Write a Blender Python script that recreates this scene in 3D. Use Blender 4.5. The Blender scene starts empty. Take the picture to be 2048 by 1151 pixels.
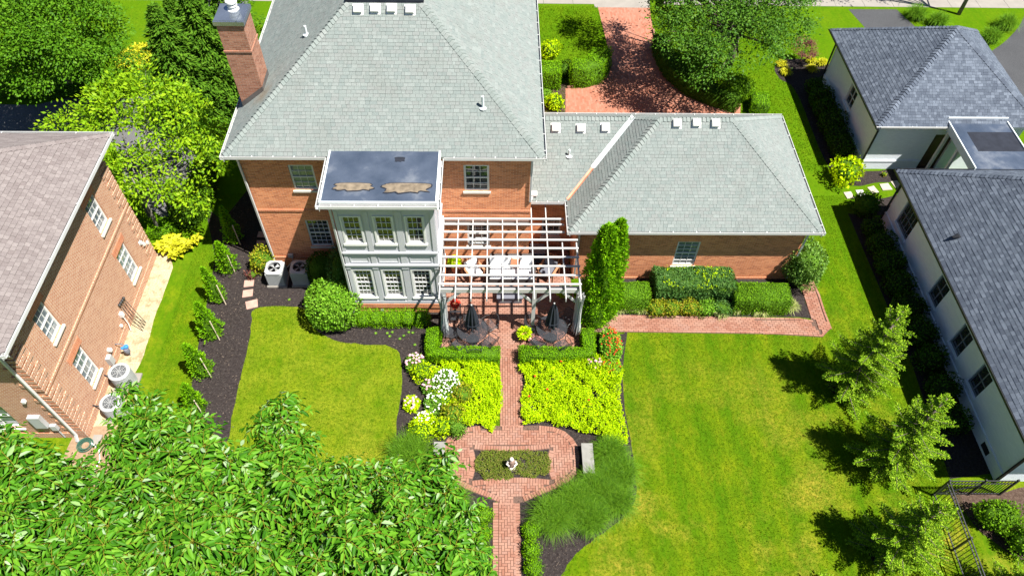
import bpy, math, random
import numpy as np
from mathutils import Vector, Matrix

random.seed(7)
rng = np.random.default_rng(11)
SC = bpy.context.scene
COL = SC.collection

# ------------------------------------------------------------------ camera
CAM_H, FPX = 24.0, 1465.8          # height in metres, focal length for a 2048 px wide frame
PITCH, YAW, ROLL = 0.91178, 0.0339, -0.02818
def _rows():
    cp, sp = math.cos(PITCH), math.sin(PITCH)
    f = np.array([math.sin(YAW)*cp, math.cos(YAW)*cp, -sp])
    r = np.array([math.cos(YAW), -math.sin(YAW), 0.0]); d = np.cross(f, r)
    c, s = math.cos(ROLL), math.sin(ROLL)
    return np.array([c*r+s*d, -s*r+c*d, f])
MR = _rows()
def g(u, v, z=0.0):
    """survey: the photo's point (u, v) on the level plane at height z"""
    d = MR.T @ np.array([(u-1024)/FPX, (v-575.5)/FPX, 1.0])
    t = (z-CAM_H)/d[2]
    return (d[0]*t, d[1]*t, z)
def gp(pts, z=0.0):
    return [g(u, v, z)[:2] for u, v in pts]
cam = bpy.data.cameras.new('camera'); camo = bpy.data.objects.new('camera', cam); COL.objects.link(camo)
cam.sensor_width = 36.0; cam.lens = FPX/2048*36; cam.clip_end = 3000; cam.clip_start = 0.1
R4 = Matrix(((MR[0][0], -MR[1][0], -MR[2][0], 0), (MR[0][1], -MR[1][1], -MR[2][1], 0), (MR[0][2], -MR[1][2], -MR[2][2], CAM_H), (0, 0, 0, 1)))
camo.matrix_world = R4
SC.camera = camo
# ------------------------------------------------------------------ sky, sun, exposure
SUN_TO = Vector((1.88, -1.0, 4.0)).normalized()
w = bpy.data.worlds.new('World'); SC.world = w; w.use_nodes = True
sky = w.node_tree.nodes.new('ShaderNodeTexSky'); sky.sky_type = 'NISHITA'; sky.sun_disc = False
sky.sun_elevation = math.asin(SUN_TO.z); sky.sun_rotation = math.atan2(SUN_TO.x, SUN_TO.y)
sky.air_density = 0.7; sky.dust_density = 0.15; sky.ozone_density = 3.0
bg = w.node_tree.nodes['Background']; bg.inputs[1].default_value = 0.05
w.node_tree.links.new(sky.outputs[0], bg.inputs[0])
sl = bpy.data.lights.new('sun', 'SUN'); sl.energy = 5.0; sl.angle = math.radians(0.53); sl.color = (1.0, 0.955, 0.88)
so = bpy.data.objects.new('sun', sl); COL.objects.link(so); so.rotation_euler = (-SUN_TO).to_track_quat('-Z', 'Y').to_euler(); so.location = (20, -10, 50)
SC.view_settings.view_transform = 'Standard'; SC.view_settings.look = 'None'
SC.view_settings.exposure = 1.42; SC.view_settings.gamma = 1.0
SC.render.engine = 'CYCLES'
SC.cycles.max_bounces = 6; SC.cycles.diffuse_bounces = 3; SC.cycles.transparent_max_bounces = 12; SC.cycles.transmission_bounces = 4
SC.cycles.use_denoising = True

# ------------------------------------------------------------------ helpers
def tag(o, label=None, cat=None, group=None, kind=None):
    if label: o['label'] = label
    if cat: o['category'] = cat
    if group: o['group'] = group
    if kind: o['kind'] = kind
    return o
def link(o, parent=None):
    COL.objects.link(o)
    if parent is not None:
        o.parent = parent
        o.matrix_parent_inverse = BASE[parent.name].inverted()
    BASE[o.name] = Matrix.Translation(o.location)
    return o
BASE = {}
def empty(name, loc=(0, 0, 0), parent=None, **k):
    o = bpy.data.objects.new(name, None); o.empty_display_size = 0.2; o.location = loc
    link(o, parent)
    return tag(o, **k)
class MB:
    def __init__(s): s.v = []; s.f = []; s.m = []
    def add(s, vs, fs, m=0):
        n = len(s.v); s.v.extend([tuple(p) for p in vs]); s.f.extend([tuple(i+n for i in q) for q in fs]); s.m.extend([m]*len(fs)); return s
    def box(s, x0, x1, y0, y1, z0, z1, m=0):
        if x0 > x1: x0, x1 = x1, x0
        if y0 > y1: y0, y1 = y1, y0
        if z0 > z1: z0, z1 = z1, z0
        return s.add([(x0,y0,z0),(x1,y0,z0),(x1,y1,z0),(x0,y1,z0),(x0,y0,z1),(x1,y0,z1),(x1,y1,z1),(x0,y1,z1)],
              [(3,2,1,0),(4,5,6,7),(0,1,5,4),(1,2,6,5),(2,3,7,6),(3,0,4,7)], m)
    def wbox(s, W, u0, u1, z0, z1, d0, d1, m=0):
        a = W(u0, z0, d0); b = W(u1, z1, d1)
        return s.box(a[0], b[0], a[1], b[1], a[2], b[2], m)
    def bar(s, a, b, w, h, up=(0, 0, 1), m=0):
        a = Vector(a); b = Vector(b); d = (b-a).normalized(); up = Vector(up)
        sx = d.cross(up)
        if sx.length < 1e-4: sx = d.cross(Vector((1, 0, 0)))
        sx.normalize(); uz = sx.cross(d).normalized(); sx *= w/2; uz *= h/2
        vs = [a-sx-uz, a+sx-uz, a+sx+uz, a-sx+uz, b-sx-uz, b+sx-uz, b+sx+uz, b-sx+uz]
        return s.add(vs, [(0,1,2,3),(7,6,5,4),(4,5,1,0),(5,6,2,1),(6,7,3,2),(7,4,0,3)], m)
    def tube(s, pts, rad, n=6, m=0, cap=True):
        pts = [Vector(p) for p in pts]
        rs = rad if isinstance(rad, (list, tuple)) else [rad]*len(pts)
        rings = []; t0 = None
        for i, p in enumerate(pts):
            d = (pts[min(i+1, len(pts)-1)]-pts[max(i-1, 0)])
            d = d.normalized() if d.length > 1e-9 else Vector((0, 0, 1))
            if t0 is None:
                t0 = d.orthogonal().normalized()
            t0 = (t0-d*t0.dot(d))
            t0 = t0.normalized() if t0.length > 1e-6 else d.orthogonal().normalized()
            bn = d.cross(t0)
            rings.append([p+(t0*math.cos(2*math.pi*k/n)+bn*math.sin(2*math.pi*k/n))*rs[i] for k in range(n)])
        vs = [q for r in rings for q in r]; fs = []
        for i in range(len(pts)-1):
            for k in range(n):
                fs.append((i*n+k, i*n+(k+1) % n, (i+1)*n+(k+1) % n, (i+1)*n+k))
        if cap: fs.append(tuple(range(n-1, -1, -1))); fs.append(tuple((len(pts)-1)*n+k for k in range(n)))
        return s.add(vs, fs, m)
    def prism(s, poly, z0, z1, m=0):
        n = len(poly)
        vs = [(p[0], p[1], z0) for p in poly]+[(p[0], p[1], z1) for p in poly]
        return s.add(vs, [tuple(range(n-1, -1, -1)), tuple(range(n, 2*n))]+[(i, (i+1) % n, n+(i+1) % n, n+i) for i in range(n)], m)
    def lathe(s, prof, c=(0, 0, 0), n=16, m=0):
        vs = []; fs = []
        for r, z in prof:
            for k in range(n):
                a = 2*math.pi*k/n; vs.append((c[0]+r*math.cos(a), c[1]+r*math.sin(a), c[2]+z))
        for i in range(len(prof)-1):
            for k in range(n): fs.append((i*n+k, i*n+(k+1) % n, (i+1)*n+(k+1) % n, (i+1)*n+k))
        fs.append(tuple(range(n-1, -1, -1))); fs.append(tuple((len(prof)-1)*n+k for k in range(n)))
        return s.add(vs, fs, m)
    def quad(s, a, b, c, d, m=0): return s.add([a, b, c, d], [(0, 1, 2, 3)], m)
    def build(s, name, mats, parent=None, smooth=False, **k):
        if not isinstance(mats, (list, tuple)): mats = [mats]
        v = np.array(s.v, dtype=float)
        org = np.array([(v[:, 0].min()+v[:, 0].max())/2, (v[:, 1].min()+v[:, 1].max())/2, v[:, 2].min()])
        me = bpy.data.meshes.new(name); me.from_pydata((v-org).tolist(), [], s.f)
        for mm in mats: me.materials.append(mm)
        if len(mats) > 1: me.polygons.foreach_set('material_index', s.m)
        if smooth: me.polygons.foreach_set('use_smooth', [True]*len(s.f))
        me.update()
        o = bpy.data.objects.new(name, me); o.location = org
        link(o, parent)
        return tag(o, **k)
def np_mesh(name, V, Q, mats, parent=None, mi=None, smooth=False, **k):
    """V (n,3), Q (m,3|4) -> mesh object, origin at its base"""
    V = np.asarray(V, dtype=np.float64); Q = np.asarray(Q, dtype=np.int32)
    org = np.array([V[:, 0].mean(), V[:, 1].mean(), V[:, 2].min()])
    me = bpy.data.meshes.new(name)
    me.vertices.add(len(V)); me.vertices.foreach_set('co', (V-org).astype(np.float32).ravel())
    q = Q.shape[1]
    me.loops.add(Q.size); me.loops.foreach_set('vertex_index', Q.ravel())
    me.polygons.add(len(Q)); me.polygons.foreach_set('loop_start', np.arange(0, Q.size, q, dtype=np.int32))
    if not isinstance(mats, (list, tuple)): mats = [mats]
    for mm in mats: me.materials.append(mm)
    if mi is not None: me.polygons.foreach_set('material_index', np.asarray(mi, dtype=np.int32))
    if smooth: me.polygons.foreach_set('use_smooth', np.ones(len(Q), dtype=bool))
    me.update(calc_edges=True); me.validate()
    o = bpy.data.objects.new(name, me); o.location = org
    link(o, parent)
    return tag(o, **k)
def dup(root, loc, rotz=0.0, label=None, scale=1.0):
    def cp(o, par):
        c = o.copy(); COL.objects.link(c)
        if par is not None: c.parent = par; c.matrix_parent_inverse = o.matrix_parent_inverse.copy()
        for ch in o.children: cp(ch, c)
        return c
    r = cp(root, None); r.location = loc; r.rotation_euler = (0, 0, rotz); r.scale = (scale,)*3
    if label: r['label'] = label
    return r

# ------------------------------------------------------------------ materials
class NT:
    def __init__(s, name):
        s.m = bpy.data.materials.new(name); s.m.use_nodes = True; s.t = s.m.node_tree; s.b = s.t.nodes['Principled BSDF']; s.out = s.t.nodes['Material Output']
    def n(s, typ, **k):
        x = s.t.nodes.new(typ)
        for a, b in k.items():
            if a in x.inputs: x.inputs[a].default_value = b
            else: setattr(x, a, b)
        return x
    def l(s, a, b): s.t.links.new(a, b)
    def pos(s): return s.n('ShaderNodeNewGeometry').outputs['Position']
    def obj(s): return s.n('ShaderNodeTexCoord').outputs['Object']
    def noise(s, scale, vec=None, detail=4, rough=0.55):
        x = s.n('ShaderNodeTexNoise'); x.inputs['Scale'].default_value = scale; x.inputs['Detail'].default_value = detail; x.inputs['Roughness'].default_value = rough
        s.l(vec if vec is not None else s.pos(), x.inputs['Vector']); return x.outputs['Fac']
    def ramp(s, fac, stops, interp='LINEAR'):
        r = s.n('ShaderNodeValToRGB'); r.color_ramp.interpolation = interp; e = r.color_ramp.elements
        while len(e) < len(stops): e.new(0.5)
        for i, (p, c) in enumerate(stops):
            e[i].position = p; e[i].color = (c[0], c[1], c[2], 1) if not isinstance(c, (int, float)) else (c, c, c, 1)
        s.l(fac, r.inputs[0]); return r.outputs[0]
    def mix(s, fac, a, b, mode='MIX'):
        x = s.n('ShaderNodeMix'); x.data_type = 'RGBA'; x.blend_type = mode
        for i, q in ((0, fac), (6, a), (7, b)):
            if isinstance(q, (int, float)): x.inputs[i].default_value = q
            elif isinstance(q, tuple): x.inputs[i].default_value = (q[0], q[1], q[2], 1)
            else: s.l(q, x.inputs[i])
        return x.outputs[2]
    def math(s, op, a, b=0.0, c=None):
        x = s.n('ShaderNodeMath'); x.operation = op
        for i, q in enumerate((a, b, c)):
            if q is None: continue
            if isinstance(q, (int, float)): x.inputs[i].default_value = q
            else: s.l(q, x.inputs[i])
        return x.outputs[0]
    def bump(s, h, strength=0.5, dist=0.02, nrm=None):
        x = s.n('ShaderNodeBump'); x.inputs['Strength'].default_value = strength; x.inputs['Distance'].default_value = dist
        s.l(h, x.inputs['Height'])
        if nrm is not None: s.l(nrm, x.inputs['Normal'])
        return x.outputs[0]
    def fin(s, col, rough=0.8, spec=0.3, nrm=None, metal=0.0):
        if isinstance(col, tuple): s.b.inputs['Base Color'].default_value = (*col, 1)
        else: s.l(col, s.b.inputs['Base Color'])
        if isinstance(rough, (int, float)): s.b.inputs['Roughness'].default_value = rough
        else: s.l(rough, s.b.inputs['Roughness'])
        s.b.inputs['Specular IOR Level'].default_value = spec; s.b.inputs['Metallic'].default_value = metal
        if nrm is not None: s.l(nrm, s.b.inputs['Normal'])
        return s.m
    def rnd(s):
        """a random number for each loose piece of a mesh and each object"""
        a = s.n('ShaderNodeNewGeometry').outputs['Random Per Island']; b = s.n('ShaderNodeObjectInfo').outputs['Random']
        return s.math('FRACT', s.math('ADD', a, b))
def plain(name, c, rough=0.6, spec=0.4, var=0.12, scale=3.0, metal=0.0, bump=0.0):
    t = NT(name); n = t.noise(scale, detail=6)
    a = tuple(x*(1-var) for x in c); b = tuple(min(1, x*(1+var)) for x in c)
    col = t.ramp(n, [(0.3, a), (0.7, b)])
    nr = t.bump(t.noise(scale*9), bump, 0.01) if bump else None
    return t.fin(col, rough, spec, nr, metal)
def leafy(name, cols, trans=0.3, gloss=0.08, patch=0.0, patch_scale=0.8):
    """leaf: one colour per leaf out of cols, light passing through"""
    t = NT(name); r = t.rnd(); k = len(cols)
    col = t.ramp(r, [(i/(k-1), c) for i, c in enumerate(cols)])
    if patch:
        nn = t.noise(patch_scale, detail=3); col = t.mix(t.ramp(nn, [(0.35, 0.0), (0.7, patch)]), col, tuple(x*1.0 for x in cols[-1]))
    d = t.n('ShaderNodeBsdfDiffuse'); t.l(col, d.inputs[0])
    tr = t.n('ShaderNodeBsdfTranslucent'); hs = t.n('ShaderNodeHueSaturation'); hs.inputs['Hue'].default_value = 0.485; hs.inputs['Value'].default_value = 1.25; t.l(col, hs.inputs['Color']); t.l(hs.outputs[0], tr.inputs[0])
    gl = t.n('ShaderNodeBsdfGlossy'); gl.inputs['Roughness'].default_value = 0.5; gl.inputs[0].default_value = (0.9, 0.95, 0.9, 1)
    m1 = t.n('ShaderNodeMixShader'); m1.inputs[0].default_value = trans; t.l(d.outputs[0], m1.inputs[1]); t.l(tr.outputs[0], m1.inputs[2])
    m2 = t.n('ShaderNodeMixShader'); m2.inputs[0].default_value = gloss*.07; t.l(m1.outputs[0], m2.inputs[1]); t.l(gl.outputs[0], m2.inputs[2])
    t.l(m2.outputs[0], t.out.inputs[0]); return t.m
def brickwall(name, cols, mortar, bw=0.203, bh=0.0677, ms=0.011, rough=0.85, bump=0.9, var=0.25):
    t = NT(name); geo = t.n('ShaderNodeNewGeometry'); sp = t.n('ShaderNodeSeparateXYZ'); t.l(geo.outputs['Position'], sp.inputs[0])
    sn = t.n('ShaderNodeSeparateXYZ'); t.l(geo.outputs['True Normal'], sn.inputs[0])
    side = t.math('GREATER_THAN', t.math('ABSOLUTE', sn.outputs[0]), 0.6)
    top = t.math('GREATER_THAN', t.math('ABSOLUTE', sn.outputs[2]), 0.6)
    mx = t.n('ShaderNodeMix'); mx.data_type = 'FLOAT'; t.l(side, mx.inputs[0]); t.l(sp.outputs[0], mx.inputs[2]); t.l(sp.outputs[1], mx.inputs[3])
    mz = t.n('ShaderNodeMix'); mz.data_type = 'FLOAT'; t.l(top, mz.inputs[0]); t.l(sp.outputs[2], mz.inputs[2]); t.l(sp.outputs[1], mz.inputs[3])
    cb = t.n('ShaderNodeCombineXYZ'); t.l(mx.outputs[0], cb.inputs[0]); t.l(mz.outputs[0], cb.inputs[1])
    b = t.n('ShaderNodeTexBrick'); t.l(cb.outputs[0], b.inputs['Vector'])
    b.inputs['Scale'].default_value = 1; b.inputs['Brick Width'].default_value = bw; b.inputs['Row Height'].default_value = bh
    b.inputs['Mortar Size'].default_value = ms/2; b.inputs['Mortar Smooth'].default_value = 0.15; b.inputs['Bias'].default_value = 0.0
    b.inputs['Color1'].default_value = (0, 0, 0, 1); b.inputs['Color2'].default_value = (1, 1, 1, 1); b.inputs['Mortar'].default_value = (0.5, 0.5, 0.5, 1)
    col = t.ramp(b.outputs['Color'], [(i/(len(cols)-1), c) for i, c in enumerate(cols)])
    n1 = t.noise(1.3, detail=5); col = t.mix(t.ramp(n1, [(0.35, 0.0), (0.75, var)]), col, cols[0], 'MIX')
    n2 = t.noise(60, detail=2); col = t.mix(t.ramp(n2, [(0.3, 0.25), (0.6, 0.0)]), col, tuple(x*0.6 for x in cols[0]))
    col = t.mix(b.outputs['Fac'], col, mortar)
    inv = t.math('SUBTRACT', 1.0, b.outputs['Fac']); hgt = t.math('ADD', inv, t.math('MULTIPLY', t.noise(90, detail=2), 0.35))
    return t.fin(col, rough, 0.2, t.bump(hgt, bump, 0.012))

M = {}
M['brick'] = brickwall('house_brick', [(0.434, 0.142, 0.063), (0.627, 0.223, 0.094), (0.731, 0.291, 0.131)], (0.697, 0.461, 0.309))
M['brick_pale'] = brickwall('pale_brick', [(0.344, 0.139, 0.070), (0.410, 0.189, 0.098), (0.451, 0.238, 0.139)], (0.541, 0.459, 0.369), ms=0.016)
M['brick_chim'] = brickwall('chimney_brick', [(0.238, 0.101, 0.061), (0.329, 0.148, 0.092), (0.385, 0.189, 0.123)], (0.408, 0.295, 0.233))
M['brick_band'] = brickwall('soldier_brick', [(0.431, 0.143, 0.068), (0.546, 0.200, 0.095)], (0.575, 0.386, 0.272), bw=0.07, bh=0.21)
M['white_brick'] = brickwall('painted_brick', [(.66, .71, .77), (.69, .74, .80), (.72, .77, .82)], (.64, .69, .75), bump=0.55, var=0.1)
def shingle_mat(name, cols, rough=0.9, streak=None, stain=None):
    t = NT(name); r = t.rnd(); k = len(cols)
    col = t.ramp(r, [(i/(k-1), c) for i, c in enumerate(cols)])
    n = t.noise(0.5, detail=4); col = t.mix(t.ramp(n, [(0.4, 0.0), (0.75, 0.35)]), col, cols[0])
    if streak:
        n3 = t.noise(0.9, detail=5); col = t.mix(t.ramp(n3, [(0.52, 0.0), (0.72, 0.4)]), col, streak)
    if stain:
        vm = t.n('ShaderNodeVectorMath'); vm.operation = 'DISTANCE'; t.l(t.pos(), vm.inputs[0]); vm.inputs[1].default_value = stain[0]
        dd = t.math('ADD', vm.outputs['Value'], t.math('MULTIPLY', t.noise(3.0, detail=5), 0.7)); col = t.mix(t.ramp(dd, [(0.35, 0.7), (0.95, 0.0)]), col, stain[1])
    n2 = t.noise(70, detail=3); col = t.mix(0.35, col, t.ramp(n2, [(0.3, 0.0), (0.7, 1.0)]), 'SOFT_LIGHT')
    return t.fin(col, rough, 0.15, t.bump(t.noise(120, detail=2), 0.4, 0.005))
M['shingle'] = shingle_mat('grey_green_shingle', [(0.142, 0.166, 0.160), (0.157, 0.180, 0.172), (0.169, 0.191, 0.182), (0.160, 0.173, 0.167), (0.184, 0.207, 0.198)], streak=(0.132, 0.141, 0.131), stain=((-8.35, 21.6, 7.2), (0.157, 0.107, 0.061)))
M['shingle_cap'] = shingle_mat('hip_cap_shingle', [(0.148, 0.174, 0.165), (0.172, 0.196, 0.186), (0.190, 0.207, 0.198)])
M['shingle_dark'] = shingle_mat('charcoal_shingle', [(0.055, 0.067, 0.090), (0.070, 0.085, 0.111), (0.087, 0.104, 0.133), (0.116, 0.137, 0.172)])
M['shingle_brown'] = shingle_mat('brown_shingle', [(.135, .115, .112), (.150, .130, .127), (.165, .144, .140), (.185, .163, .158)])
M['underlay'] = plain('roof_underlay', (.05, .055, .055), 0.9)
M['white_trim'] = plain('white_trim', (0.577, 0.577, 0.555), 0.45, 0.4, 0.04)
M['gutter'] = plain('gutter_white', (0.446, 0.453, 0.446), 0.4, 0.5, 0.06)
M['sage'] = plain('sage_grey_paint', (0.420, 0.426, 0.450), 0.5, 0.35, 0.05, 1.2)
M['dark_trim'] = plain('black_trim', (.016, .017, .02), 0.45, 0.4, 0.1)
M['iron'] = plain('black_iron', (.02, .022, .025), 0.4, 0.5, 0.15)
M['sill'] = plain('stone_sill', (0.525, 0.495, 0.435), 0.7, 0.3, 0.08)
M['metal_cap'] = plain('chimney_cap_metal', (0.336, 0.376, 0.440), 0.22, 0.6, 0.1, 2.0, metal=0.85)
M['flashing'] = plain('lead_flashing', (.10, .09, .085), 0.5, 0.4, 0.2)
M['copper'] = plain('copper_valley', (.45, .20, .12), 0.5, 0.4, 0.2, 4)
M['valley'] = plain('valley_metal', (.55, .60, .61), 0.45, 0.4, 0.08)
M['concrete'] = plain('concrete', (0.217, 0.200, 0.178), 0.85, 0.2, 0.1, 1.5, bump=0.15)
M['stone_bench'] = plain('bench_stone', (0.189, 0.186, 0.169), 0.8, 0.2, 0.12, 6, bump=0.2)
M['bark'] = plain('bark', (.16, .13, .105), 0.95, 0.1, 0.35, 9, bump=0.8)
M['bark_grey'] = plain('grey_bark', (.15, .14, .12), 0.95, 0.1, 0.3, 9, bump=0.8)
M['wood'] = plain('stake_wood', (.50, .42, .31), 0.8, 0.2, 0.2, 14)
M['ac_metal'] = plain('condenser_metal', (0.328, 0.339, 0.339), 0.5, 0.4, 0.08)
M['ac_dark'] = plain('condenser_dark', (.05, .055, .06), 0.6, 0.3, 0.2)
M['cloth'] = plain('umbrella_cloth', (.018, .022, .03), 0.75, 0.25, 0.3)
M['curtain'] = plain('curtain_cloth', (.33, .36, .36), 0.8, 0.2, 0.25, 9)
M['cushion'] = plain('white_cushion', (.78, .79, .80), 0.85, 0.15, 0.04)
M['terracotta'] = plain('terracotta', (.42, .17, .09), 0.8, 0.25, 0.15)
M['wicker'] = plain('dark_wicker', (.06, .055, .055), 0.8, 0.2, 0.3, 30, bump=0.5)
M['grey_box'] = plain('slate_paint', (.12, .125, .15), 0.6, 0.3, 0.1)
def glass(name, c):
    t = NT(name); n = t.noise(1.4, detail=2)
    m = t.fin(t.ramp(n, [(0.35, tuple(x*0.5 for x in c)), (0.7, c)]), 0.04, 0.9); t.b.inputs['IOR'].default_value = 1.6
    t.l(t.bump(t.noise(2.5, detail=1), 0.06, 0.05), t.b.inputs['Normal']); return m
M['glass'] = glass('window_glass', (.035, .042, .04))
M['glass_blue'] = glass('window_glass_blind', (.16, .20, .22))
def membrane():
    t = NT('roof_membrane'); n = t.noise(0.9, detail=5); n2 = t.noise(2.2, detail=4)
    col = t.ramp(n, [(0.3, (.03, .042, .065)), (0.55, (.055, .07, .10)), (0.75, (.15, .165, .19))])
    return t.fin(col, t.ramp(n2, [(0.3, 0.12), (0.7, 0.36)]), 0.7, t.bump(t.noise(14), 0.1, 0.01))
M['membrane'] = membrane()
M['puddle'] = plain('brown_silt', (.15, .12, .085), 0.55, 0.3, 0.35, 5)
M['deck_dark'] = plain('dark_roof_deck', (.018, .021, .03), 0.85, 0.15, 0.2)
def screen():
    t = NT('wire_mesh'); p = t.obj(); sp = t.n('ShaderNodeSeparateXYZ'); t.l(p, sp.inputs[0])
    a = t.math('SINE', t.math('MULTIPLY', sp.outputs[0], 400.0)); b = t.math('SINE', t.math('MULTIPLY', sp.outputs[1], 400.0))
    k = t.math('MAXIMUM', a, b); h = t.math('GREATER_THAN', k, 0.35)
    t.fin((.03, .033, .04), 0.45, 0.5)
    tr = t.n('ShaderNodeBsdfTransparent'); mx = t.n('ShaderNodeMixShader'); t.l(h, mx.inputs[0]); t.l(tr.outputs[0], mx.inputs[1]); t.l(t.b.outputs[0], mx.inputs[2])
    t.l(mx.outputs[0], t.out.inputs[0]); return t.m
M['screen'] = screen()
def lawn_mat(name, blade):
    t = NT(name); p = t.pos()
    big = t.noise(0.22, p, 4, 0.6); mid = t.noise(0.9, p, 5, 0.65); fine = t.noise(7.0, p, 5, 0.7); vf = t.noise(38, p, 3, 0.7)
    col = t.ramp(mid, [(0.30, (.036, .108, .002)), (0.5, (.078, .148, .003)), (0.70, (.142, .190, .005))])
    sp = t.n('ShaderNodeSeparateXYZ'); t.l(p, sp.inputs[0])
    # mown stripes of the open lawn right of the path
    st = t.math('SINE', t.math('ADD', t.math('MULTIPLY', t.math('ADD', sp.outputs[0], t.math('MULTIPLY', sp.outputs[1], 0.06)), 5.2), t.math('MULTIPLY', big, 6.0)))
    st = t.math('MULTIPLY', t.math('ADD', st, 1.0), 0.5)
    zone = t.math('MULTIPLY', t.math('GREATER_THAN', sp.outputs[0], 4.0), t.math('LESS_THAN', sp.outputs[1], 17.0))
    col = t.mix(t.math('MULTIPLY', t.math('MULTIPLY', st, zone), 0.60), col, (.045, .115, .003))
    col = t.mix(t.math('MULTIPLY', t.math('MULTIPLY', t.math('SUBTRACT', 1.0, st), zone), 0.32), col, (.145, .175, .006))
    mpn = t.n('ShaderNodeMapping'); mpn.inputs['Scale'].default_value = (3.6, 1.1, 1.0); t.l(p, mpn.inputs[0]); strk = t.noise(1.0, mpn.outputs[0], 7, 0.72)
    col = t.mix(t.ramp(strk, [(0.50, 0.0), (0.68, 0.65)]), col, (.155, .165, .008)); col = t.mix(t.ramp(strk, [(0.30, 0.7), (0.47, 0.0)]), col, (.040, .100, .003))
    dry = t.math('MULTIPLY', t.ramp(t.noise(0.33, p, 6, 0.62), [(0.49, 0.0), (0.67, 1.0)]), t.ramp(fine, [(0.30, 0.25), (0.65, 0.9)]))
    south = t.math('MINIMUM', 1.0, t.math('MAXIMUM', 0.12, t.math('MULTIPLY', t.math('SUBTRACT', 17.5, sp.outputs[1]), 0.11)))
    col = t.mix(t.math('MULTIPLY', dry, south), col, (.33, .245, .034))
    west = t.math('MULTIPLY', t.math('MULTIPLY', t.math('LESS_THAN', sp.outputs[0], -1.5), t.math('GREATER_THAN', sp.outputs[0], -10.4)), t.math('LESS_THAN', sp.outputs[1], 18.0))
    col = t.mix(t.math('MULTIPLY', west, t.ramp(t.noise(1.1, p, 5, 0.65), [(0.35, 0.1), (0.65, 0.75)])), col, (.19, .215, .014))
    north = t.math('MINIMUM', 0.65, t.math('MAXIMUM', 0.0, t.math('MULTIPLY', t.math('SUBTRACT', sp.outputs[1], 17.5), 0.16)))
    col = t.mix(north, col, (.060, .140, .003))
    col = t.mix(t.ramp(fine, [(0.32, 0.75), (0.55, 0.0)]), col, (.045, .095, .003))
    col = t.mix(t.ramp(vf, [(0.35, 0.6), (0.55, 0.0)]), col, (.045, .090, .003))
    if blade:
        col = t.mix(0.45, col, t.ramp(t.rnd(), [(0.0, (.036, .10, .002)), (0.5, (.10, .185, .003)), (1.0, (.20, .265, .006))]))
        d = t.n('ShaderNodeBsdfDiffuse'); t.l(col, d.inputs[0]); tr = t.n('ShaderNodeBsdfTranslucent'); t.l(col, tr.inputs[0])
        m1 = t.n('ShaderNodeMixShader'); m1.inputs[0].default_value = 0.35; t.l(d.outputs[0], m1.inputs[1]); t.l(tr.outputs[0], m1.inputs[2]); t.l(m1.outputs[0], t.out.inputs[0]); return t.m
    return t.fin(col, 1.0, 0.0, t.bump(t.math('ADD', vf, t.math('MULTIPLY', fine, 0.6)), 0.7, 0.03))
M['lawn'] = lawn_mat('lawn_grass', False); M['blade'] = lawn_mat('grass_blades', True)
def mulch(name, a, b, c, s=11, blot=None):
    t = NT(name); n = t.noise(s, detail=6, rough=0.75); n2 = t.noise(0.8, detail=4)
    col = t.ramp(n, [(0.3, a), (0.52, b), (0.72, c)]); col = t.mix(t.ramp(n2, [(0.4, 0.0), (0.75, 0.4)]), col, tuple(x*1.35 for x in b))
    if blot: col = t.mix(t.ramp(t.noise(2.6, detail=7, rough=0.7), [(0.48, 0.0), (0.62, 0.85)]), col, blot)
    return t.fin(col, 0.95, 0.08, t.bump(n, 0.9, 0.04))
M['mulch'] = mulch('dark_mulch', (0.011, 0.008, 0.008), (0.028, 0.023, 0.022), (0.056, 0.048, 0.044))
M['mulch_brown'] = mulch('brown_mulch', (0.025, 0.015, 0.011), (0.065, 0.043, 0.033), (0.135, 0.100, 0.080))
M['gravel'] = mulch('pale_gravel', (0.242, 0.190, 0.112), (0.370, 0.307, 0.203), (0.472, 0.412, 0.292), 14, (.20, .165, .09))
M['soil'] = mulch('bare_soil', (0.156, 0.096, 0.060), (0.240, 0.162, 0.102), (0.312, 0.228, 0.156), 5)
M['asphalt'] = mulch('asphalt', (0.036, 0.037, 0.040), (0.060, 0.062, 0.066), (0.080, 0.080, 0.086), 40)
M['asphalt_old'] = mulch('worn_asphalt', (0.078, 0.078, 0.081), (0.114, 0.114, 0.117), (0.150, 0.150, 0.150), 40)
def paver(name, cols):
    t = NT(name); col = t.ramp(t.rnd(), [(i/(len(cols)-1), c) for i, c in enumerate(cols)])
    n = t.noise(0.8, detail=5); col = t.mix(t.ramp(n, [(0.45, 0.0), (0.75, 0.4)]), col, (.34, .25, .205))
    n2 = t.noise(45, detail=4); col = t.mix(t.ramp(n2, [(0.3, 0.35), (0.6, 0.0)]), col, tuple(x*0.65 for x in cols[0]))
    return t.fin(col, 0.85, 0.2, t.bump(n2, 0.35, 0.006))
M['paver'] = paver('clay_paver', [(0.207, 0.090, 0.060), (0.230, 0.107, 0.074), (0.253, 0.123, 0.085), (0.271, 0.138, 0.096), (0.241, 0.129, 0.098)])
M['joint'] = mulch('joint_sand', (.07, .042, .032), (.11, .07, .055), (.15, .10, .08), 18)
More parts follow.
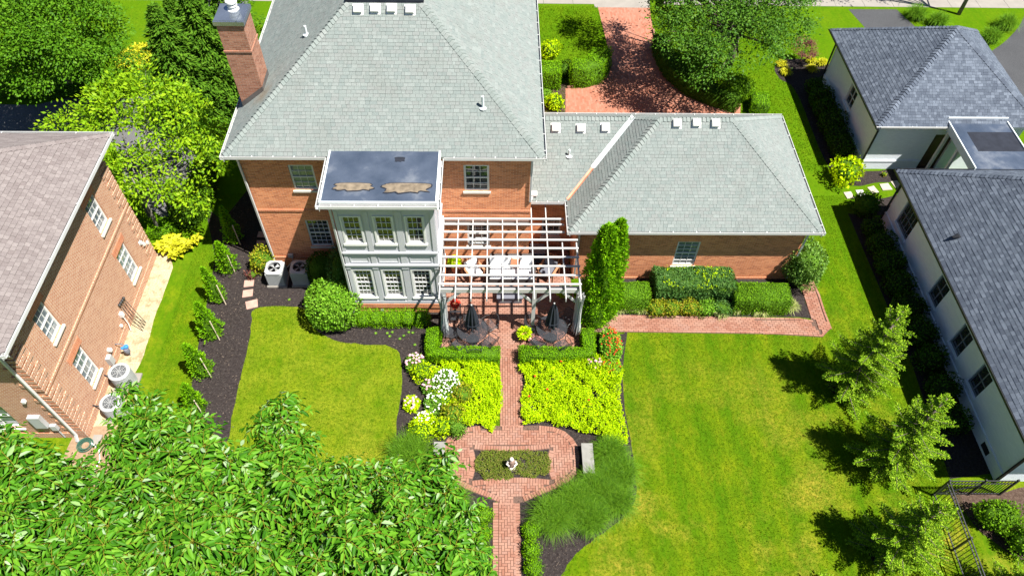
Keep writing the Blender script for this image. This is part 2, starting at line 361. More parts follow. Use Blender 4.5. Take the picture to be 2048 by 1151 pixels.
def drive():
    t = NT('brick_drive'); p = t.pos(); mp = t.n('ShaderNodeMapping'); mp.inputs['Rotation'].default_value[2] = math.pi/2; t.l(p, mp.inputs[0])
    b = t.n('ShaderNodeTexBrick'); t.l(mp.outputs[0], b.inputs['Vector']); b.inputs['Scale'].default_value = 1; b.inputs['Brick Width'].default_value = 0.21; b.inputs['Row Height'].default_value = 0.105
    b.inputs['Mortar Size'].default_value = 0.005; b.inputs['Color1'].default_value = (0, 0, 0, 1); b.inputs['Color2'].default_value = (1, 1, 1, 1)
    col = t.ramp(b.outputs['Color'], [(0, (.24, .085, .05)), (0.5, (.29, .115, .072)), (1, (.32, .145, .10))])
    n = t.noise(0.6, detail=5); col = t.mix(t.ramp(n, [(0.4, 0.0), (0.75, 0.45)]), col, (.31, .155, .11))
    col = t.mix(b.outputs['Fac'], col, (.22, .105, .075))
    return t.fin(col, 0.85, 0.2, t.bump(t.math('SUBTRACT', 1.0, b.outputs['Fac']), 0.25, 0.01))
M['drive'] = drive()
# ================================================================== the setting: ground sheets
def sheet(name, poly, z, mat, **k):
    """a flat ground sheet with a slightly uneven outline"""
    mb = MB(); n = len(poly)
    mb.add([(p[0], p[1], z) for p in poly], [tuple(range(n))])
    o = mb.build(name, mat, **k)
    if o.data.polygons[0].normal.z < 0: o.data.flip_normals()
    o['kind'] = 'structure'
    return o
def smooth_poly(pts, n=5, wob=0.0):
    """Catmull-Rom through the points (closed), with a little wobble"""
    out = []; m = len(pts)
    for i in range(m):
        p0, p1, p2, p3 = [np.array(pts[(i+k-1) % m], float) for k in range(4)]
        for j in range(n):
            t = j/n
            q = 0.5*((2*p1)+(-p0+p2)*t+(2*p0-5*p1+4*p2-p3)*t*t+(-p0+3*p1-3*p2+p3)*t**3)
            out.append((q[0]+random.uniform(-wob, wob), q[1]+random.uniform(-wob, wob)))
    return out
def inside(P, poly):
    """vectorised point-in-polygon; P (n,2)"""
    P = np.asarray(P, float); x, y = P[:, 0], P[:, 1]; c = np.zeros(len(P), bool); n = len(poly)
    for i in range(n):
        x0, y0 = poly[i]; x1, y1 = poly[(i+1) % n]
        if y0 == y1: continue
        cond = ((y0 > y) != (y1 > y)) & (x < (x1-x0)*(y-y0)/(y1-y0)+x0)
        c ^= cond
    return c
S = 400.0
sheet('lawn', [(-S, -S), (S, -S), (S, S), (-S, S)], 0.0, M['lawn'])

mulch_left = [(-9.1, 27.0), (-10.6, 26.5)]+gp([(446, 440), (431, 520), (417, 590), (402, 660), (390, 740), (376, 810), (370, 880), (376, 960),
   (450, 890), (466, 820), (482, 755), (497, 690), (503, 645), (510, 617), (570, 612), (612, 620), (630, 655), (668, 679), (722, 688), (772, 690), (798, 706), (804, 745), (800, 805), (792, 860), (795, 940), (860, 1010), (930, 1060), (925, 1180), (992, 1190)]) + [(-0.45, 12.0), (-0.45, 15.4), (-2.2, 17.4), (-8.0, 19.9), (-9.0, 20.0)]
ml = mulch_left[:2]+smooth_poly(mulch_left[2:-5], 4, 0.025)[:-4]+mulch_left[-5:]
sheet('mulch_bed', ml, 0.004, M['mulch'])
mulch_right = gp([(1040, 690), (1248, 668), (1246, 740), (1250, 820), (1264, 890), (1268, 935), (1272, 990), (1245, 1036), (1192, 1074), (1152, 1108), (1122, 1150), (1100, 1195), (1040, 1195)])
mr = smooth_poly(mulch_right[1:-1], 4, 0.025)[:-4]
sheet('mulch_bed', [mulch_right[0]]+mr+[mulch_right[-1]], 0.005, M['mulch'])
gbed = gp([(1160, 552), (1590, 556), (1606, 590), (1613, 612), (1624, 637), (1598, 634), (1200, 630), (1160, 648)])
sheet('mulch_bed', gbed, 0.004, M['mulch'])
sheet('mulch_bed', [(17.4, 10.4), (17.4, 22.6), (15.95, 22.9), (16.0, 20.0), (16.1, 15.0), (15.8, 10.2)], 0.004, M['mulch'])
wbed = smooth_poly(gp([(1549, 138), (1560, 122), (1590, 118), (1650, 126), (1668, 150), (1660, 240), (1712, 335), (1798, 338), (1800, 361), (1750, 366), (1712, 372), (1682, 360), (1655, 330), (1628, 270), (1605, 210), (1583, 172), (1560, 158)]), 4, 0.02)
sheet('mulch_bed', wbed, 0.006, M['mulch'])
sheet('mulch_bed', smooth_poly(gp([(1712, 405), (1770, 396), (1812, 384), (1800, 410), (1760, 430), (1715, 425)]), 3, 0.02), 0.006, M['mulch'])
sheet('mulch_bed', smooth_poly(gp([(1900, 985), (1990, 985), (2080, 985), (2120, 1180), (2040, 1120), (1990, 1085), (1960, 1060), (1935, 1030)]), 4, 0.03), 0.005, M['mulch_brown'])
# mulch rings under the spruces
for (u, v, r) in ((1690, 770, .62), (1768, 925, .55), (1770, 1105, .60)):
    c = g(u, v); sheet('mulch_ring', [(c[0]+r*math.cos(a)*random.uniform(.85, 1.15), c[1]+r*math.sin(a)*random.uniform(.85, 1.15)) for a in np.linspace(0, 2*math.pi, 22)[:-1]], 0.004, M['mulch'])
# neighbour's pale gravel strip and bare soil by the hose
sheet('gravel_strip', [(-14.5, 20.4)]+smooth_poly(gp([(328, 505), (344, 535), (330, 580), (308, 640), (293, 690), (272, 745), (256, 790), (243, 860), (240, 900)]), 3, 0.04)[:-3]+[(-14.5, 11.2)], 0.004, M['gravel'])
sheet('bare_soil', smooth_poly(gp([(150, 868), (215, 850), (262, 868), (262, 960), (235, 1040), (150, 1040), (120, 950)]), 3, 0.04), 0.007, M['soil'])
# paved ways
sheet('asphalt_drive', [(-40, 30.5)]+gp([(70, 210), (200, 180), (300, 120), (390, 40), (440, -40), (520, -60), (455, 120), (430, 210), (415, 300), (395, 400), (330, 440), (255, 380), (215, 262)])+[(-40, 27.2)], 0.004, M['asphalt_old'])
drive_poly = gp([(1194, 8), (1202, 40), (1212, 80), (1222, 120), (1212, 145), (1195, 160), (1170, 171), (1131, 177), (1131, 240), (1480, 240), (1481, 213), (1440, 204), (1400, 190), (1364, 168), (1334, 138), (1316, 104), (1306, 60), (1298, 8)])
sheet('brick_driveway', drive_poly, 0.006, M['drive'])
SWY = 39.85
sheet('driveway_apron', [(g(1190, 18)[0], SWY-.35), (g(1300, 18)[0], SWY-.35), (g(1310, 0)[0], SWY+3.2), (g(1180, 0)[0], SWY+3.2)], 0.010, M['concrete'])
sheet('street', [(-S, 46), (S, 46), (S, 54), (-S, 54)], 0.004, M['asphalt_old'])
# sidewalk: one slab after another
sw = empty('sidewalk', (0, SWY, 0), kind='structure')
x = -34.0
while x < 60:
    if not (g(1190, 18)[0]-.2 < x < g(1300, 18)[0]+.1):
        MB().box(x+.008, x+1.742, SWY, SWY+1.6, -0.02, 0.012+random.uniform(0, .004)).build('slab', M['concrete'], sw)
    x += 1.75
a1 = gp([(1697, 19), (1793, 19), (1880, 100), (1770, 100)]); sheet('asphalt_path', a1, 0.004, M['asphalt'])
a2 = smooth_poly(gp([(2052, 6), (2048, 33), (2031, 62), (1996, 94), (1962, 107)]), 4)[:-4]+gp([(1938, 108), (1990, 185), (2100, 330), (2500, 330), (2400, 6)])
sheet('asphalt_drive', a2, 0.005, M['asphalt'])

# ------------------------------------------------------------------ brick paving, brick by brick
def piece_mesh(L, W, H, bev=0.008):
    mb = MB(); l, w = L/2, W/2; b = bev
    mb.add([(-l, -w, 0), (l, -w, 0), (l, w, 0), (-l, w, 0), (-l, -w, H-b), (l, -w, H-b), (l, w, H-b), (-l, w, H-b), (-l+b, -w+b, H), (l-b, -w+b, H), (l-b, w-b, H), (-l+b, w-b, H)],
           [(0, 1, 5, 4), (1, 2, 6, 5), (2, 3, 7, 6), (3, 0, 4, 7), (4, 5, 9, 8), (5, 6, 10, 9), (6, 7, 11, 10), (7, 4, 8, 11), (8, 9, 10, 11)])
    return mb
def lay(parent, bricks, z, mat, limit=300, H=0.035):
    """bricks: (x, y, angle, length, width); the nearest are objects of their own, the others one part"""
    cam_p = np.array([0, 0, CAM_H])
    def vis(b):
        d = math.dist((b[0], b[1], 0), cam_p); return d
    bricks = sorted(bricks, key=vis)
    meshes = {}
    for b in bricks[:limit]:
        key = (round(b[3], 2), round(b[4], 2))
        if key not in meshes:
            mb = piece_mesh(b[3], b[4], H); me = bpy.data.meshes.new('brick'); me.from_pydata(mb.v, [], mb.f); me.materials.append(mat); meshes[key] = me
        o = bpy.data.objects.new('brick', meshes[key]); o.location = (b[0], b[1], z+random.uniform(-.004, .003)); o.rotation_euler = (random.uniform(-.012, .012), random.uniform(-.012, .012), b[2]+random.uniform(-.015, .015))
        link(o, parent)
    rest = MB()
    for b in bricks[limit:]:
        pm = piece_mesh(b[3], b[4], H); c, s_ = math.cos(b[2]), math.sin(b[2]); dz = z+random.uniform(-.004, .003)
        rest.add([(b[0]+c*p[0]-s_*p[1], b[1]+s_*p[0]+c*p[1], p[2]+dz) for p in pm.v], pm.f)
    if rest.v: rest.build('bricks', mat, parent, kind='stuff')
BL, BW, GAP = 0.185, 0.088, 0.008
def trim(out, poly, holes, c):
    """keep whole bricks inside the outline, cut ones to halves along its edge"""
    def ok(P):
        k = inside(P, poly)
        for h in holes: k &= ~inside(P, h)
        return k
    A = np.array([(b[0]-math.cos(b[2])*c*.5, b[1]-math.sin(b[2])*c*.5) for b in out]); B = np.array([(b[0]+math.cos(b[2])*c*.5, b[1]+math.sin(b[2])*c*.5) for b in out]); ka, kb = ok(A), ok(B); res = []
    for i, b in enumerate(out):
        if ka[i] and kb[i]: res.append(b)
        elif ka[i]: res.append((A[i][0], A[i][1], b[2], c-GAP, c-GAP))
        elif kb[i]: res.append((B[i][0], B[i][1], b[2], c-GAP, c-GAP))
    return res
def herringbone(poly, c=0.095, org=(0, 0), holes=()):
    xs = [p[0] for p in poly]; ys = [p[1] for p in poly]; out = []
    i0, i1 = int((min(xs)-org[0])/c)-2, int((max(xs)-org[0])/c)+2; j0, j1 = int((min(ys)-org[1])/c)-2, int((max(ys)-org[1])/c)+2
    for i in range(i0, i1):
        for j in range(j0, j1):
            d = (i-j) % 4
            if d == 0: out.append((org[0]+(i+1)*c, org[1]+(j+.5)*c, 0.0, 2*c-GAP, c-GAP))
            elif d == 3: out.append((org[0]+(i+.5)*c, org[1]+(j+1)*c, math.pi/2, 2*c-GAP, c-GAP))
    return trim(out, poly, holes, c)
def running(poly, ang, c=0.095, org=(0, 0), holes=()):
    xs = [p[0] for p in poly]; ys = [p[1] for p in poly]; out = []; R_ = max(max(xs)-min(xs), max(ys)-min(ys))*1.5
    cx, cy = (min(xs)+max(xs))/2, (min(ys)+max(ys))/2; ca, sa = math.cos(ang), math.sin(ang)
    for r in range(int(-R_/2/c), int(R_/2/c)+1):
        for q in range(int(-R_/2/(2*c)), int(R_/2/(2*c))+1):
            lx = q*2*c+(c if r % 2 else 0); ly = r*c
            out.append((cx+ca*lx-sa*ly, cy+sa*lx+ca*ly, ang, 2*c-GAP, c-GAP))
    return trim(out, poly, holes, c)
def border(line, across=True, inset=0.0, closed=False):
    """a course of bricks along a polyline, set crosswise (soldier) or lengthwise"""
    pts = [np.array(p, float) for p in line]
    if closed: pts.append(pts[0])
    step = BW+GAP if across else BL+GAP; out = []; carry = step/2
    for a, b in zip(pts[:-1], pts[1:]):
        L = np.linalg.norm(b-a); 
        if L < 1e-6: continue
        d = (b-a)/L; nrm = np.array([-d[1], d[0]]); ang = math.atan2(d[1], d[0]); t = carry
        while t < L:
            p = a+d*t+nrm*inset; out.append((p[0], p[1], ang+(math.pi/2 if across else 0), BL, BW)); t += step
        carry = t-L
    return out
PX0, PX1 = -0.44, 0.44                                   # the garden path's two edges
path = empty('brick_path', (0, 10, 0), kind='structure')
ctr = [(g(985, 850)[0]+.12), g(1000, 850)[1]]
R_side = gp([(1047, 851), (1078, 850), (1108, 853), (1130, 862), (1146, 876), (1156, 892), (1160, 915), (1157, 945), (1140, 962), (1110, 978), (1080, 990), (1047, 1004)])
XC = g(1021, 925)[0]
L_side = [(2*XC-x, y) for x, y in R_side][::-1]
plaza = R_side+L_side
bed_in = []
bc = gp([(948, 899), (1098, 898), (1101, 958), (945, 960)])
def bow(a, b, k, n=6):
    a = np.array(a); b = np.array(b); d = b-a; nr = np.array([-d[1], d[0]])/np.linalg.norm(d)
    return [tuple(a+d*t/n+nr*k*4*(t/n)*(1-t/n)) for t in range(n)]
bed_in = bow(bc[0], bc[1], -0.09)+bow(bc[1], bc[2], -0.10)+bow(bc[2], bc[3], -0.10)+bow(bc[3], bc[0], -0.10)
XA, XB = g(1000, 760)[0], g(1045, 760)[0]
XA2, XB2 = g(986, 1130)[0]-.02, g(1041, 1130)[0]+.02
ytop, ymid, ybot = 15.25, R_side[0][1], R_side[-1][1]
up = [(XA, ymid), (XB, ymid), (XB, ytop), (XA, ytop)]; low = [(XA2, 2.0), (XB2, 2.0), (XB2, ybot), (XA2, ybot)]
MBs = MB()
MBs.add([(p[0], p[1], .008) for p in plaza], [tuple(range(len(plaza)))]).add([(p[0], p[1], .009) for p in up], [(0, 1, 2, 3)]).add([(p[0], p[1], .009) for p in low], [(0, 1, 2, 3)])
MBs.build('joint_bed', M['joint'], path)
bk = []
up_in = [(XA+.2, ymid-.05), (XB-.2, ymid-.05), (XB-.2, ytop), (XA+.2, ytop)]
bk += running([(XA+.02, ymid), (XB-.02, ymid), (XB-.02, ytop), (XA+.02, ytop)], math.pi/2)
low_in = [(XA2+.19, 2.0), (XB2-.19, 2.0), (XB2-.19, ybot-.05), (XA2+.19, ybot-.05)]
bk += herringbone(low_in, org=(XA2+.2, 0))
bk += border([(XA2, ybot), (XA2, 2.0)], inset=.10)+border([(XB2, 2.0), (XB2, ybot)], inset=.10)
def shrink(poly, k):
    n = len(poly); out = []
    ar = sum(poly[i][0]*poly[(i+1) % n][1]-poly[(i+1) % n][0]*poly[i][1] for i in range(n)); sg = 1 if ar > 0 else -1
    for i in range(n):
        a, b, c = np.array(poly[i-1]), np.array(poly[i]), np.array(poly[(i+1) % n]); d = (c-a)/np.linalg.norm(c-a); out.append(tuple(b+sg*k*np.array([-d[1], d[0]])))
    return out
# the plaza: soldier course round the outside, soldier course round the planting bed, herringbone between
in_outer = shrink(plaza, 0.215)
hole = shrink(bed_in, -0.22)
join_b = [(XA2+.2, ybot-.06), (XB2-.2, ybot-.06), (XB2-.2, ybot+.45), (XA2+.2, ybot+.45)]; join_t = [(XA+.05, ymid-.45), (XB-.05, ymid-.45), (XB-.05, ymid+.02), (XA+.05, ymid+.02)]
hb = herringbone(in_outer, org=(0, 0.03), holes=[hole]); seen_b = {(round(b[0], 3), round(b[1], 3)) for b in hb}
for jn in (join_b, join_t): hb += [b for b in herringbone(jn, org=(0, 0.03)) if (round(b[0], 3), round(b[1], 3)) not in seen_b]
bk += hb
def course(line, side):                                   # soldier course offset to one side of a line
    return border(line, inset=side)
bk += course(R_side[1:], -.11)+course(L_side[:-1], -.11)
bk += course(bed_in+[bed_in[0]], .12 if sum(bed_in[i][0]*bed_in[(i+1) % len(bed_in)][1]-bed_in[(i+1) % len(bed_in)][0]*bed_in[i][1] for i in range(len(bed_in))) < 0 else -.12)
lay(path, bk, 0.008, M['paver'], 300)
sheet('planting_bed', bed_in, 0.014, M['mulch'])
# patio under and before the pergola
patio = empty('brick_patio', (0.5, 17.5, 0), kind='structure')
pp = [(-2.15, 15.15), (3.35, 15.15), (3.35, 16.0), (3.1, 19.0), (3.1, 20.66), (1.31, 20.66), (1.31, 19.79), (-2.15, 19.79)]
MB().add([(p[0], p[1], .010) for p in pp], [tuple(range(len(pp)))]).build('joint_bed', M['joint'], patio)
lay(patio, running([(p[0], p[1]) for p in shrink(pp, .03)], 0.0), 0.009, M['paver'], 300)
# walkway along the garage wing
walk = empty('brick_walkway', (8, 16, 0), kind='structure')
wk = gp([(1158, 628), (1205, 629), (1598, 636), (1622, 640), (1612, 608), (1604, 584), (1600, 566), (1626, 560), (1640, 590), (1650, 622), (1663, 655), (1645, 674), (1540, 668), (1400, 666), (1240, 664), (1158, 664)])
sheetm = MB(); sheetm.add([(p[0], p[1], .010) for p in wk], [tuple(range(len(wk)))]); sheetm.build('joint_bed', M['joint'], walk)
wtop, wbot = wk[:3], wk[11:]
main_w = [wk[0], wk[1], wk[2], wk[3], wk[11], wk[12], wk[13], wk[14], wk[15]]
bkw = []
arm = [wk[3], wk[4], wk[5], wk[6], wk[7], wk[8], wk[9], wk[10], wk[11]]
bkw += running(shrink([wk[0], wk[2], wk[3], wk[11], wk[15]], .12), 0.0)+running(shrink([wk[3], wk[4], wk[5], wk[6], wk[7], wk[8], wk[9], wk[10], wk[11]], .12), 0.0, org=(0.05, 0))
bkw += border([wk[0], wk[1], wk[2], wk[3], wk[4], wk[5], wk[6]], across=False, inset=-.06)+border(wk[7:], across=False, inset=-.06)
lay(walk, bkw, 0.010, M['paver'], 300)
# driveway kerb of bricks on edge
kb = empty('driveway_kerb', (6, 27, 0), kind='structure')
dl = smooth_poly(drive_poly, 6)
left_k = gp([(1222, 120), (1212, 145), (1195, 160), (1170, 171), (1131, 177)]); right_k = gp([(1481, 213), (1440, 204), (1400, 190), (1364, 168), (1334, 138), (1316, 104), (1306, 60)])
lay(kb, border(left_k, across=False)+border(right_k, across=False), 0.008, M['paver'], 300, H=0.12)
# stepping stones, each lying in the mulch or the grass
def flag(u, v, w_, d_, ang, mat, label, grp):
    c = g(u, v); mb = MB(); pts = []
    for sx, sy in ((-1, -1), (1, -1), (1, 1), (-1, 1)):
        x_, y_ = sx*w_/2*random.uniform(.9, 1.05), sy*d_/2*random.uniform(.9, 1.05); pts.append((c[0]+math.cos(ang)*x_-math.sin(ang)*y_, c[1]+math.sin(ang)*x_+math.cos(ang)*y_))
    mb.prism(pts, -0.02, 0.035); mb.build('stepping_stone', mat, label=label, cat='stepping stone', group=grp)
M['flag_pink'] = plain('pink_flagstone', (.36, .22, .18), 0.85, 0.2, 0.15, 5, bump=.2); M['flag_tan'] = plain('tan_flagstone', (.34, .30, .25), 0.85, 0.2, 0.2, 4, bump=.2); M['flag_grey'] = plain('grey_flagstone', (.40, .41, .40), 0.85, 0.2, 0.2, 4, bump=.2)
gs = 'pink stepping stones in the mulch beside the house'
flag(498, 567, .40, .36, .12, M['flag_pink'], 'pink square stepping stone nearest the rusty flowering bush', gs)
flag(496, 587, .42, .36, .18, M['flag_pink'], 'pink square stepping stone in the middle of the three sunlit ones', gs)
flag(504, 609, .46, .40, .3, M['flag_pink'], 'pink square stepping stone closest to the left lawn corner', gs)
flag(525, 469, .40, .34, .0, M['flag_pink'], 'shaded pink stepping stone farther back beside the house wall', gs)
flag(523, 487, .40, .34, .05, M['flag_pink'], 'shaded pink stepping stone nearer the house corner downpipe', gs)
gs = 'flagstones leading to the white house'
for (u, v, a, mt, lb) in ((1698, 391, .15, 'flag_tan', 'tan flagstone farthest left in the grass by the white house'), (1721, 387, .1, 'flag_grey', 'grey flagstone second from the left in the grass by the white house'),
     (1746, 380, .3, 'flag_tan', 'cream flagstone in the middle of the row by the white house'), (1771, 374, .12, 'flag_tan', 'broad tan flagstone fourth along the row by the white house'), (1792, 369, .2, 'flag_tan', 'flagstone at the row end beneath the charcoal roof corner')):
    flag(u, v, .36 if u != 1771 else .46, .42, a, M[mt], lb, gs)
# ================================================================== building helpers
def Wy(c): return lambda u, z, d: (u, c-d, z)            # wall facing -y (towards the garden)
def Wxp(c): return lambda u, z, d: (c+d, u, z)           # wall facing +x
def Wxm(c): return lambda u, z, d: (c-d, u, z)           # wall facing -x
def wall_face(mb, W, u0, u1, z0, z1, ops=(), depth=0.10, m=0):
    us = sorted({u0, u1, *[o[0] for o in ops], *[o[1] for o in ops]}); zs = sorted({z0, z1, *[o[2] for o in ops], *[o[3] for o in ops]})
    for a, b in zip(us[:-1], us[1:]):
        for c, d in zip(zs[:-1], zs[1:]):
            if any(o[0] <= a+1e-6 and b <= o[1]+1e-6 and o[2] <= c+1e-6 and d <= o[3]+1e-6 for o in ops): continue
            mb.quad(W(a, c, 0), W(b, c, 0), W(b, d, 0), W(a, d, 0), m)
    for o in ops:
        a, b, c, d = o
        mb.quad(W(a, c, 0), W(b, c, 0), W(b, c, -depth), W(a, c, -depth), m); mb.quad(W(a, d, 0), W(b, d, 0), W(b, d, -depth), W(a, d, -depth), m)
        mb.quad(W(a, c, 0), W(a, d, 0), W(a, d, -depth), W(a, c, -depth), m); mb.quad(W(b, c, 0), W(b, d, 0), W(b, d, -depth), W(b, c, -depth), m)
def window(parent, W, u0, u1, z0, z1, cols, rows, frame, glassm, sill=None, casing=0.0, depth=0.09, fw=0.05, name='window', sash=True, sillw=0.06, sillh=0.08):
    """sash window set back in its opening: frame, bars, one pane of glass per light, sill"""
    mb = MB()
    for a, b, c, d in ((u0, u1, z1-fw, z1), (u0, u1, z0, z0+fw), (u0, u0+fw, z0+fw, z1-fw), (u1-fw, u1, z0+fw, z1-fw)): mb.wbox(W, a, b, c, d, -depth+.002, -depth+.055)
    if casing:
        for a, b, c, d in ((u0-casing, u1+casing, z1, z1+casing), (u0-casing, u0, z0, z1), (u1, u1+casing, z0, z1)): mb.wbox(W, a, b, c, d, 0.002, 0.03)
    win = mb.build(name, frame, parent)
    iu0, iu1, iz0, iz1 = u0+fw, u1-fw, z0+fw, z1-fw; bars = MB(); bw = .017 if cols > 2 else .035
    for k in range(1, cols):
        x_ = iu0+(iu1-iu0)*k/cols; bars.wbox(W, x_-bw/2, x_+bw/2, iz0, iz1, -depth+.008, -depth+.034)
    for k in range(1, rows):
        z_ = iz0+(iz1-iz0)*k/rows; h = .05 if (sash and rows % 2 == 0 and k == rows//2) else bw; bars.wbox(W, iu0, iu1, z_-h/2, z_+h/2, -depth+.010, -depth+(.050 if h > .04 else .036))
    bars.build('glazing_bars', frame, win)
    pw, ph = (iu1-iu0)/cols, (iz1-iz0)/rows; me = None
    for i in range(cols):
        for j in range(rows):
            a, b = iu0+i*pw, iz0+j*ph
            if me is None:
                pm = MB(); pm.wbox(W, a, a+pw, b, b+ph, -depth+.003, -depth+.007); o = pm.build('pane', glassm, win); me = o.data; off = Vector(o.location)-Vector(W(a, b, 0))
            else:
                o = bpy.data.objects.new('pane', me); o.location = Vector(W(a, b, 0))+off; link(o, win)
    if sill is not None:
        sm = MB(); e = casing+.04 if casing else .05
        sm.wbox(W, u0-e, u1+e, z0-sillh, z0-.002, -depth*.9, sillw); sm.build('sill', sill, win)
    return win
def frame2d(poly):
    p = [Vector(q) for q in poly]; u = (p[1]-p[0]).normalized(); n = u.cross(p[2]-p[0]).normalized()
    if n.z < 0: n = -n
    v = n.cross(u)
    if v.z < 0: v = -v
    return p[0], u, v, n
def interval(P2, v):
    xs = []
    for (a, b) in zip(P2, P2[1:]+P2[:1]):
        if (a[1] <= v) != (b[1] <= v): xs.append(a[0]+(b[0]-a[0])*(v-a[1])/(b[1]-a[1]))
    return (min(xs), max(xs)) if len(xs) >= 2 else None
def roof_tabs(poly, expo=0.128, tab=(0.11, 0.27), lift=0.012, over=0.03):
    """shingles of one roof plane; poly starts with the eave edge"""
    o, u, v, n = frame2d(poly); P2 = [((Vector(q)-o).dot(u), (Vector(q)-o).dot(v)) for q in poly]
    vmax = max(p[1] for p in P2); vmin = min(p[1] for p in P2); out = []; k = 0; rows = max(1, round((vmax-vmin)/expo)); e = (vmax-vmin)/rows
    for r in range(rows):
        v0, v1 = vmin+r*e, vmin+(r+1)*e; i0 = interval(P2, v0+1e-4); i1 = interval(P2, v1-1e-4)
        if not i0 or not i1: continue
        a, b = min(i0[0], i1[0]), max(i0[1], i1[1]); x = a-random.uniform(0, .2)
        while x < b-1e-3:
            x2 = x+random.uniform(*tab)
            def cl(t, it): return min(max(t, it[0]), it[1])
            q = [(cl(x, i0), v0-(over if r == 0 else 0)), (cl(x2-.006, i0), v0-(over if r == 0 else 0)), (cl(x2-.006, i1), v1+.01), (cl(x, i1), v1+.01)]
            x = x2
            if q[1][0]-q[0][0] < .004 and q[2][0]-q[3][0] < .004: continue
            h = lift*random.uniform(.7, 1.5)
            A = [o+u*q[i][0]+v*q[i][1]+n*(h if i < 2 else .003) for i in range(4)]; B = [o+u*q[i][0]+v*q[i][1]-n*.002 for i in range(2)]
            out.append(([*A, *B], [(0, 1, 2, 3), (4, 5, 1, 0), (4, 0, 3), (5, 2, 1)]))
    return out
def cap_tabs(a, b, slope, half=0.15, expo=0.15, hip=True, lift=0.045):
    a = Vector(a); b = Vector(b); d = (b-a); L = d.length; d.normalize(); w_ = Vector((d.y, -d.x, 0)).normalized(); drop = slope*half/(math.sqrt(2) if hip else 1)
    out = []; n = max(1, int(L/expo))
    for i in range(n):
        p, q = a+d*(L*i/n), a+d*(L*(i+1)/n+.02); h = lift*random.uniform(.9, 1.25)
        up = Vector((0, 0, 1)); lo = 0.012
        vs = [p-w_*half+up*(h-drop), p+up*h, p+w_*half+up*(h-drop), q-w_*half+up*(lo-drop), q+up*lo, q+w_*half+up*(lo-drop)]
        vs += [p-w_*half-up*drop, p-up*.01, p+w_*half-up*drop]
        out.append((vs, [(0, 1, 4, 3), (1, 2, 5, 4), (6, 7, 1, 0), (7, 8, 2, 1)]))
    return out
def put_tabs(roof, tabs, mat, quota, name='shingle', mass='shingles'):
    tabs = sorted(tabs, key=lambda t: (t[0][0]-Vector((0, 0, CAM_H))).length)
    def seen(t):
        p = t[0][0]; c = MR @ np.array([p.x, p.y, p.z-CAM_H]); x = c[0]/c[2]*FPX+1024; y = c[1]/c[2]*FPX+575; return -20 < x < 2070 and -20 < y < 1170
    near = [t for t in tabs if seen(t)][:quota]; ids = {id(t) for t in near}
    for t in near: MB().add(t[0], t[1]).build(name, mat, roof)
    rest = MB()
    for t in tabs:
        if id(t) not in ids: rest.add(t[0], t[1])
    if rest.v: rest.build(mass, mat, roof, kind='stuff')
def plane_mesh(mb, poly, drop=0.0):
    mb.add([(p[0], p[1], p[2]-drop) for p in poly], [tuple(range(len(poly)))])
def gutter(parent, a, b, out, mat=None, hang=0.9, h=0.11, wd=0.09):
    """open gutter from a to b (its inner top edge), out = outward direction, with hangers"""
    mat = mat or M['gutter']; a = Vector(a); b = Vector(b); o = Vector(out); d = (b-a).normalized(); mb = MB(); up = Vector((0, 0, 1))
    def slab(p0, p1, o0, o1, z0, z1):
        vs = [p0+o*o0+up*z0, p1+o*o0+up*z0, p1+o*o1+up*z0, p0+o*o1+up*z0, p0+o*o0+up*z1, p1+o*o0+up*z1, p1+o*o1+up*z1, p0+o*o1+up*z1]
        mb.add(vs, [(3, 2, 1, 0), (4, 5, 6, 7), (0, 1, 5, 4), (1, 2, 6, 5), (2, 3, 7, 6), (3, 0, 4, 7)])
    slab(a, b, 0, wd, -h, -h+.012); slab(a, b, wd, wd+.02, -h, .012); slab(a, b, -.012, 0, -h-.1, -.01)
    L = (b-a).length; n = max(2, int(L/hang))
    for i in range(n+1):
        p = a+d*(L*(i+.5)/(n+1)); slab(p-d*.015, p+d*.015, 0.002, wd-.002, -.012, .004)
    return mb.build('gutter', mat, parent)
def pipe(parent, pts, w_=0.07, mat=None, name='downpipe'):
    mb = MB()
    for p, q in zip(pts[:-1], pts[1:]): mb.bar(p, q, w_, w_*.8, up=(0.3, 1, 0.01))
    return mb.build(name, mat or M['gutter'], parent)
def box_vent(parent, p, mat, n):
    """square attic vent with a hood on a flange; p on the roof, n = the slope's frame"""
    o, u, v, nn = n; p = Vector(p); mb = MB()
    def P(a, b, c): return p+u*a+v*b+nn*c
    mb.add([P(-.19, -.20, .02), P(.19, -.20, .02), P(.19, .19, .02), P(-.19, .19, .02), P(-.19, -.20, .004), P(.19, -.20, .004)], [(0, 1, 2, 3), (4, 5, 1, 0)])
    a, h = .145, .15
    vs = [P(-a, -a, .02), P(a, -a, .02), P(a, a, .02), P(-a, a, .02), P(-a, -a, h), P(a, -a, h), P(a, a, h*.8), P(-a, a, h*.8), P(-a*.75, -a*.75, h*1.18), P(a*.75, -a*.75, h*1.18), P(a*.75, a*.75, h), P(-a*.75, a*.75, h)]
    mb.add(vs, [(0, 1, 5, 4), (1, 2, 6, 5), (2, 3, 7, 6), (3, 0, 4, 7), (4, 5, 9, 8), (5, 6, 10, 9), (6, 7, 11, 10), (7, 4, 8, 11), (8, 9, 10, 11)])
    return mb.build('roof_vent', mat, parent)

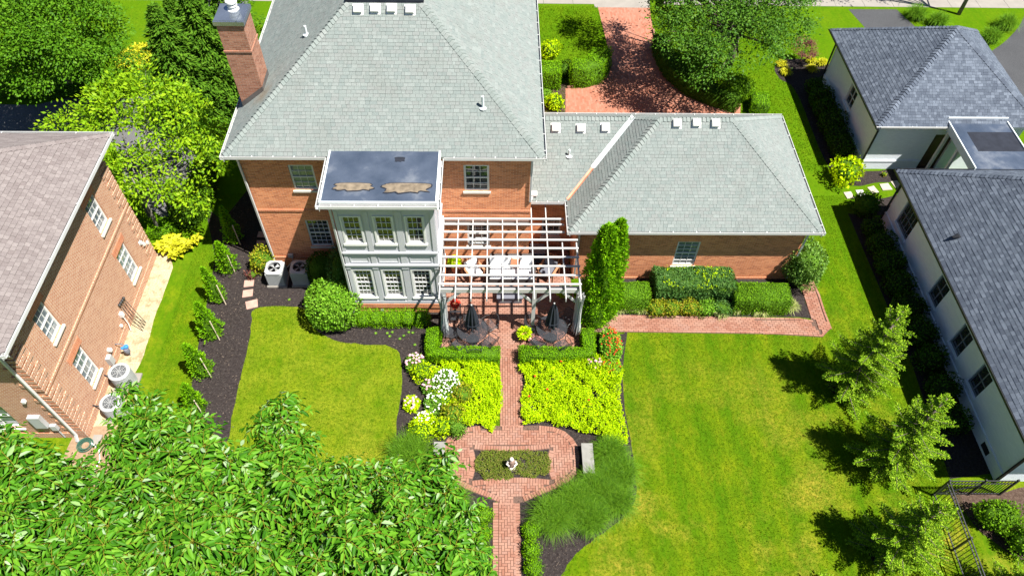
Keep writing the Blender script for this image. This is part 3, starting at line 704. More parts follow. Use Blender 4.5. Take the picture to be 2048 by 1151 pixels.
# ================================================================== the brick house
XL, XR, YF, EZ, OV, SL = -9.23, 1.31, 19.79, 6.42, 0.34, 0.765
house = empty('brick_house', (-4, 24, 0), label='large red brick house with pale grey green hip roofs, garage wing and chimney', cat='house')
wu = [(-7.55, -6.65, 1.21, 2.75), (-7.57, -6.67, 4.40, 5.66), (-1.22, -0.28, 4.38, 5.70), (-1.19, -0.29, 1.3, 2.60)]
mb = MB(); W = Wy(YF)
wall_face(mb, W, XL, XR, 0.5, 6.35, wu)
mb.quad((XL, YF, .5), (XL, 34, .5), (XL, 34, 6.35), (XL, YF, 6.35)); mb.quad((XR, YF, .5), (XR, 34, .5), (XR, 34, 6.35), (XR, YF, 6.35)); mb.quad((XL, 34, 0), (XR, 34, 0), (XR, 34, 6.35), (XL, 34, 6.35))
mb.build('wall', M['brick'], house)
MB().box(XL-.035, XR+.02, YF-.035, 34.02, 0, .5).build('plinth', M['brick'], house)
MB().box(XL-.05, XR+.03, YF-.05, 33.9, .5, .57).build('water_table', M['brick_band'], house)
MB().box(XL-.03, XR-.003, YF-.03, YF+.05, 3.26, 3.37).box(XL-.03, XL+.05, YF+.05, 33.8, 3.26, 3.37).build('brick_band', M['brick_band'], house)
window(house, W, *wu[0], 4, 6, M['white_trim'], M['glass'], M['sill'], casing=.0, fw=.06)
window(house, W, *wu[1], 3, 4, M['white_trim'], M['glass_blue'], M['sill'], casing=.0, fw=.07)
window(house, W, *wu[2], 3, 4, M['white_trim'], M['glass'], M['sill'], casing=.0, fw=.08)
window(house, W, *wu[3], 3, 4, M['white_trim'], M['glass'], M['sill'], casing=.0, fw=.07)
# main roof: hip with a flat dark deck on top
ex0, ex1, ey0, ey1 = XL-OV, XR+OV, YF-OV, 34.42
tz = 9.70; t = (tz-EZ)/SL; A, B, C, D = (ex0, ey0, EZ), (ex1, ey0, EZ), (ex1, ey1, EZ), (ex0, ey1, EZ)
a, b, c, d = (ex0+t, ey0+t, tz), (ex1-t, ey0+t, tz), (ex1-t, ey1-t, tz), (ex0+t, ey1-t, tz)
rm = MB()
for pl in ([A, B, b, a], [B, C, c, b], [C, D, d, c], [D, A, a, d]): plane_mesh(rm, pl, .012)
rm.add([(ex0, ey0, EZ-.02), (ex1, ey0, EZ-.02), (ex1, ey1, EZ-.02), (ex0, ey1, EZ-.02)], [(3, 2, 1, 0)])
roof = rm.build('roof', M['underlay'], house)
front_t = roof_tabs([A, B, b, a])
put_tabs(roof, front_t, M['shingle'], 130)
put_tabs(roof, roof_tabs([B, C, c, b])+roof_tabs([D, A, a, d]), M['shingle'], 0)
put_tabs(roof, cap_tabs(A, a, SL)+cap_tabs(B, b, SL), M['shingle_cap'], 50, 'hip_cap', 'hip_caps')
MB().box(a[0]-.05, b[0]+.05, a[1]-.02, ey1-t, tz-.03, tz+.10).build('roof_deck', M['deck_dark'], roof)
MB().box(ex0+.02, ex1-.02, ey0+.02, ey1, EZ-.16, EZ-.03).build('soffit', M['white_trim'], house)
gutter(house, (ex0-.1, ey0, EZ+.0), (-5.99, ey0, EZ+.0), (0, -1, 0)); gutter(house, (-1.87, ey0, EZ), (ex1+.1, ey0, EZ), (0, -1, 0))
gutter(house, (ex0, ey0-.12, EZ), (ex0, ey1, EZ), (-1, 0, 0)); gutter(house, (ex1, ey0-.12, EZ), (ex1, ey1, EZ), (1, 0, 0))
fr = frame2d([A, B, b, a])
def on_front(u, v):
    d_ = MR.T @ np.array([(u-1024)/FPX, (v-575.5)/FPX, 1.0]); t_ = (EZ-SL*ey0-CAM_H)/(d_[2]-SL*d_[1]); return (d_[0]*t_, d_[1]*t_, CAM_H+d_[2]*t_)
for u, v in ((716, 19), (750, 18), (783, 18), (820, 20)): box_vent(roof, on_front(u, v), M['white_trim'], fr)
def vent_pipe(p, h=.5, r=.045, parent=roof):
    MB().tube([(p[0], p[1], p[2]-.05), (p[0], p[1], p[2]+h)], r, 10).lathe([(.13, 0), (.13, .03), (.05, .06)], (p[0], p[1], p[2]-.02), 12).build('vent_pipe', M['valley'], parent)
vent_pipe(on_front(966, 216)); vent_pipe((-6.9, 23.6, 6.42+.75*2.75), .35)
# corner downpipes
pipe(house, [(XL-.02, YF-.30, EZ-.12), (XL-.02, YF-.08, EZ-.45), (XL-.02, YF-.08, .62), (XL-.02, YF-.13, .5), (XL-.02, YF-.13, .1), (XL-.02, YF-.3, .05)])
pipe(house, [(XR-.04, YF-.3, EZ-.12), (XR-.04, YF-.07, EZ-.45), (XR-.04, YF-.07, 3.9), (XR+.06, YF+.35, 3.72)])
# chimney with metal cap and flue
cx0, cx1, cy0, cy1, cz = -9.32, -8.42, 21.86, 22.84, 10.08
chm = MB(); chm.box(cx0, cx1, cy0, cy1, 0.0, cz-.12); chm.box(cx0-.03, cx1+.03, cy0-.03, cy1+.03, 8.92, 8.98)
chim = chm.build('chimney', M['brick_chim'], house)
MB().box(cx0-.06, cx1+.06, cy0-.06, cy1+.06, cz-.12, cz+.02).box(cx0-.02, cx1+.02, cy0-.02, cy1+.02, cz+.02, cz+.05).bar((cx1-.18, cy0-.06, cz+.055), (cx1-.18, cy1+.06, cz+.055), .03, .03).build('chimney_cap', M['metal_cap'], chim)
MB().lathe([(.20, 0), (.14, .05), (.13, .12), (.17, .13), (.17, .17), (.13, .19), (.13, .24), (.19, .25), (.19, .31), (.08, .35)], ((cx0+cx1)/2+.02, cy1-.30, cz+.05), 18).build('flue', M['white_trim'], chim, smooth=False)
fl = MB()
zf = lambda x: EZ+SL*(x-ex0)
fl.add([(cx0+.0, cy0-.02, zf(cx0)), (cx1+.02, cy0-.02, zf(cx1)), (cx1+.02, cy0-.02, zf(cx1)+.22), (cx0, cy0-.02, zf(cx0)+.22)], [(0, 1, 2, 3)])
fl.add([(cx1+.02, cy0-.02, zf(cx1)), (cx1+.02, cy1, zf(cx1)), (cx1+.02, cy1, zf(cx1)+.26), (cx1+.02, cy0-.02, zf(cx1)+.22)], [(0, 1, 2, 3)])
fl.build('flashing', M['flashing'], chim)

# ---- grey two-storey bay
bx0, bx1, by = -5.56, -2.17, 17.35
bw_ = [(-5.35, -4.74, 4.20, 5.55), (-4.23, -3.64, 4.20, 5.55), (-3.14, -2.57, 4.20, 5.55), (-5.37, -4.72, 1.05, 2.67), (-4.27, -3.62, 1.05, 2.67), (-3.17, -2.52, 1.05, 2.67)]
bay = empty('bay', (-3.9, 18.5, 0), parent=house, label='sage grey two storey panelled bay with six sash windows')
mb = MB(); W = Wy(by); wall_face(mb, W, bx0, bx1, .62, 6.3, bw_)
mb.quad((bx0, by, .62), (bx0, YF, .62), (bx0, YF, 6.3), (bx0, by, 6.3)); mb.quad((bx1, by, .62), (bx1, YF, .62), (bx1, YF, 6.3), (bx1, by, 6.3))
mb.build('bay_wall', M['sage'], bay)
MB().box(bx0-.02, bx1+.02, by-.02, YF-.002, 0, .36).box(bx0-.06, bx1+.06, by-.06, YF-.001, .36, .62).build('bay_plinth', M['brick'], bay)
tr = MB()
for z0_, z1_, dd in ((.62, .78, .045), (2.86, 2.94, .05), (2.98, 3.05, .09), (3.66, 3.74, .08), (5.86, 6.2, .03)):
    tr.wbox(W, bx0-.02, bx1+.02, z0_, z1_, 0.001, dd); tr.box(bx0-dd, bx0-.001, by+.002, YF-.003, z0_, z1_); tr.box(bx1+.001, bx1+dd, by+.002, YF-.003, z0_, z1_)
for x0_, x1_ in ((bx0-.01, bx0+.12), (-4.60, -4.42), (-3.51, -3.28), (bx1-.13, bx1+.01)):
    tr.wbox(W, x0_, x1_, .785, 2.855, .001, .035); tr.wbox(W, x0_, x1_, 3.745, 5.855, .001, .035); tr.wbox(W, x0_-.02, x1_+.02, 2.78, 2.857, .036, .06)
    tr.wbox(W, x0_, x1_, 3.055, 3.655, .001, .03)
for x0_, x1_ in ((-5.38, -4.68), (-4.34, -3.59), (-3.20, -2.38)):     # panel mouldings between the storeys
    for q in ((x0_, x1_, 3.14, 3.17), (x0_, x1_, 3.54, 3.57), (x0_, x0_+.03, 3.17, 3.54), (x1_-.03, x1_, 3.17, 3.54)): tr.wbox(W, *q, .001, .022)
for y0_, y1_ in ((by+.0, by+.2), (YF-.35, YF-.2), (18.4, 18.6)):
    tr.box(bx1+.001, bx1+.035, y0_+.003, y1_, .785, 2.855); tr.box(bx1+.001, bx1+.035, y0_+.003, y1_, 3.745, 5.855)
tr.build('trim', M['sage'], bay)
for i, o_ in enumerate(bw_): window(house, W, *o_, 3 if i < 3 else 4, 4 if i < 3 else 6, M['white_trim'], M['glass'], M['white_trim'], casing=.065, fw=.045, name='bay_window', sillh=.10, sillw=.07)
# bay roof: flat dark membrane, white edge, gutter on three sides
rz = 6.50; r0, r1, ry = -5.88, -1.98, 17.06
br = MB().box(r0, r1, ry, 19.75, rz-.22, rz-.01).build('bay_roof', M['white_trim'], house)
MB().add([(r0+.06, ry+.06, rz), (r1-.06, ry+.06, rz), (r1-.06, 19.75, rz+.03), (r0+.06, 19.75, rz+.03)], [(0, 1, 2, 3)]).build('membrane', M['membrane'], br)
MB().box(r0, r0+.06, ry, 19.6, rz+.001, rz+.045).box(r1-.06, r1, ry, 19.6, rz+.001, rz+.045).box(r0+.062, r1-.062, ry, ry+.06, rz+.001, rz+.045).build('roof_edge', M['valley'], br)
for nm, c_, rx_, ry_, sd in (('silt_patch', g(707, 373, rz), .66, .19, 3), ('silt_patch', g(812, 375, rz), .84, .24, 5), ('tar_patch', g(800, 319, rz), .20, .13, 9)):
    rr = random.Random(sd); n_ = 30; pts = []
    for k in range(n_):
        an = 2*math.pi*k/n_; s_ = rr.uniform(.75, 1.12); pts.append((c_[0]+rx_*s_*math.copysign(abs(math.cos(an))**.6, math.cos(an)), c_[1]+ry_*(.75 if math.sin(an) > 0 else s_*1.15)*math.copysign(abs(math.sin(an))**.6, math.sin(an))))
    if nm == 'silt_patch': MB().add([(c_[0]+(p[0]-c_[0])*1.06, c_[1]+(p[1]-c_[1])*1.16, rz+.033) for p in pts], [tuple(range(n_))]).build('patch_rim', M['deck_dark'], br)
    MB().add([(p[0], p[1], rz+.036) for p in pts], [tuple(range(n_))]).build(nm, M['puddle'] if nm != 'tar_patch' else M['deck_dark'], br)
gutter(br, (r0-.0, ry-.002, rz-.06), (r1+.0, ry-.002, rz-.06), (0, -1, 0)); gutter(br, (r0-.002, ry-.12, rz-.06), (r0-.002, 19.3, rz-.06), (-1, 0, 0)); gutter(br, (r1+.002, ry-.12, rz-.06), (r1+.002, 19.3, rz-.06), (1, 0, 0))
pipe(house, [(bx0-.05, ry-.06, rz-.2), (bx0-.09, by-.04, 6.0), (bx0-.09, by-.04, .3), (bx0-.12, by-.2, .1)])
# light fitting on the bay plinth
MB().box(-4.62, -4.5, by-.16, by-.06, .2, .3).build('outlet_box', M['grey_box'], house)

# ---- link and garage wing
GX0, GX1, GY0, GY1, GE = 3.12, 12.14, 19.11, 25.3, 3.31
gw = [(7.18, 8.10, .84, 2.31)]
mb = MB(); wall_face(mb, Wy(GY0), GX0, GX1, 0, 3.25, gw)
mb.quad((GX0, GY0, 0), (GX0, 20.66, 0), (GX0, 20.66, 3.25), (GX0, GY0, 3.25)); mb.quad((GX1, GY0, 0), (GX1, GY1, 0), (GX1, GY1, 3.25), (GX1, GY0, 3.25)); mb.quad((XR, GY1, 0), (GX1, GY1, 0), (GX1, GY1, 3.25), (XR, GY1, 3.25))
wall_face(mb, Wy(20.66), XR, GX0, 0, 3.25, [(1.87, 2.64, .9, 2.05)])
mb.build('garage_wall', M['brick'], house)
window(house, Wy(GY0), *gw[0], 3, 6, M['white_trim'], M['glass_blue'], M['sill'], fw=.06)
window(house, Wy(20.66), 1.87, 2.64, .9, 2.05, 3, 4, M['white_trim'], M['glass'], M['sill'], fw=.06)
MB().box(GX0-.01, GX1+.04, GY0-.04, GY0-.001, 0, .10).build('garage_plinth', M['brick_band'], house)
e0, e1, f0, f1 = 2.78, 12.48, 18.78, 25.62; rz2 = GE+SL*3.42; ry2 = 22.20
P1, P2, P3, P4 = (e0, f0, GE), (e1, f0, GE), (e1, f1, GE), (e0, f1, GE); Q1, Q2 = (e0+3.42, ry2, rz2), (e1-3.42, ry2, rz2)
ly = 20.37; lz = GE+SL*(22.98-ly); V0 = (e0, ly, GE); V1 = (e0+(lz-GE)/SL, ly+(lz-GE)/SL, lz); K0, K1 = (XR, ly, GE), (XR, 22.98, lz)
K2 = (XR, 25.59, GE); K3 = (V1[0]-2.72+2.72, 25.59, GE)
rm = MB()
for pl in ([P1, P2, Q2, Q1], [P2, P3, Q2], [P3, P4, Q1, Q2], [V0, P1, Q1, V1], [K0, V0, V1, K1], [P4, K2, K1, V1]): plane_mesh(rm, pl, .014)
rm.add([(e0, f0, GE-.03), (e1, f0, GE-.03), (e1, f1, GE-.03), (e0, f1, GE-.03)], [(3, 2, 1, 0)])
groof = rm.build('garage_roof', M['underlay'], house)
put_tabs(groof, roof_tabs([P1, P2, Q2, Q1])+roof_tabs([P2, P3, Q2])+roof_tabs([K0, V0, V1, K1]), M['shingle'], 110)
put_tabs(groof, roof_tabs([V0, P1, Q1, V1])+roof_tabs([P3, P4, Q1, Q2])+roof_tabs([P4, K2, K1, V1]), M['shingle'], 0)
put_tabs(groof, cap_tabs(P1, Q1, SL)+cap_tabs(P2, Q2, SL, half=.13)+cap_tabs(P3, Q2, SL)+cap_tabs(Q1, Q2, SL, hip=False, half=.13)+cap_tabs(K1, V1, SL, hip=False, half=.13)+cap_tabs(V1, Q1, SL, half=.12), M['shingle_cap'], 60, 'hip_cap', 'hip_caps')
vm = MB(); va, vb = Vector(V0), Vector(V1); vd = (vb-va).normalized(); vw = Vector((vd.y, -vd.x, 0)).normalized()
def valley(t0, t1, mat, wd=.07, lift=.03):
    m_ = MB(); p, q = va.lerp(vb, t0)+Vector((0, 0, lift)), va.lerp(vb, t1)+Vector((0, 0, lift)); rise = SL*wd/math.sqrt(2)
    m_.add([p-vw*wd+Vector((0, 0, rise)), p, p+vw*wd+Vector((0, 0, rise)), q-vw*wd+Vector((0, 0, rise)), q, q+vw*wd+Vector((0, 0, rise))], [(0, 1, 4, 3), (1, 2, 5, 4)]); m_.build('valley_flashing', mat, groof)
valley(.0, .38, M['copper']); valley(.382, 1.0, M['valley'], .10)
frg = frame2d([P1, P2, Q2, Q1])
def on_slope(u, v, y0, z0):
    d_ = MR.T @ np.array([(u-1024)/FPX, (v-575.5)/FPX, 1.0]); t_ = (z0-SL*y0-CAM_H)/(d_[2]-SL*d_[1]); return (d_[0]*t_, d_[1]*t_, CAM_H+d_[2]*t_)
for u, v in ((1353, 247), (1392, 246), (1430, 247)): box_vent(groof, on_slope(u, v, f0, GE), M['white_trim'], frg)
frl = frame2d([K0, V0, V1, K1])
for u, v in ((1111, 256), (1161, 257), (1210, 256)): box_vent(groof, on_slope(u, v, ly, GE), M['white_trim'], frl)
p = on_slope(1138, 312, ly, GE)
vent_pipe(p, .32, .04, groof)
MB().box(e0+.02, e1-.02, f0+.02, f1-.02, GE-.16, GE-.04).box(XR+.02, e0+.015, ly+.02, 20.7, GE-.16, GE-.04).build('soffit', M['white_trim'], house)
gutter(groof, (e0-.1, f0, GE), (e1+.1, f0, GE), (0, -1, 0)); gutter(groof, (e1, f0-.12, GE), (e1, f1, GE), (1, 0, 0)); gutter(groof, (e0, f0-.12, GE), (e0, ly, GE), (-1, 0, 0)); gutter(groof, (XR+.02, ly, GE), (e0-.13, ly, GE), (0, -1, 0)); gutter(groof, (XR+.02, f1, GE), (e1+.1, f1, GE), (0, 1, 0))
pipe(house, [(GX1-.02, f0-.04, GE-.12), (GX1+.02, GY0-.08, GE-.4), (GX1+.02, GY0-.08, .1)])
pipe(house, [(GX0+.1, f0-.04, GE-.12), (GX0+.1, GY0-.08, GE-.4), (GX0+.1, GY0-.08, .1)])
MB().box(1.36, 1.58, ly+.05, ly+.4, GE+.17, GE+.24).build('splash_block', M['white_trim'], house)
# ================================================================== neighbour's brick house on the left
LX, LY0, LY1 = -14.45, 11.90, 20.30
lh = empty('brick_house', (-19, 16, 0), label='pale orange brick house with brown roof along the left edge', cat='house')
lw = [(18.10, 18.92, 3.72, 5.12), (13.36, 14.12, 3.72, 5.12), (18.13, 18.97, .82, 2.45), (13.42, 14.20, .82, 2.45)]
mb = MB(); W = Wxp(LX); wall_face(mb, W, LY0, LY1, 0, 6.15, lw, depth=.13)
wf = Wy(LY0); fo = [(-17.6, -16.35, .7, 2.2)]
wall_face(mb, wf, -24, LX, 0, 6.15, fo, depth=.12); mb.quad((-24, LY1, 0), (LX, LY1, 0), (LX, LY1, 6.15), (-24, LY1, 6.15)); mb.quad((-24, LY0, 0), (-24, LY1, 0), (-24, LY1, 6.15), (-24, LY0, 6.15))
mb.build('wall', M['brick_pale'], lh)
for o_ in lw:
    wn = window(lh, W, *o_, 3, 4, M['white_trim'], M['glass_blue'], M['sill'], fw=.05, depth=.12, sillw=.08, sillh=.07)
    MB().wbox(W, o_[0]-.12, o_[1]+.12, o_[3]+.002, o_[3]+.32, .001, .016).build('lintel', M['brick_band'], lh)
window(lh, wf, *fo[0], 2, 2, M['white_trim'], M['glass_blue'], M['white_trim'], fw=.06, depth=.11)
MB().wbox(W, LY0-.03, LY1+.03, 3.0, 3.07, .001, .025).wbox(W, LY0-.05, LY1+.05, 3.072, 3.16, .001, .05).build('brick_band', M['brick_pale'], lh)
MB().wbox(W, LY0-.04, LY1+.04, .0, .34, .001, .035).wbox(wf, -24, LX+.03, 0, .34, .001, .035).build('plinth', M['brick_pale'], lh)
for k in range(23):                                     # raised corner courses at both ends of the wall
    z_ = .40+k*.238
    if 2.9 < z_+.1 < 3.2: continue
    ln = .56 if k % 2 else .36
    MB().box(LX-.002-ln*1.0, LX+.045, LY0-.045, LY0-.001, z_, z_+.16).box(LX+.001, LX+.045, LY0-.0005, LY0+ln, z_, z_+.17).build('quoin', M['brick_pale'], lh)
    MB().box(LX+.001, LX+.045, LY1-ln, LY1+.045, z_, z_+.16).build('quoin', M['brick_pale'], lh)
le0, le1, ly0, ly1, lz, ls = -24.5, -14.02, 11.42, 20.78, 6.2, .56; lt = (ly1-ly0)/2
A, B, C, D = (le1, ly0, lz), (le1, ly1, lz), (le0, ly1, lz), (le0, ly0, lz); a, b = (le1-lt, ly0+lt, lz+ls*lt), (le0+lt, ly0+lt, lz+ls*lt)
rm = MB()
for pl in ([A, B, a], [B, C, b, a], [D, A, a, b]): plane_mesh(rm, pl, .012)
lroof = rm.build('roof', M['underlay'], lh)
put_tabs(lroof, roof_tabs([A, B, a], expo=.15, tab=(.15, .17), lift=.022), M['shingle_brown'], 260); put_tabs(lroof, roof_tabs([D, A, a, b], tab=(.15, .17))+roof_tabs([B, C, b, a], tab=(.3, .34)), M['shingle_brown'], 0)
put_tabs(lroof, cap_tabs(B, a, ls)+cap_tabs(A, a, ls), M['shingle_brown'], 30, 'hip_cap', 'hip_caps')
MB().box(le0, le1-.02, ly0+.02, ly1-.02, lz-.16, lz-.03).build('soffit', M['white_trim'], lh)
gutter(lroof, (le1, ly0-.12, lz), (le1, ly1+.12, lz), (1, 0, 0), hang=3); gutter(lroof, (le0, ly1, lz), (le1+.12, ly1, lz), (0, 1, 0), hang=3); gutter(lroof, (le0, ly0, lz), (le1+.12, ly0, lz), (0, -1, 0), hang=3)
pipe(lh, [(-14.62, ly0-.05, lz-.12), (-14.72, LY0-.09, 5.6), (-14.72, LY0-.09, .35), (-14.72, LY0-.22, .08)], .09)
# services on and by the wall
for i, (y_, z_) in enumerate(((19.86, 1.22), (19.76, 1.42), (20.12, 1.02))): MB().wbox(W, y_-.06, y_+.06, z_-.06, z_+.06, .002, .10).wbox(W, y_-.08, y_+.08, z_-.08, z_+.08, .001, .02).build('wall_vent', M['white_trim'], lh)
MB().wbox(wf, -15.75, -15.35, .95, 1.65, .002, .16).wbox(wf, -15.32, -15.12, .7, 1.0, .002, .12).tube([(-15.2, LY0-.06, .7), (-15.2, LY0-.06, .1)], .025).build('meter_box', M['ac_metal'], lh)
MB().wbox(wf, -15.4, -15.3, 2.6, 2.72, .002, .12).build('wall_lamp', M['white_trim'], lh)
MB().tube([(-14.36, 16.55, .8), (-14.3, 16.5, .4), (-14.30, 16.4, .06)], .018).wbox(W, 16.5, 16.66, .78, .98, .002, .12).wbox(W, 16.2, 16.3, .55, .65, .002, .08).build('cable_box', M['white_trim'], lh)
gm = empty('gas_meter', (-14.1, 15.35, 0), label='blue and grey gas meter beside the pale brick wall', cat='meter')
MB().lathe([(.0, .0), (.10, .01), (.11, .12), (.09, .22), (.0, .24)], (-14.02, 15.30, .22), 12).build('meter_body', M['grey_box'], gm)
M['blue'] = plain('blue_plastic', (.03, .17, .48), .5, .4, .1)
MB().lathe([(.0, .0), (.09, .01), (.09, .07), (.0, .09)], (-14.0, 15.36, .47), 12).lathe([(.0, .0), (.06, .01), (.06, .05), (.0, .06)], (-14.1, 15.28, .5), 10).build('regulator', M['blue'], gm)
MB().tube([(-14.42, 15.45, .55), (-14.2, 15.45, .55), (-14.05, 15.40, .5)], .02).tube([(-14.02, 15.3, .25), (-14.02, 15.3, 0)], .025).build('pipe', M['grey_box'], gm)
sb = empty('service_box', (-14.35, 14.75, 0), label='grey utility box with white cover low on the pale brick wall', cat='utility box')
MB().box(-14.44, -14.28, 14.62, 14.85, .35, .78).build('box', M['ac_metal'], sb); MB().box(-14.44, -14.30, 14.95, 15.08, .75, .87).build('cover', M['white_trim'], sb)
bp = empty('garden_tools', (-13.9, 16.9, 0), label='four long black garden poles leaning on the pale brick wall', cat='garden tools')
for i in range(4):
    y_ = 17.15-i*.13; MB().tube([(-14.38, y_, 1.18+.03*i), (-14.2, y_-.12, .75), (-13.85, y_-.35, .02)], .013, 5).lathe([(.0, -.02), (.05, 0), (.055, .06), (.0, .09)], (-14.38, y_, 1.14+.03*i), 8).build('pole', M['iron'], bp)
def round_condenser(loc, label):
    c = empty('air_conditioner', loc, label=label, cat='air conditioner', group='round air conditioners by the pale brick wall'); x_, y_, z_ = loc
    MB().box(x_-.42, x_+.42, y_-.42, y_+.42, 0, .07).build('pad', M['concrete'], c)
    MB().lathe([(.36, .07), (.37, .1), (.37, .8), (.385, .81), (.385, .86), (.35, .89), (.28, .89), (.27, .85)], loc, 24).build('housing', M['ac_metal'], c)
    fins = MB()
    for k in range(36):
        an = 2*math.pi*k/36; fins.bar((x_+.375*math.cos(an), y_+.375*math.sin(an), .12), (x_+.375*math.cos(an), y_+.375*math.sin(an), .78), .02, .012)
    fins.build('louvre', M['ac_metal'], c)
    MB().lathe([(.27, .852), (.0, .853)], loc, 20).build('fan_well', M['ac_dark'], c)
    gr = MB()
    for r_ in (.08, .14, .20, .26): gr.tube([(x_+r_*math.cos(t_), y_+r_*math.sin(t_), .88) for t_ in np.linspace(0, 2*math.pi, 17)], .006, 4, cap=False)
    for k in range(4): an = k*math.pi/4; gr.bar((x_-.27*math.cos(an), y_-.27*math.sin(an), .882), (x_+.27*math.cos(an), y_+.27*math.sin(an), .882), .012, .01)
    gr.build('grille', M['ac_metal'], c)
    MB().tube([(x_-.36, y_+.1, .3), (x_-.55, y_+.1, .35), (LX, y_+.1, .45)], .025).build('hose', M['iron'], c)
round_condenser((-13.72, 14.05, 0), 'round grey air conditioner farther from the big leafy tree'); round_condenser((-13.62, 12.80, 0), 'round grey air conditioner half hidden under the big leafy tree')
hr = empty('hose_reel', (-14.45, 11.55, 0), label='coiled dark green garden hose at the pale brick corner', cat='hose')
M['hose_green'] = plain('green_hose', (.03, .085, .06), .5, .4, .2); M['hose_white'] = plain('pale_hose', (.55, .68, .62), .5, .4, .1)
hm = MB()
for k in range(5): hm.tube([(-14.42+(.15+.03*k)*math.cos(t_), 11.55+(.15+.03*k)*math.sin(t_), .05+.035*(k % 3)) for t_ in np.linspace(0, 2*math.pi, 17)], .017, 5, cap=False)
hm.build('coil', M['hose_green'], hr)
MB().tube([(-14.2, 11.6, .12), (-13.9, 11.4, .03), (-13.75, 11.0, .02), (-13.8, 10.6, .02), (-14.0, 10.3, .02), (-13.7, 10.1, .02), (-13.6, 9.6, .02)], .018, 6).build('loose_end', M['hose_white'], hr)
# splash pads at the corner
MB().box(-14.25, -13.95, 11.55, 11.95, 0.008, .06).build('stone_slab', M['concrete'], label='small pale slab on the soil beside the coiled hose', cat='slab')

# ================================================================== white painted houses on the right
def white_house(nm, label, base):
    return empty(nm, base, label=label, cat='house')
RX = 17.35
M['frame_grey'] = plain('grey_window_frame', (.16, .18, .20), .5, .4, .1)
wh = white_house('white_house', 'white painted brick house with charcoal roof at the right edge', (22, 16, 0))
rw = [(20.46, 21.65, .84, 2.12), (16.92, 17.72, .80, 2.05), (14.65, 15.40, .80, 2.05), (12.92, 13.66, .80, 2.05)]
mb = MB(); W = Wxm(RX); wall_face(mb, W, 10.1, 22.45, -.3, 2.95, rw, depth=.12)
mb.quad((RX, 10.1, -.3), (28, 10.1, -.3), (28, 10.1, 2.95), (RX, 10.1, 2.95)); mb.quad((RX, 22.45, -.3), (28, 22.45, -.3), (28, 22.45, 2.95), (RX, 22.45, 2.95)); mb.build('wall', M['white_brick'], wh)
for i, o_ in enumerate(rw): window(wh, W, *o_, 4 if i == 0 else 2, 2, M['frame_grey'], M['glass'], M['white_brick'], fw=.05, depth=.11, sillw=.05, sash=False)
MB().wbox(W, 10.06, 22.5, .46, .56, .001, .05).wbox(W, 10.06, 22.5, .0, .458, .001, .03).build('water_table', M['white_brick'], wh)
for y_ in (11.2, 16.3): MB().wbox(W, y_-.22, y_+.22, .14, .40, .031, .045).build('crawl_vent', M['dark_trim'], wh)
for y_, z_ in ((19.1, .35), (15.6, .30), (13.9, .33), (16.9, .3)): MB().wbox(W, y_-.05, y_+.05, z_, z_+.1, .032, .14).build('wall_vent', M['white_trim'], wh)
re0, re1, ry0, ry1, rz_, rs_ = 16.80, 28.5, 9.62, 22.55, 2.98, .82; rt = 5.85
A, B = (re0, ry0, rz_), (re0, ry1, rz_); C, D = (re1, ry1, rz_), (re1, ry0, rz_); a, b = (re0+rt, ry0+rt, rz_+rs_*rt), (re0+rt, ry1-rt, rz_+rs_*rt)
rm = MB()
for pl in ([A, B, b, a], [B, C, b], [C, D, a, b], [D, A, a]): plane_mesh(rm, pl, .012)
rroof = rm.build('roof', M['underlay'], wh)
put_tabs(rroof, roof_tabs([A, B, b, a], tab=(.10, .26), expo=.135), M['shingle_dark'], 270); put_tabs(rroof, roof_tabs([B, C, b], tab=(.12, .3))+roof_tabs([D, A, a], tab=(.12, .3)), M['shingle_dark'], 0)
put_tabs(rroof, cap_tabs(B, b, rs_, half=.14)+cap_tabs(A, a, rs_), M['shingle_dark'], 30, 'hip_cap', 'hip_caps')
MB().box(re0+.02, re1, ry0+.02, ry1-.02, rz_-.16, rz_-.03).build('soffit', M['white_trim'], wh)
gutter(rroof, (re0, ry0-.1, rz_), (re0, ry1+.1, rz_), (-1, 0, 0), M['dark_trim'], 1.6, h=.09, wd=.07); gutter(rroof, (re0, ry1, rz_), (re1, ry1, rz_), (0, 1, 0), M['dark_trim'], 2, h=.09, wd=.07); gutter(rroof, (re0, ry0, rz_), (re1, ry0, rz_), (0, -1, 0), M['dark_trim'], 2, h=.09, wd=.07)
pipe(wh, [(re0+.02, ry1+.03, rz_-.1), (RX-.06, 22.5, 2.5), (RX-.06, 22.5, .1)], .08, M['dark_trim']); pipe(wh, [(re0+.02, ry0-.03, rz_-.1), (RX-.06, 10.06, 2.5), (RX-.06, 10.06, .0)], .08, M['dark_trim'])
d_ = MR.T @ np.array([(1913-1024)/FPX, (475-575.5)/FPX, 1.0]); t_ = (rz_-rs_*re0-CAM_H)/(d_[2]-rs_*d_[0]); p = tuple(d_*t_+np.array([0, 0, CAM_H]))
MB().tube([(p[0]+.1, p[1]+.02, p[2]+.02), (p[0]-.02, p[1], p[2]+.10), (p[0]-.18, p[1]-.02, p[2]+.04)], [.07, .10, .04], 10).build('roof_vent', M['dark_trim'], rroof)
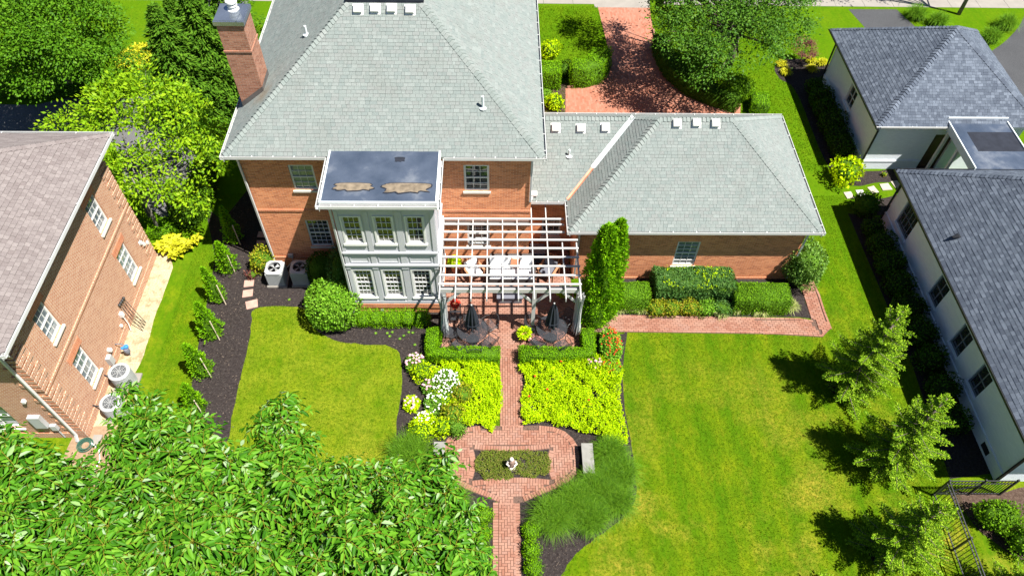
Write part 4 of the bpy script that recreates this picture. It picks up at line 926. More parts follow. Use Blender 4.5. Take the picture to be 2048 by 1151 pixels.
# the front building and the flat link between the two
w2 = white_house('white_house', 'white painted brick building with pyramid charcoal roof in the upper right', (20, 29, 0))
mb = MB(); W = Wxm(17.35); ow = [(28.75, 29.65, 1.05, 2.1)]; wall_face(mb, W, 25.85, 32.5, 0, 2.9, ow, depth=.12)
wall_face(mb, Wy(25.85), 17.35, 24, 0, 2.9, [(20.1, 21.0, 0, 2.1)], depth=.2); mb.quad((17.35, 32.5, 0), (24, 32.5, 0), (24, 32.5, 2.9), (17.35, 32.5, 2.9)); mb.quad((24, 25.85, 0), (24, 32.5, 0), (24, 32.5, 2.9), (24, 25.85, 2.9)); mb.build('wall', M['white_brick'], w2)
window(w2, W, *ow[0], 2, 2, M['white_trim'], M['glass'], M['white_brick'], fw=.05, depth=.11, sash=False)
MB().wbox(W, 25.8, 32.5, .46, .55, .001, .05).wbox(W, 25.8, 32.5, 0, .458, .001, .03).wbox(Wy(25.85), 17.3, 20.0, .46, .55, .001, .05).wbox(Wy(25.85), 17.3, 20.0, 0, .458, .001, .03).build('water_table', M['white_brick'], w2)
M['door_brown'] = plain('brown_door', (.06, .03, .022), .5, .4, .2)
dr = MB().wbox(Wy(25.85), 20.12, 20.98, .02, 2.08, -.16, -.10).build('door', M['door_brown'], w2)
for z0_, z1_ in ((.15, .9), (1.05, 1.9)): MB().wbox(Wy(25.85), 20.25, 20.5, z0_, z1_, -.098, -.085).wbox(Wy(25.85), 20.6, 20.85, z0_, z1_, -.098, -.085).build('door_panel', M['door_brown'], dr)
A, B, C, D = (16.92, 25.42, 2.93), (24.42, 25.42, 2.93), (24.42, 32.92, 2.93), (16.92, 32.92, 2.93); ap = (20.67, 29.17, 2.93+.69*3.75)
rm = MB()
for pl in ([A, B, ap], [B, C, ap], [C, D, ap], [D, A, ap]): plane_mesh(rm, pl, .012)
r2 = rm.build('roof', M['underlay'], w2)
put_tabs(r2, roof_tabs([A, B, ap], tab=(.09, .24), expo=.13), M['shingle_dark'], 170); put_tabs(r2, roof_tabs([D, A, ap], tab=(.09, .24), expo=.13), M['shingle_dark'], 60); put_tabs(r2, roof_tabs([B, C, ap])+roof_tabs([C, D, ap]), M['shingle_dark'], 0)
put_tabs(r2, cap_tabs(A, ap, .69)+cap_tabs(B, ap, .69)+cap_tabs(C, ap, .69)+cap_tabs(D, ap, .69, half=.12), M['shingle_dark'], 40, 'hip_cap', 'hip_caps')
MB().box(16.94, 24.4, 25.44, 32.9, 2.77, 2.90).build('soffit', M['white_trim'], w2)
gutter(r2, (16.92, 25.32, 2.93), (16.92, 33.0, 2.93), (-1, 0, 0), M['dark_trim'], 1.6, h=.09, wd=.07); gutter(r2, (16.84, 25.42, 2.93), (20.1, 25.42, 2.93), (0, -1, 0), M['white_trim'], 2, h=.06, wd=.05)
pipe(w2, [(16.95, 25.4, 2.8), (17.28, 25.78, 2.4), (17.28, 25.78, .25), (17.22, 25.6, .1)], .08, M['dark_trim']); pipe(w2, [(16.95, 32.6, 2.8), (17.28, 32.52, 2.4), (17.28, 32.52, .1)], .08, M['dark_trim'])
br2 = empty('covered_walk', (21, 24, 0), label='flat dark roofed passage joining the two white houses', cat='passage')
MB().box(20.15, 22.75, 22.6, 25.7, 2.80, 3.02).build('roof', M['membrane'], br2)
MB().box(20.10, 20.148, 22.6, 25.7, 2.72, 3.08).box(20.1, 22.8, 25.702, 25.75, 2.95, 3.20).box(22.752, 22.8, 22.6, 25.7, 2.72, 3.08).build('fascia', M['valley'], br2)
MB().box(20.7, 22.752, 23.7, 24.95, 3.022, 3.026).build('roof_patch', M['deck_dark'], br2)
for y_ in (22.9, 24.2, 25.3): MB().box(20.2, 20.32, y_, y_+.12, 0, 2.8).build('post', M['white_trim'], br2)
# black iron fence and gate
fn = empty('iron_fence', (14.9, 7, 0), label='black iron picket fence between the lawn and the brown mulch', cat='fence')
fa, fb = Vector((14.98, 9.62, 0)), Vector((14.80, 1.5, 0)); fd = (fb-fa)
for z_ in (.12, 1.02, 1.18): MB().bar(fa+Vector((0, 0, z_)), fb+Vector((0, 0, z_)), .03, .03).build('rail', M['iron'], fn)
n_ = 62; me = None
for k in range(n_):
    p = fa+fd*((k+.5)/n_)
    if me is None: o = MB().box(p.x-.009, p.x+.009, p.y-.009, p.y+.009, .04, 1.17).build('picket', M['iron'], fn); me = o.data; z0_ = o.location.z
    else: o = bpy.data.objects.new('picket', me); o.location = (p.x, p.y, z0_); link(o, fn)
for k in (0, .232, .47, .70, .93): p = fa+fd*k; MB().box(p.x-.03, p.x+.03, p.y-.03, p.y+.03, 0, 1.25).build('post', M['iron'], fn)
gt = empty('iron_gate', (16.1, 9.6, 0), label='black iron gate with lattice closing the fence at the white house', cat='gate')
for z_ in (.12, .95, 1.18): MB().bar((15.05, 9.62, z_), (17.3, 9.62, z_), .03, .03).build('rail', M['iron'], gt)
for k in range(20):
    x_ = 15.12+k*.112; MB().box(x_-.008, x_+.008, 9.61, 9.63, .05, 1.17).build('picket', M['iron'], gt)
for x_ in (16.2, 17.28): MB().box(x_-.03, x_+.03, 9.59, 9.65, 0, 1.25).build('post', M['iron'], gt)
MB().bar((15.06, 9.60, .15), (16.2, 9.60, .93), .03, .02).build('brace', M['iron'], gt)
# ================================================================== pergola and patio furniture
pg = empty('pergola', (.5, 17.8, 0), label='white slatted pergola over the brick patio with tied back curtains', cat='pergola')
M['perg'] = plain('pergola_paint', (.40, .395, .385), .5, .35, .05, 2)
for x_ in (-2.07, -1.50, -.93, -.36, .22, .785, 1.355, 1.93, 2.50):
    MB().box(x_-.019, x_+.019, 15.80, 19.74 if x_ < 1.3 else (20.5 if x_ < 2.4 else 18.5), 2.78, 2.95).build('rafter', M['perg'], pg)
MB().box(3.02, 3.064, 15.80, 18.5, 2.78, 2.95).build('rafter', M['perg'], pg)
for i, y_ in enumerate((19.69, 19.40, 19.00, 18.60, 18.18, 17.74, 17.30, 16.87, 16.45)):
    x1_ = (2.62 if y_ > 18.6 else 3.10); MB().box(-2.12, x1_, y_-.036, y_+.036, 2.952, 2.995).build('slat', M['perg'], pg)
MB().box(-2.1, 1.29, 19.70, 19.785, 2.60, 2.778).build('ledger', M['perg'], pg)
MB().box(-2.14, 3.10, 16.36, 16.41, 2.56, 2.776).box(-2.14, 3.10, 16.46, 16.51, 2.56, 2.776).build('beam', M['perg'], pg)
for x_ in (-1.95, 1.40, 3.04):
    MB().box(x_-.07, x_+.07, 16.365, 16.505, .0, 2.56).box(x_-.10, x_+.10, 16.33, 16.54, .01, .22).build('post', M['perg'], pg)
for x_, s_ in ((1.40, -1), (1.40, 1), (3.04, -1), (-1.95, 1)):
    MB().bar((x_+s_*.07, 16.435, 1.95), (x_+s_*.62, 16.435, 2.55), .07, .10).build('brace', M['perg'], pg)
def curtain(x_, y_, label):
    """gathered hanging cloth with folds, tied near the middle"""
    n, rows = 40, 12; vs = []; fs = []
    for j in range(rows+1):
        z_ = 2.5-2.32*j/rows; sp = .30-.13*math.sin(math.pi*min(1, j/rows*1.15))+.02*j/rows
        for i in range(n):
            an = 2*math.pi*i/n; r_ = sp*(.62+.38*math.cos(9*an+j*.25)); vs.append((x_+r_*.55*math.cos(an), y_+r_*.8*math.sin(an), z_))
    for j in range(rows):
        for i in range(n): fs.append((j*n+i, j*n+(i+1) % n, (j+1)*n+(i+1) % n, (j+1)*n+i))
    return MB().add(vs, fs).build('curtain', M['curtain'], smooth=True, label=label, cat='curtain', group='pergola curtains')
M['curtain2'] = plain('curtain_white', (.42, .43, .42), .8, .2, .1, 9)
curtain(-2.02, 16.22, 'gathered grey curtain tied at the left pergola post by the bay'); c2 = curtain(3.12, 16.30, 'gathered pale curtain tied at the right pergola post by the tall conifer')
c2.data.materials[0] = M['curtain2']

def iron_chair():
    r = empty('patio_chair'); fr_ = MB()
    # bent steel hoop back, arms and four legs
    bk_ = [(-.25, .20, .42), (-.27, .25, .62), (-.24, .29, .80), (-.12, .32, .91), (0, .325, .94), (.12, .32, .91), (.24, .29, .80), (.27, .25, .62), (.25, .20, .42)]
    fr_.tube(bk_, .012, 6); fr_.tube([(-.25, .2, .42), (-.26, -.2, .42), (0, -.25, .42), (.26, -.2, .42), (.25, .2, .42)], .012, 6)
    f_ = fr_.build('frame', M['iron'], r)
    for s_ in (-1, 1):
        MB().tube([(s_*.27, .25, .64), (s_*.31, .05, .66), (s_*.30, -.2, .64), (s_*.29, -.24, .55), (s_*.28, -.2, .42)], .012, 6).build('arm', M['iron'], r)
        MB().tube([(s_*.25, -.2, .42), (s_*.27, -.24, .2), (s_*.28, -.26, .02)], .012, 6).build('leg', M['iron'], r); MB().tube([(s_*.24, .2, .42), (s_*.26, .26, .2), (s_*.27, .32, .02)], .012, 6).build('leg', M['iron'], r)
    st = MB(); st.add([(-.25, .2, .425), (-.26, -.2, .425), (-.13, -.24, .42), (.13, -.24, .42), (.26, -.2, .425), (.25, .2, .425), (0, 0, .40)], [(0, 1, 6), (1, 2, 6), (2, 3, 6), (3, 4, 6), (4, 5, 6), (5, 0, 6)]); st.build('seat', M['screen'], r)
    bb = MB(); n = len(bk_); bb.add(bk_+[(p[0]*.9, p[1]+.03, p[2]*.97) for p in bk_], []); bb.add(bk_, [tuple(range(n))]); bb.build('backrest', M['screen'], r)
    return r
def iron_table():
    r = empty('patio_table'); n = 28
    MB().add([(.58*math.cos(2*math.pi*k/n), .58*math.sin(2*math.pi*k/n), .715) for k in range(n)], [tuple(range(n))]).build('tabletop', M['screen'], r)
    rm_ = MB().tube([(.59*math.cos(t_), .59*math.sin(t_), .715) for t_ in np.linspace(0, 2*math.pi, 33)], .016, 6, cap=False)
    rm_.tube([(.12*math.cos(t_), .12*math.sin(t_), .71) for t_ in np.linspace(0, 2*math.pi, 17)], .01, 5, cap=False)
    for k in range(8): an = k*math.pi/4; rm_.bar((.1*math.cos(an), .1*math.sin(an), .705), (.58*math.cos(an), .58*math.sin(an), .705), .012, .012)
    rm_.build('rim', M['iron'], r)
    for k in range(4):
        an = math.pi/4+k*math.pi/2; c_, s_ = math.cos(an), math.sin(an); MB().tube([(.5*c_, .5*s_, .70), (.32*c_, .32*s_, .42), (.30*c_, .30*s_, .25), (.46*c_, .46*s_, .02)], .014, 6).build('leg', M['iron'], r)
    return r
def parasol():
    r = empty('closed_parasol'); n = 32; vs = []; fs = []; prof = [(.03, 2.30), (.08, 2.2), (.15, 2.0), (.22, 1.6), (.27, 1.2), (.29, 0.98)]
    for rr_, z_ in prof:
        for k in range(n): an = 2*math.pi*k/n; q = rr_*(.70+.30*math.cos(8*an)); vs.append((q*math.cos(an), q*math.sin(an), z_))
    for j in range(len(prof)-1):
        for k in range(n): fs.append((j*n+k, j*n+(k+1) % n, (j+1)*n+(k+1) % n, (j+1)*n+k))
    MB().add(vs, fs).build('canopy', M['cloth'], r, smooth=True)
    MB().tube([(0, 0, 0.02), (0, 0, 2.32)], .019, 8).build('pole', M['iron'], r); MB().lathe([(.0, 0), (.03, .01), (.03, .05), (.0, .07)], (0, 0, 2.31), 8).build('finial', M['ac_metal'], r)
    MB().lathe([(.24, 0), (.24, .04), (.06, .07), (.03, .16)], (0, 0, .045), 16).build('base', M['iron'], r); MB().tube([(.25*math.cos(t_), .25*math.sin(t_), 1.28) for t_ in np.linspace(0, 2*math.pi, 17)], .012, 5, cap=False).build('strap', M['cloth'], r)
    return r
T0, P0, C0 = iron_table(), parasol(), iron_chair()
TL, TR = (-.93, 15.97), (2.12, 16.05)
T0.location = (*TL, .045); tag(T0, 'round black mesh patio table left of the path', 'table', 'round patio tables')
t2 = dup(T0, (*TR, .045), .3, 'round black mesh patio table by the tall conifer')
P0.location = (*TL, 0); tag(P0, 'closed black parasol standing in the left patio table', 'parasol', 'closed patio parasols')
dup(P0, (*TR, 0), .2, 'closed black parasol standing in the right patio table')
ch = [(TL, 35, 'at the left table, back turned to the sofa side on the right'), (TL, 95, 'behind the left table and its parasol'), (TL, 175, 'between the left table and the left curtain'), (TL, 228, 'at the left table nearest the left hedge corner'), (TL, 275, 'at the left table right against the left hedge'), (TL, 325, 'pulled out at the right front of the left table'),
      (TR, 150, 'behind the middle pergola post at the right table'), (TR, 45, 'at the right table nearest the tall conifer'), (TR, 225, 'at the right table nearest the middle post'), (TR, 300, 'at the right table against the right hedge')]
for i, (T_, dg, wh_) in enumerate(ch):
    an = math.radians(dg); R_ = .80; loc = (T_[0]+R_*math.cos(an), T_[1]+R_*math.sin(an)*.9, .045); rz_c = an-math.pi/2
    if i == 0: C0.location = loc; C0.rotation_euler = (0, 0, rz_c); o = C0
    else: o = dup(C0, loc, rz_c)
    tag(o, 'black mesh chair '+wh_, 'chair', 'black patio chairs')
# outdoor sofa with white cushions under the slats
sf = empty('outdoor_sofa', (.6, 19.3, 0), label='dark wicker sofa with white cushions under the pergola', cat='sofa')
MB().box(-.30, 1.48, 18.78, 19.62, .08, .30).build('base', M['wicker'], sf)
for x0_, x1_ in ((-.42, -.302), (1.482, 1.60)): MB().box(x0_, x1_, 18.78, 19.68, .05, .62).build('armrest', M['wicker'], sf)
MB().box(-.30, 1.48, 19.625, 19.72, .05, .85).build('backrest', M['wicker'], sf)
def cushion(x0, x1, y0, y1, z0, z1, nm='cushion', mat=None, par=sf):
    mb_ = MB(); b = .04
    ring = lambda i, z_: [(x0+i, y0+i, z_), (x1-i, y0+i, z_), (x1-i, y1-i, z_), (x0+i, y1-i, z_)]
    mb_.add(ring(b, z0)+ring(0, z0+b)+ring(0, z1-b)+ring(b, z1), [(3, 2, 1, 0)]+[(4*j+i, 4*j+(i+1) % 4, 4*j+4+(i+1) % 4, 4*j+4+i) for j in range(3) for i in range(4)]+[(12, 13, 14, 15)]); return mb_.build(nm, mat or M['cushion'], par)
for k in range(2): cushion(-.29+k*.89, .58+k*.89, 18.76, 19.45, .302, .46); cushion(-.29+k*.89, .58+k*.89, 19.46, 19.62, .35, .88)
ps = MB().add([(.55, 19.28, .50), (.92, 19.22, .50), (.96, 19.38, .85), (.60, 19.44, .86), (.57, 19.36, .50), (.94, 19.30, .50), (.98, 19.45, .82), (.62, 19.50, .83)], [(0, 1, 2, 3), (7, 6, 5, 4), (0, 4, 5, 1), (1, 5, 6, 2), (2, 6, 7, 3), (3, 7, 4, 0)])
ps.build('scatter_pillow', M['terracotta'], label='terracotta pillow leaning on the white sofa', cat='pillow')
def armchair(x_, y_, rot, label, cush):
    r = empty('armchair'); w_ = .34
    for sx in (-1, 1):
        for sy in (-1, 1): MB().box(sx*w_-.025, sx*w_+.025, sy*.32-.025, sy*.32+.025, 0, .58).build('leg', M['tw'], r)
        MB().box(sx*w_-.045, sx*w_+.045, -.36, .36, .582, .62).build('armrest', M['tw'], r)
    for k in range(7): MB().box(-.29, .29, -.33+k*.092, -.27+k*.092, .34, .365).build('slat', M['tw'], r)
    for k in range(6): MB().bar((-.25+k*.1, .30, .38), (-.25+k*.1, .42, .86), .05, .02).build('back_slat', M['tw'], r)
    MB().bar((-.31, .43, .88), (.31, .43, .88), .05, .05).build('top_rail', M['tw'], r)
    cushion(-.28, .28, -.32, .26, .367, .47, 'cushion', cush, r); cushion(-.27, .27, .14, .26, .472, .86, 'back_cushion', cush, r)
    r.location = (x_, y_, .045); r.rotation_euler = (0, 0, rot); return tag(r, label, 'armchair')
M['tw'] = plain('teak', (.33, .16, .085), .7, .3, .2, 8)
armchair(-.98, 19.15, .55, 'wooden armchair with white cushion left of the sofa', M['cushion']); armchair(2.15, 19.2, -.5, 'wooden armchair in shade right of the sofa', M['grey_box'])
ct = empty('coffee_table', (.53, 18.0, 0), label='low slate grey coffee table in front of the sofa', cat='table')
MB().box(.0, 1.06, 17.72, 18.22, .36, .42).build('tabletop', M['grey_box'], ct); MB().box(.04, 1.02, 17.76, 18.18, .045, .358).build('base', M['grey_box'], ct)
gr_ = empty('storage_box', (1.75, 19.9, 0), label='grey storage chest against the shaded wall behind the pergola', cat='chest'); MB().box(1.45, 2.0, 19.9, 20.4, .045, .62).build('body', M['grey_box'], gr_); MB().box(1.42, 2.03, 19.87, 20.43, .622, .68).build('lid', M['grey_box'], gr_)
# small iron plant stand with red flowers by the left curtain
ps_ = empty('plant_stand', (-1.62, 16.95, 0), label='black iron plant stand behind the left curtain', cat='plant stand')
for sx in (-1, 1):
    for sy in (-1, 1): MB().box(-1.62+sx*.2-.01, -1.62+sx*.2+.01, 16.95+sy*.2-.01, 16.95+sy*.2+.01, .045, .85).build('leg', M['iron'], ps_)
for z_ in (.3, .83): MB().box(-1.84, -1.40, 16.73, 17.17, z_, z_+.02).build('shelf', M['screen'], ps_)
# small mat by the right hedge
M['mat_pink'] = plain('pink_tile', (.55, .25, .22), .7, .3, .35, 5)
cp_ = g(1071, 672, .3); MB().box(cp_[0]-.28, cp_[0]+.28, cp_[1]-.18, cp_[1]+.18, .20, .26).box(cp_[0]-.20, cp_[0]+.20, cp_[1]-.12, cp_[1]+.12, .04, .198).build('side_table', M['mat_pink'], label='small pink side table between the post and the right hedge', cat='side table')
# condensers beside the house
def box_condenser(x_, y_, label):
    c = empty('air_conditioner', (x_, y_, 0), label=label, cat='air conditioner', group='square air conditioners by the house corner'); h_, w_ = .86, .34
    MB().box(x_-.40, x_+.40, y_-.40, y_+.40, 0.004, .08).build('pad', M['concrete'], c)
    hb = MB(); n = 16; k_ = []
    hb.box(x_-w_, x_+w_, y_-w_, y_+w_, .08, h_-.06); hb.build('housing', M['ac_metal'], c)
    lv = MB()
    for k in range(12):
        t_ = -w_+.04+k*(2*w_-.08)/11
        lv.box(x_+t_-.012, x_+t_+.012, y_-w_-.012, y_-w_-.001, .12, h_-.10); lv.box(x_+w_+.001, x_+w_+.012, y_+t_-.012, y_+t_+.012, .12, h_-.10)
    lv.build('louvre', M['ac_metal'], c)
    sq = []; cr = []
    for k in range(n): an = 2*math.pi*(k+.5)/n; m_ = max(abs(math.cos(an)), abs(math.sin(an))); sq.append((x_+(w_+.02)*math.cos(an)/m_, y_+(w_+.02)*math.sin(an)/m_)); cr.append((x_+.26*math.cos(an), y_+.26*math.sin(an)))
    tp = MB(); tp.add([(*p_, h_) for p_ in sq]+[(*p_, h_+.03) for p_ in cr]+[(*p_, h_-.06) for p_ in sq]+[(*p_, h_-.08) for p_ in cr], [(i, (i+1) % n, n+(i+1) % n, n+i) for i in range(n)]+[(2*n+i, 2*n+(i+1) % n, (i+1) % n, i) for i in range(n)]+[(n+i, n+(i+1) % n, 3*n+(i+1) % n, 3*n+i) for i in range(n)]); tp.build('top', M['ac_metal'], c)
    MB().add([(*p_, h_-.06) for p_ in cr], [tuple(range(n))]).build('fan_well', M['ac_dark'], c)
    fb_ = MB()
    for k in range(4): an = k*math.pi/2+.4; fb_.add([(x_, y_, h_-.03), (x_+.22*math.cos(an), y_+.22*math.sin(an), h_-.05), (x_+.22*math.cos(an+.7), y_+.22*math.sin(an+.7), h_-.01)], [(0, 1, 2)])
    fb_.build('fan', M['ac_metal'], c)
    gl_ = MB()
    for r_ in (.07, .13, .19, .25): gl_.tube([(x_+r_*math.cos(t_), y_+r_*math.sin(t_), h_+.03) for t_ in np.linspace(0, 2*math.pi, 17)], .005, 4, cap=False)
    gl_.build('grille', M['iron'], c)
box_condenser(-9.02, 18.95, 'white square air conditioner in the sun at the house corner'); box_condenser(-8.02, 18.98, 'white square air conditioner in the shade of the bay')
MB().box(-8.62, -8.42, YF-.13, YF-.036, .62, .80).tube([(-8.5, YF-.08, .62), (-8.48, YF-.1, .4), (-8.75, YF-.3, .2)], .02).build('disconnect_box', M['ac_metal'], house)
# stone benches and the statue in the middle bed
def bench(x_, y_, label):
    b_ = empty('stone_bench', (x_, y_, 0), label=label, cat='bench', group='stone benches beside the paved round'); MB().box(x_-.20, x_+.20, y_-.55, y_+.55, .38, .46).build('seat', M['stone_bench'], b_)
    for s_ in (-1, 1): MB().box(x_-.16, x_+.16, y_+s_*.38-.07, y_+s_*.38+.07, 0, .378).build('leg', M['stone_bench'], b_)
q_ = g(1176, 915, .45); bench(q_[0], q_[1], 'pale stone bench at the right of the paved round'); q_ = g(878, 912, .45); bench(q_[0], q_[1], 'pale stone bench at the left, mostly hidden by leaves')
sc_ = g(1023, 934); st_ = empty('statue', (sc_[0], sc_[1], 0), label='small weathered stone figure in the middle planting bed', cat='statue')
M['statue'] = plain('weathered_stone', (.50, .46, .42), .8, .2, .3, 10, bump=.4); M['statue_dark'] = plain('bronze_brown', (.22, .15, .12), .7, .3, .3, 12)
MB().lathe([(.15, 0), (.15, .06), (.11, .09), (.10, .16), (.14, .20)], (sc_[0], sc_[1], .014), 10).build('pedestal', M['statue'], st_)
sm_ = MB(); sm_.lathe([(.12, .2), (.13, .28), (.10, .38), (.12, .48), (.09, .56), (.045, .60)], (sc_[0], sc_[1], .02), 10); sm_.build('body', M['statue_dark'], st_, smooth=True)
MB().lathe([(.0, 0), (.055, .02), (.075, .08), (.06, .14), (.0, .17)], (sc_[0]-.01, sc_[1]-.01, .60), 10).build('head', M['statue'], st_, smooth=True)
for s_ in (-1, 1): MB().tube([(sc_[0]+s_*.11, sc_[1], .52), (sc_[0]+s_*.17, sc_[1]-.06, .42), (sc_[0]+s_*.08, sc_[1]-.14, .40)], [.045, .038, .03], 7).build('arm', M['statue'], st_)
# ================================================================== planting
def unit(a): return a/np.maximum(np.linalg.norm(a, axis=-1, keepdims=True), 1e-9)
def rdir(n): return unit(rng.normal(size=(n, 3)))
def leaves(C, D, N, L, Wd, fold=0.25):
    """diamond leaves: centres at base C, axis D, face normal N -> V, Q(quads)"""
    n = len(C); L = np.broadcast_to(np.asarray(L, float), (n,))[:, None]; Wd = np.broadcast_to(np.asarray(Wd, float), (n,))[:, None]
    D = unit(D); Sd = unit(np.cross(D, N)); Nn = np.cross(Sd, D)
    V = np.stack([C, C+D*L*.45+Sd*Wd*.5-Nn*Wd*fold, C+D*L-Nn*L*.08, C+D*L*.45-Sd*Wd*.5-Nn*Wd*fold], 1).reshape(-1, 3)
    Q = (np.arange(n)*4)[:, None]+np.array([0, 1, 2, 3]); return V, Q
def leaves6(C, D, N, L, Wd, fold=.3, droop=.15):
    n = len(C); L = np.broadcast_to(np.asarray(L, float), (n,))[:, None]; Wd = np.broadcast_to(np.asarray(Wd, float), (n,))[:, None]
    D = unit(D); Sd = unit(np.cross(D, N)); Nn = np.cross(Sd, D)
    b1, b2 = C+D*L*.28, C+D*L*.64-Nn*L*droop*.5; tip = C+D*L*.98-Nn*L*droop
    up = Nn*Wd*fold
    V = np.stack([C, b1+Sd*Wd*.46+up, b2+Sd*Wd*.40+up*.8, tip, b2-Sd*Wd*.40+up*.8, b1-Sd*Wd*.46+up], 1).reshape(-1, 3)
    k = (np.arange(n)*6)[:, None]; Q = np.concatenate([k+np.array([0, 1, 2, 3]), k+np.array([0, 3, 4, 5])], 0); return V, Q
class Cloud:
    """collects quads with a material index"""
    def __init__(s): s.V = []; s.Q = []; s.M = []; s.n = 0
    def add(s, V, Q, m=0):
        s.V.append(V); s.Q.append(Q+s.n); s.M.append(np.full(len(Q), m)); s.n += len(V); return s
    def build(s, name, mats, parent=None, **k):
        mats = mats if isinstance(mats, (list, tuple)) else [mats]
        return np_mesh(name, np.concatenate(s.V), np.concatenate(s.Q), mats, parent, np.concatenate(s.M) if len(mats) > 1 else None, **k)
def lump(P, a, f, ph=0.0):
    return a*(np.sin(P[:, 0]*f+ph)*np.cos(P[:, 1]*f*1.13+ph*2)+.6*np.sin(P[:, 2]*f*1.7+P[:, 0]*f*.6+ph*3)+.5*np.sin(P[:, 0]*f*2.3+P[:, 1]*f*1.9+ph))
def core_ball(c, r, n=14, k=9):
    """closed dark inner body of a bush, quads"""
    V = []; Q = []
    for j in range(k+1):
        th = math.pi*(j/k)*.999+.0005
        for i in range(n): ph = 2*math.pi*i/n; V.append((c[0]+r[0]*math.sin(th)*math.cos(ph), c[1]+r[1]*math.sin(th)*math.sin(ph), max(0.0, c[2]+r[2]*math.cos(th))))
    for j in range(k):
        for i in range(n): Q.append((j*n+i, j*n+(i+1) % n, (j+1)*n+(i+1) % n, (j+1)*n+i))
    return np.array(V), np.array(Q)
def foliage_on(P, Nr, size, asp, spread=.55, jit=.03, up=.35):
    n = len(P); N = unit(Nr+rdir(n)*spread); D = unit(np.cross(N, rdir(n))+np.array([0, 0, up])+Nr*.35)
    L = size*rng.uniform(.7, 1.3, n); return leaves(P+Nr*rng.uniform(-jit*2, jit, n)[:, None], D, N, L, L*asp)
LM = {}
LM['box'] = leafy('boxwood_leaf', [(0.058, 0.156, 0.006), (0.111, 0.247, 0.008), (0.169, 0.325, 0.011)], .25, .05)
LM['hedge'] = leafy('hedge_leaf', [(0.074, 0.196, 0.003), (0.131, 0.299, 0.004), (0.189, 0.380, 0.006)], .25, .05)
LM['shaded_leaf'] = leafy('shade_darkened_leaf', [(.018, .055, .004), (.035, .09, .005), (.06, .125, .008)], .2, .05)  # leaf green darkened for shrubs in shadow: shade put into the colour
LM['arb'] = leafy('arborvitae_leaf', [(0.069, 0.207, 0.005), (0.152, 0.359, 0.006), (0.262, 0.497, 0.011)], .3, .05)
LM['vib'] = leafy('viburnum_leaf', [(.035, .10, .018), (.06, .145, .028), (.10, .19, .04)], .2, .12)
LM['holly'] = leafy('variegated_leaf', [(0.053, 0.126, 0.021), (0.116, 0.231, 0.032), (0.231, 0.378, 0.084)], .2, .12)
LM['ball'] = leafy('euonymus_leaf', [(.06, .17, .006), (.12, .27, .012), (.19, .36, .03)], .2, .10)
LM['chart'] = leafy('chartreuse_leaf', [(0.121, 0.247, 0.002), (0.243, 0.403, 0.003), (0.392, 0.572, 0.004), (0.567, 0.754, 0.008)], .3, .03, .45, 2.5)
LM['spirea'] = leafy('spirea_leaf', [(.13, .20, .008), (.24, .30, .012), (.32, .33, .02), (.30, .20, .03)], .3, .05)
LM['hosta'] = leafy('golden_hosta_leaf', [(0.300, 0.315, 0.009), (0.435, 0.435, 0.015), (0.510, 0.495, 0.038)], .25, .06)
LM['green'] = leafy('herb_leaf', [(0.060, 0.168, 0.014), (0.120, 0.252, 0.024), (0.192, 0.336, 0.030)], .3, .06)
LM['spruce'] = leafy('spruce_needle', [(0.041, 0.109, 0.006), (0.093, 0.195, 0.008), (0.175, 0.304, 0.012), (0.310, 0.456, 0.030)], .2, .03)
LM['maple'] = leafy('maple_leaf', [(0.039, 0.116, 0.004), (0.066, 0.176, 0.007), (0.110, 0.237, 0.011)], .3, .08)
LM['conif'] = leafy('hemlock_needle', [(.03, .085, .006), (.055, .135, .009), (.10, .20, .015)], .2, .03)
LM['magnolia'] = leafy('magnolia_leaf', [(.09, .20, .004), (.17, .32, .006), (.28, .42, .012)], .35, .08)
LM['oak'] = leafy('oak_leaf', [(0.031, 0.094, 0.007), (0.055, 0.143, 0.011), (0.099, 0.204, 0.018)], .25, .10)
LM['near'] = leafy('broad_leaflet', [(0.020, 0.082, 0.003), (0.028, 0.105, 0.004), (0.037, 0.126, 0.005), (0.043, 0.145, 0.006), (0.049, 0.160, 0.007), (0.057, 0.175, 0.008), (0.066, 0.189, 0.009), (0.082, 0.213, 0.011), (0.107, 0.242, 0.015), (0.123, 0.262, 0.019), (0.246, 0.349, 0.190)], .16, .1)
LM['twig'] = leafy('yellow_twig', [(0.120, 0.120, 0.012), (0.180, 0.162, 0.018)], .1, .05)
LM['fgrass'] = leafy('fountain_grass_blade', [(0.051, 0.137, 0.006), (0.087, 0.206, 0.009), (0.145, 0.275, 0.016)], .3, .08)
LM['lirio'] = leafy('variegated_blade', [(0.198, 0.270, 0.045), (0.342, 0.378, 0.126), (0.450, 0.450, 0.216)], .3, .05)
LM['redleaf'] = leafy('red_maple_leaf', [(.10, .03, .03), (.16, .06, .05), (.20, .10, .07)], .3, .05)
LM['white_f'] = leafy('white_petal', [(.72, .72, .68), (.80, .79, .76)], .15, .03); LM['pink_f'] = leafy('pink_petal', [(.60, .28, .36), (.74, .46, .52)], .2, .03); LM['red_f'] = leafy('red_petal', [(.50, .02, .015), (.62, .06, .03)], .2, .03)
LM['cover'] = leafy('creeping_cover_leaf', [(0.077, 0.143, 0.013), (0.154, 0.220, 0.022), (0.220, 0.187, 0.055), (0.110, 0.187, 0.017)], .3, .04)
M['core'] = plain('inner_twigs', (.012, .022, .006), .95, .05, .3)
M['core_lit'] = plain('inner_leaves', (0.048, 0.104, 0.008), .95, .05, .3)

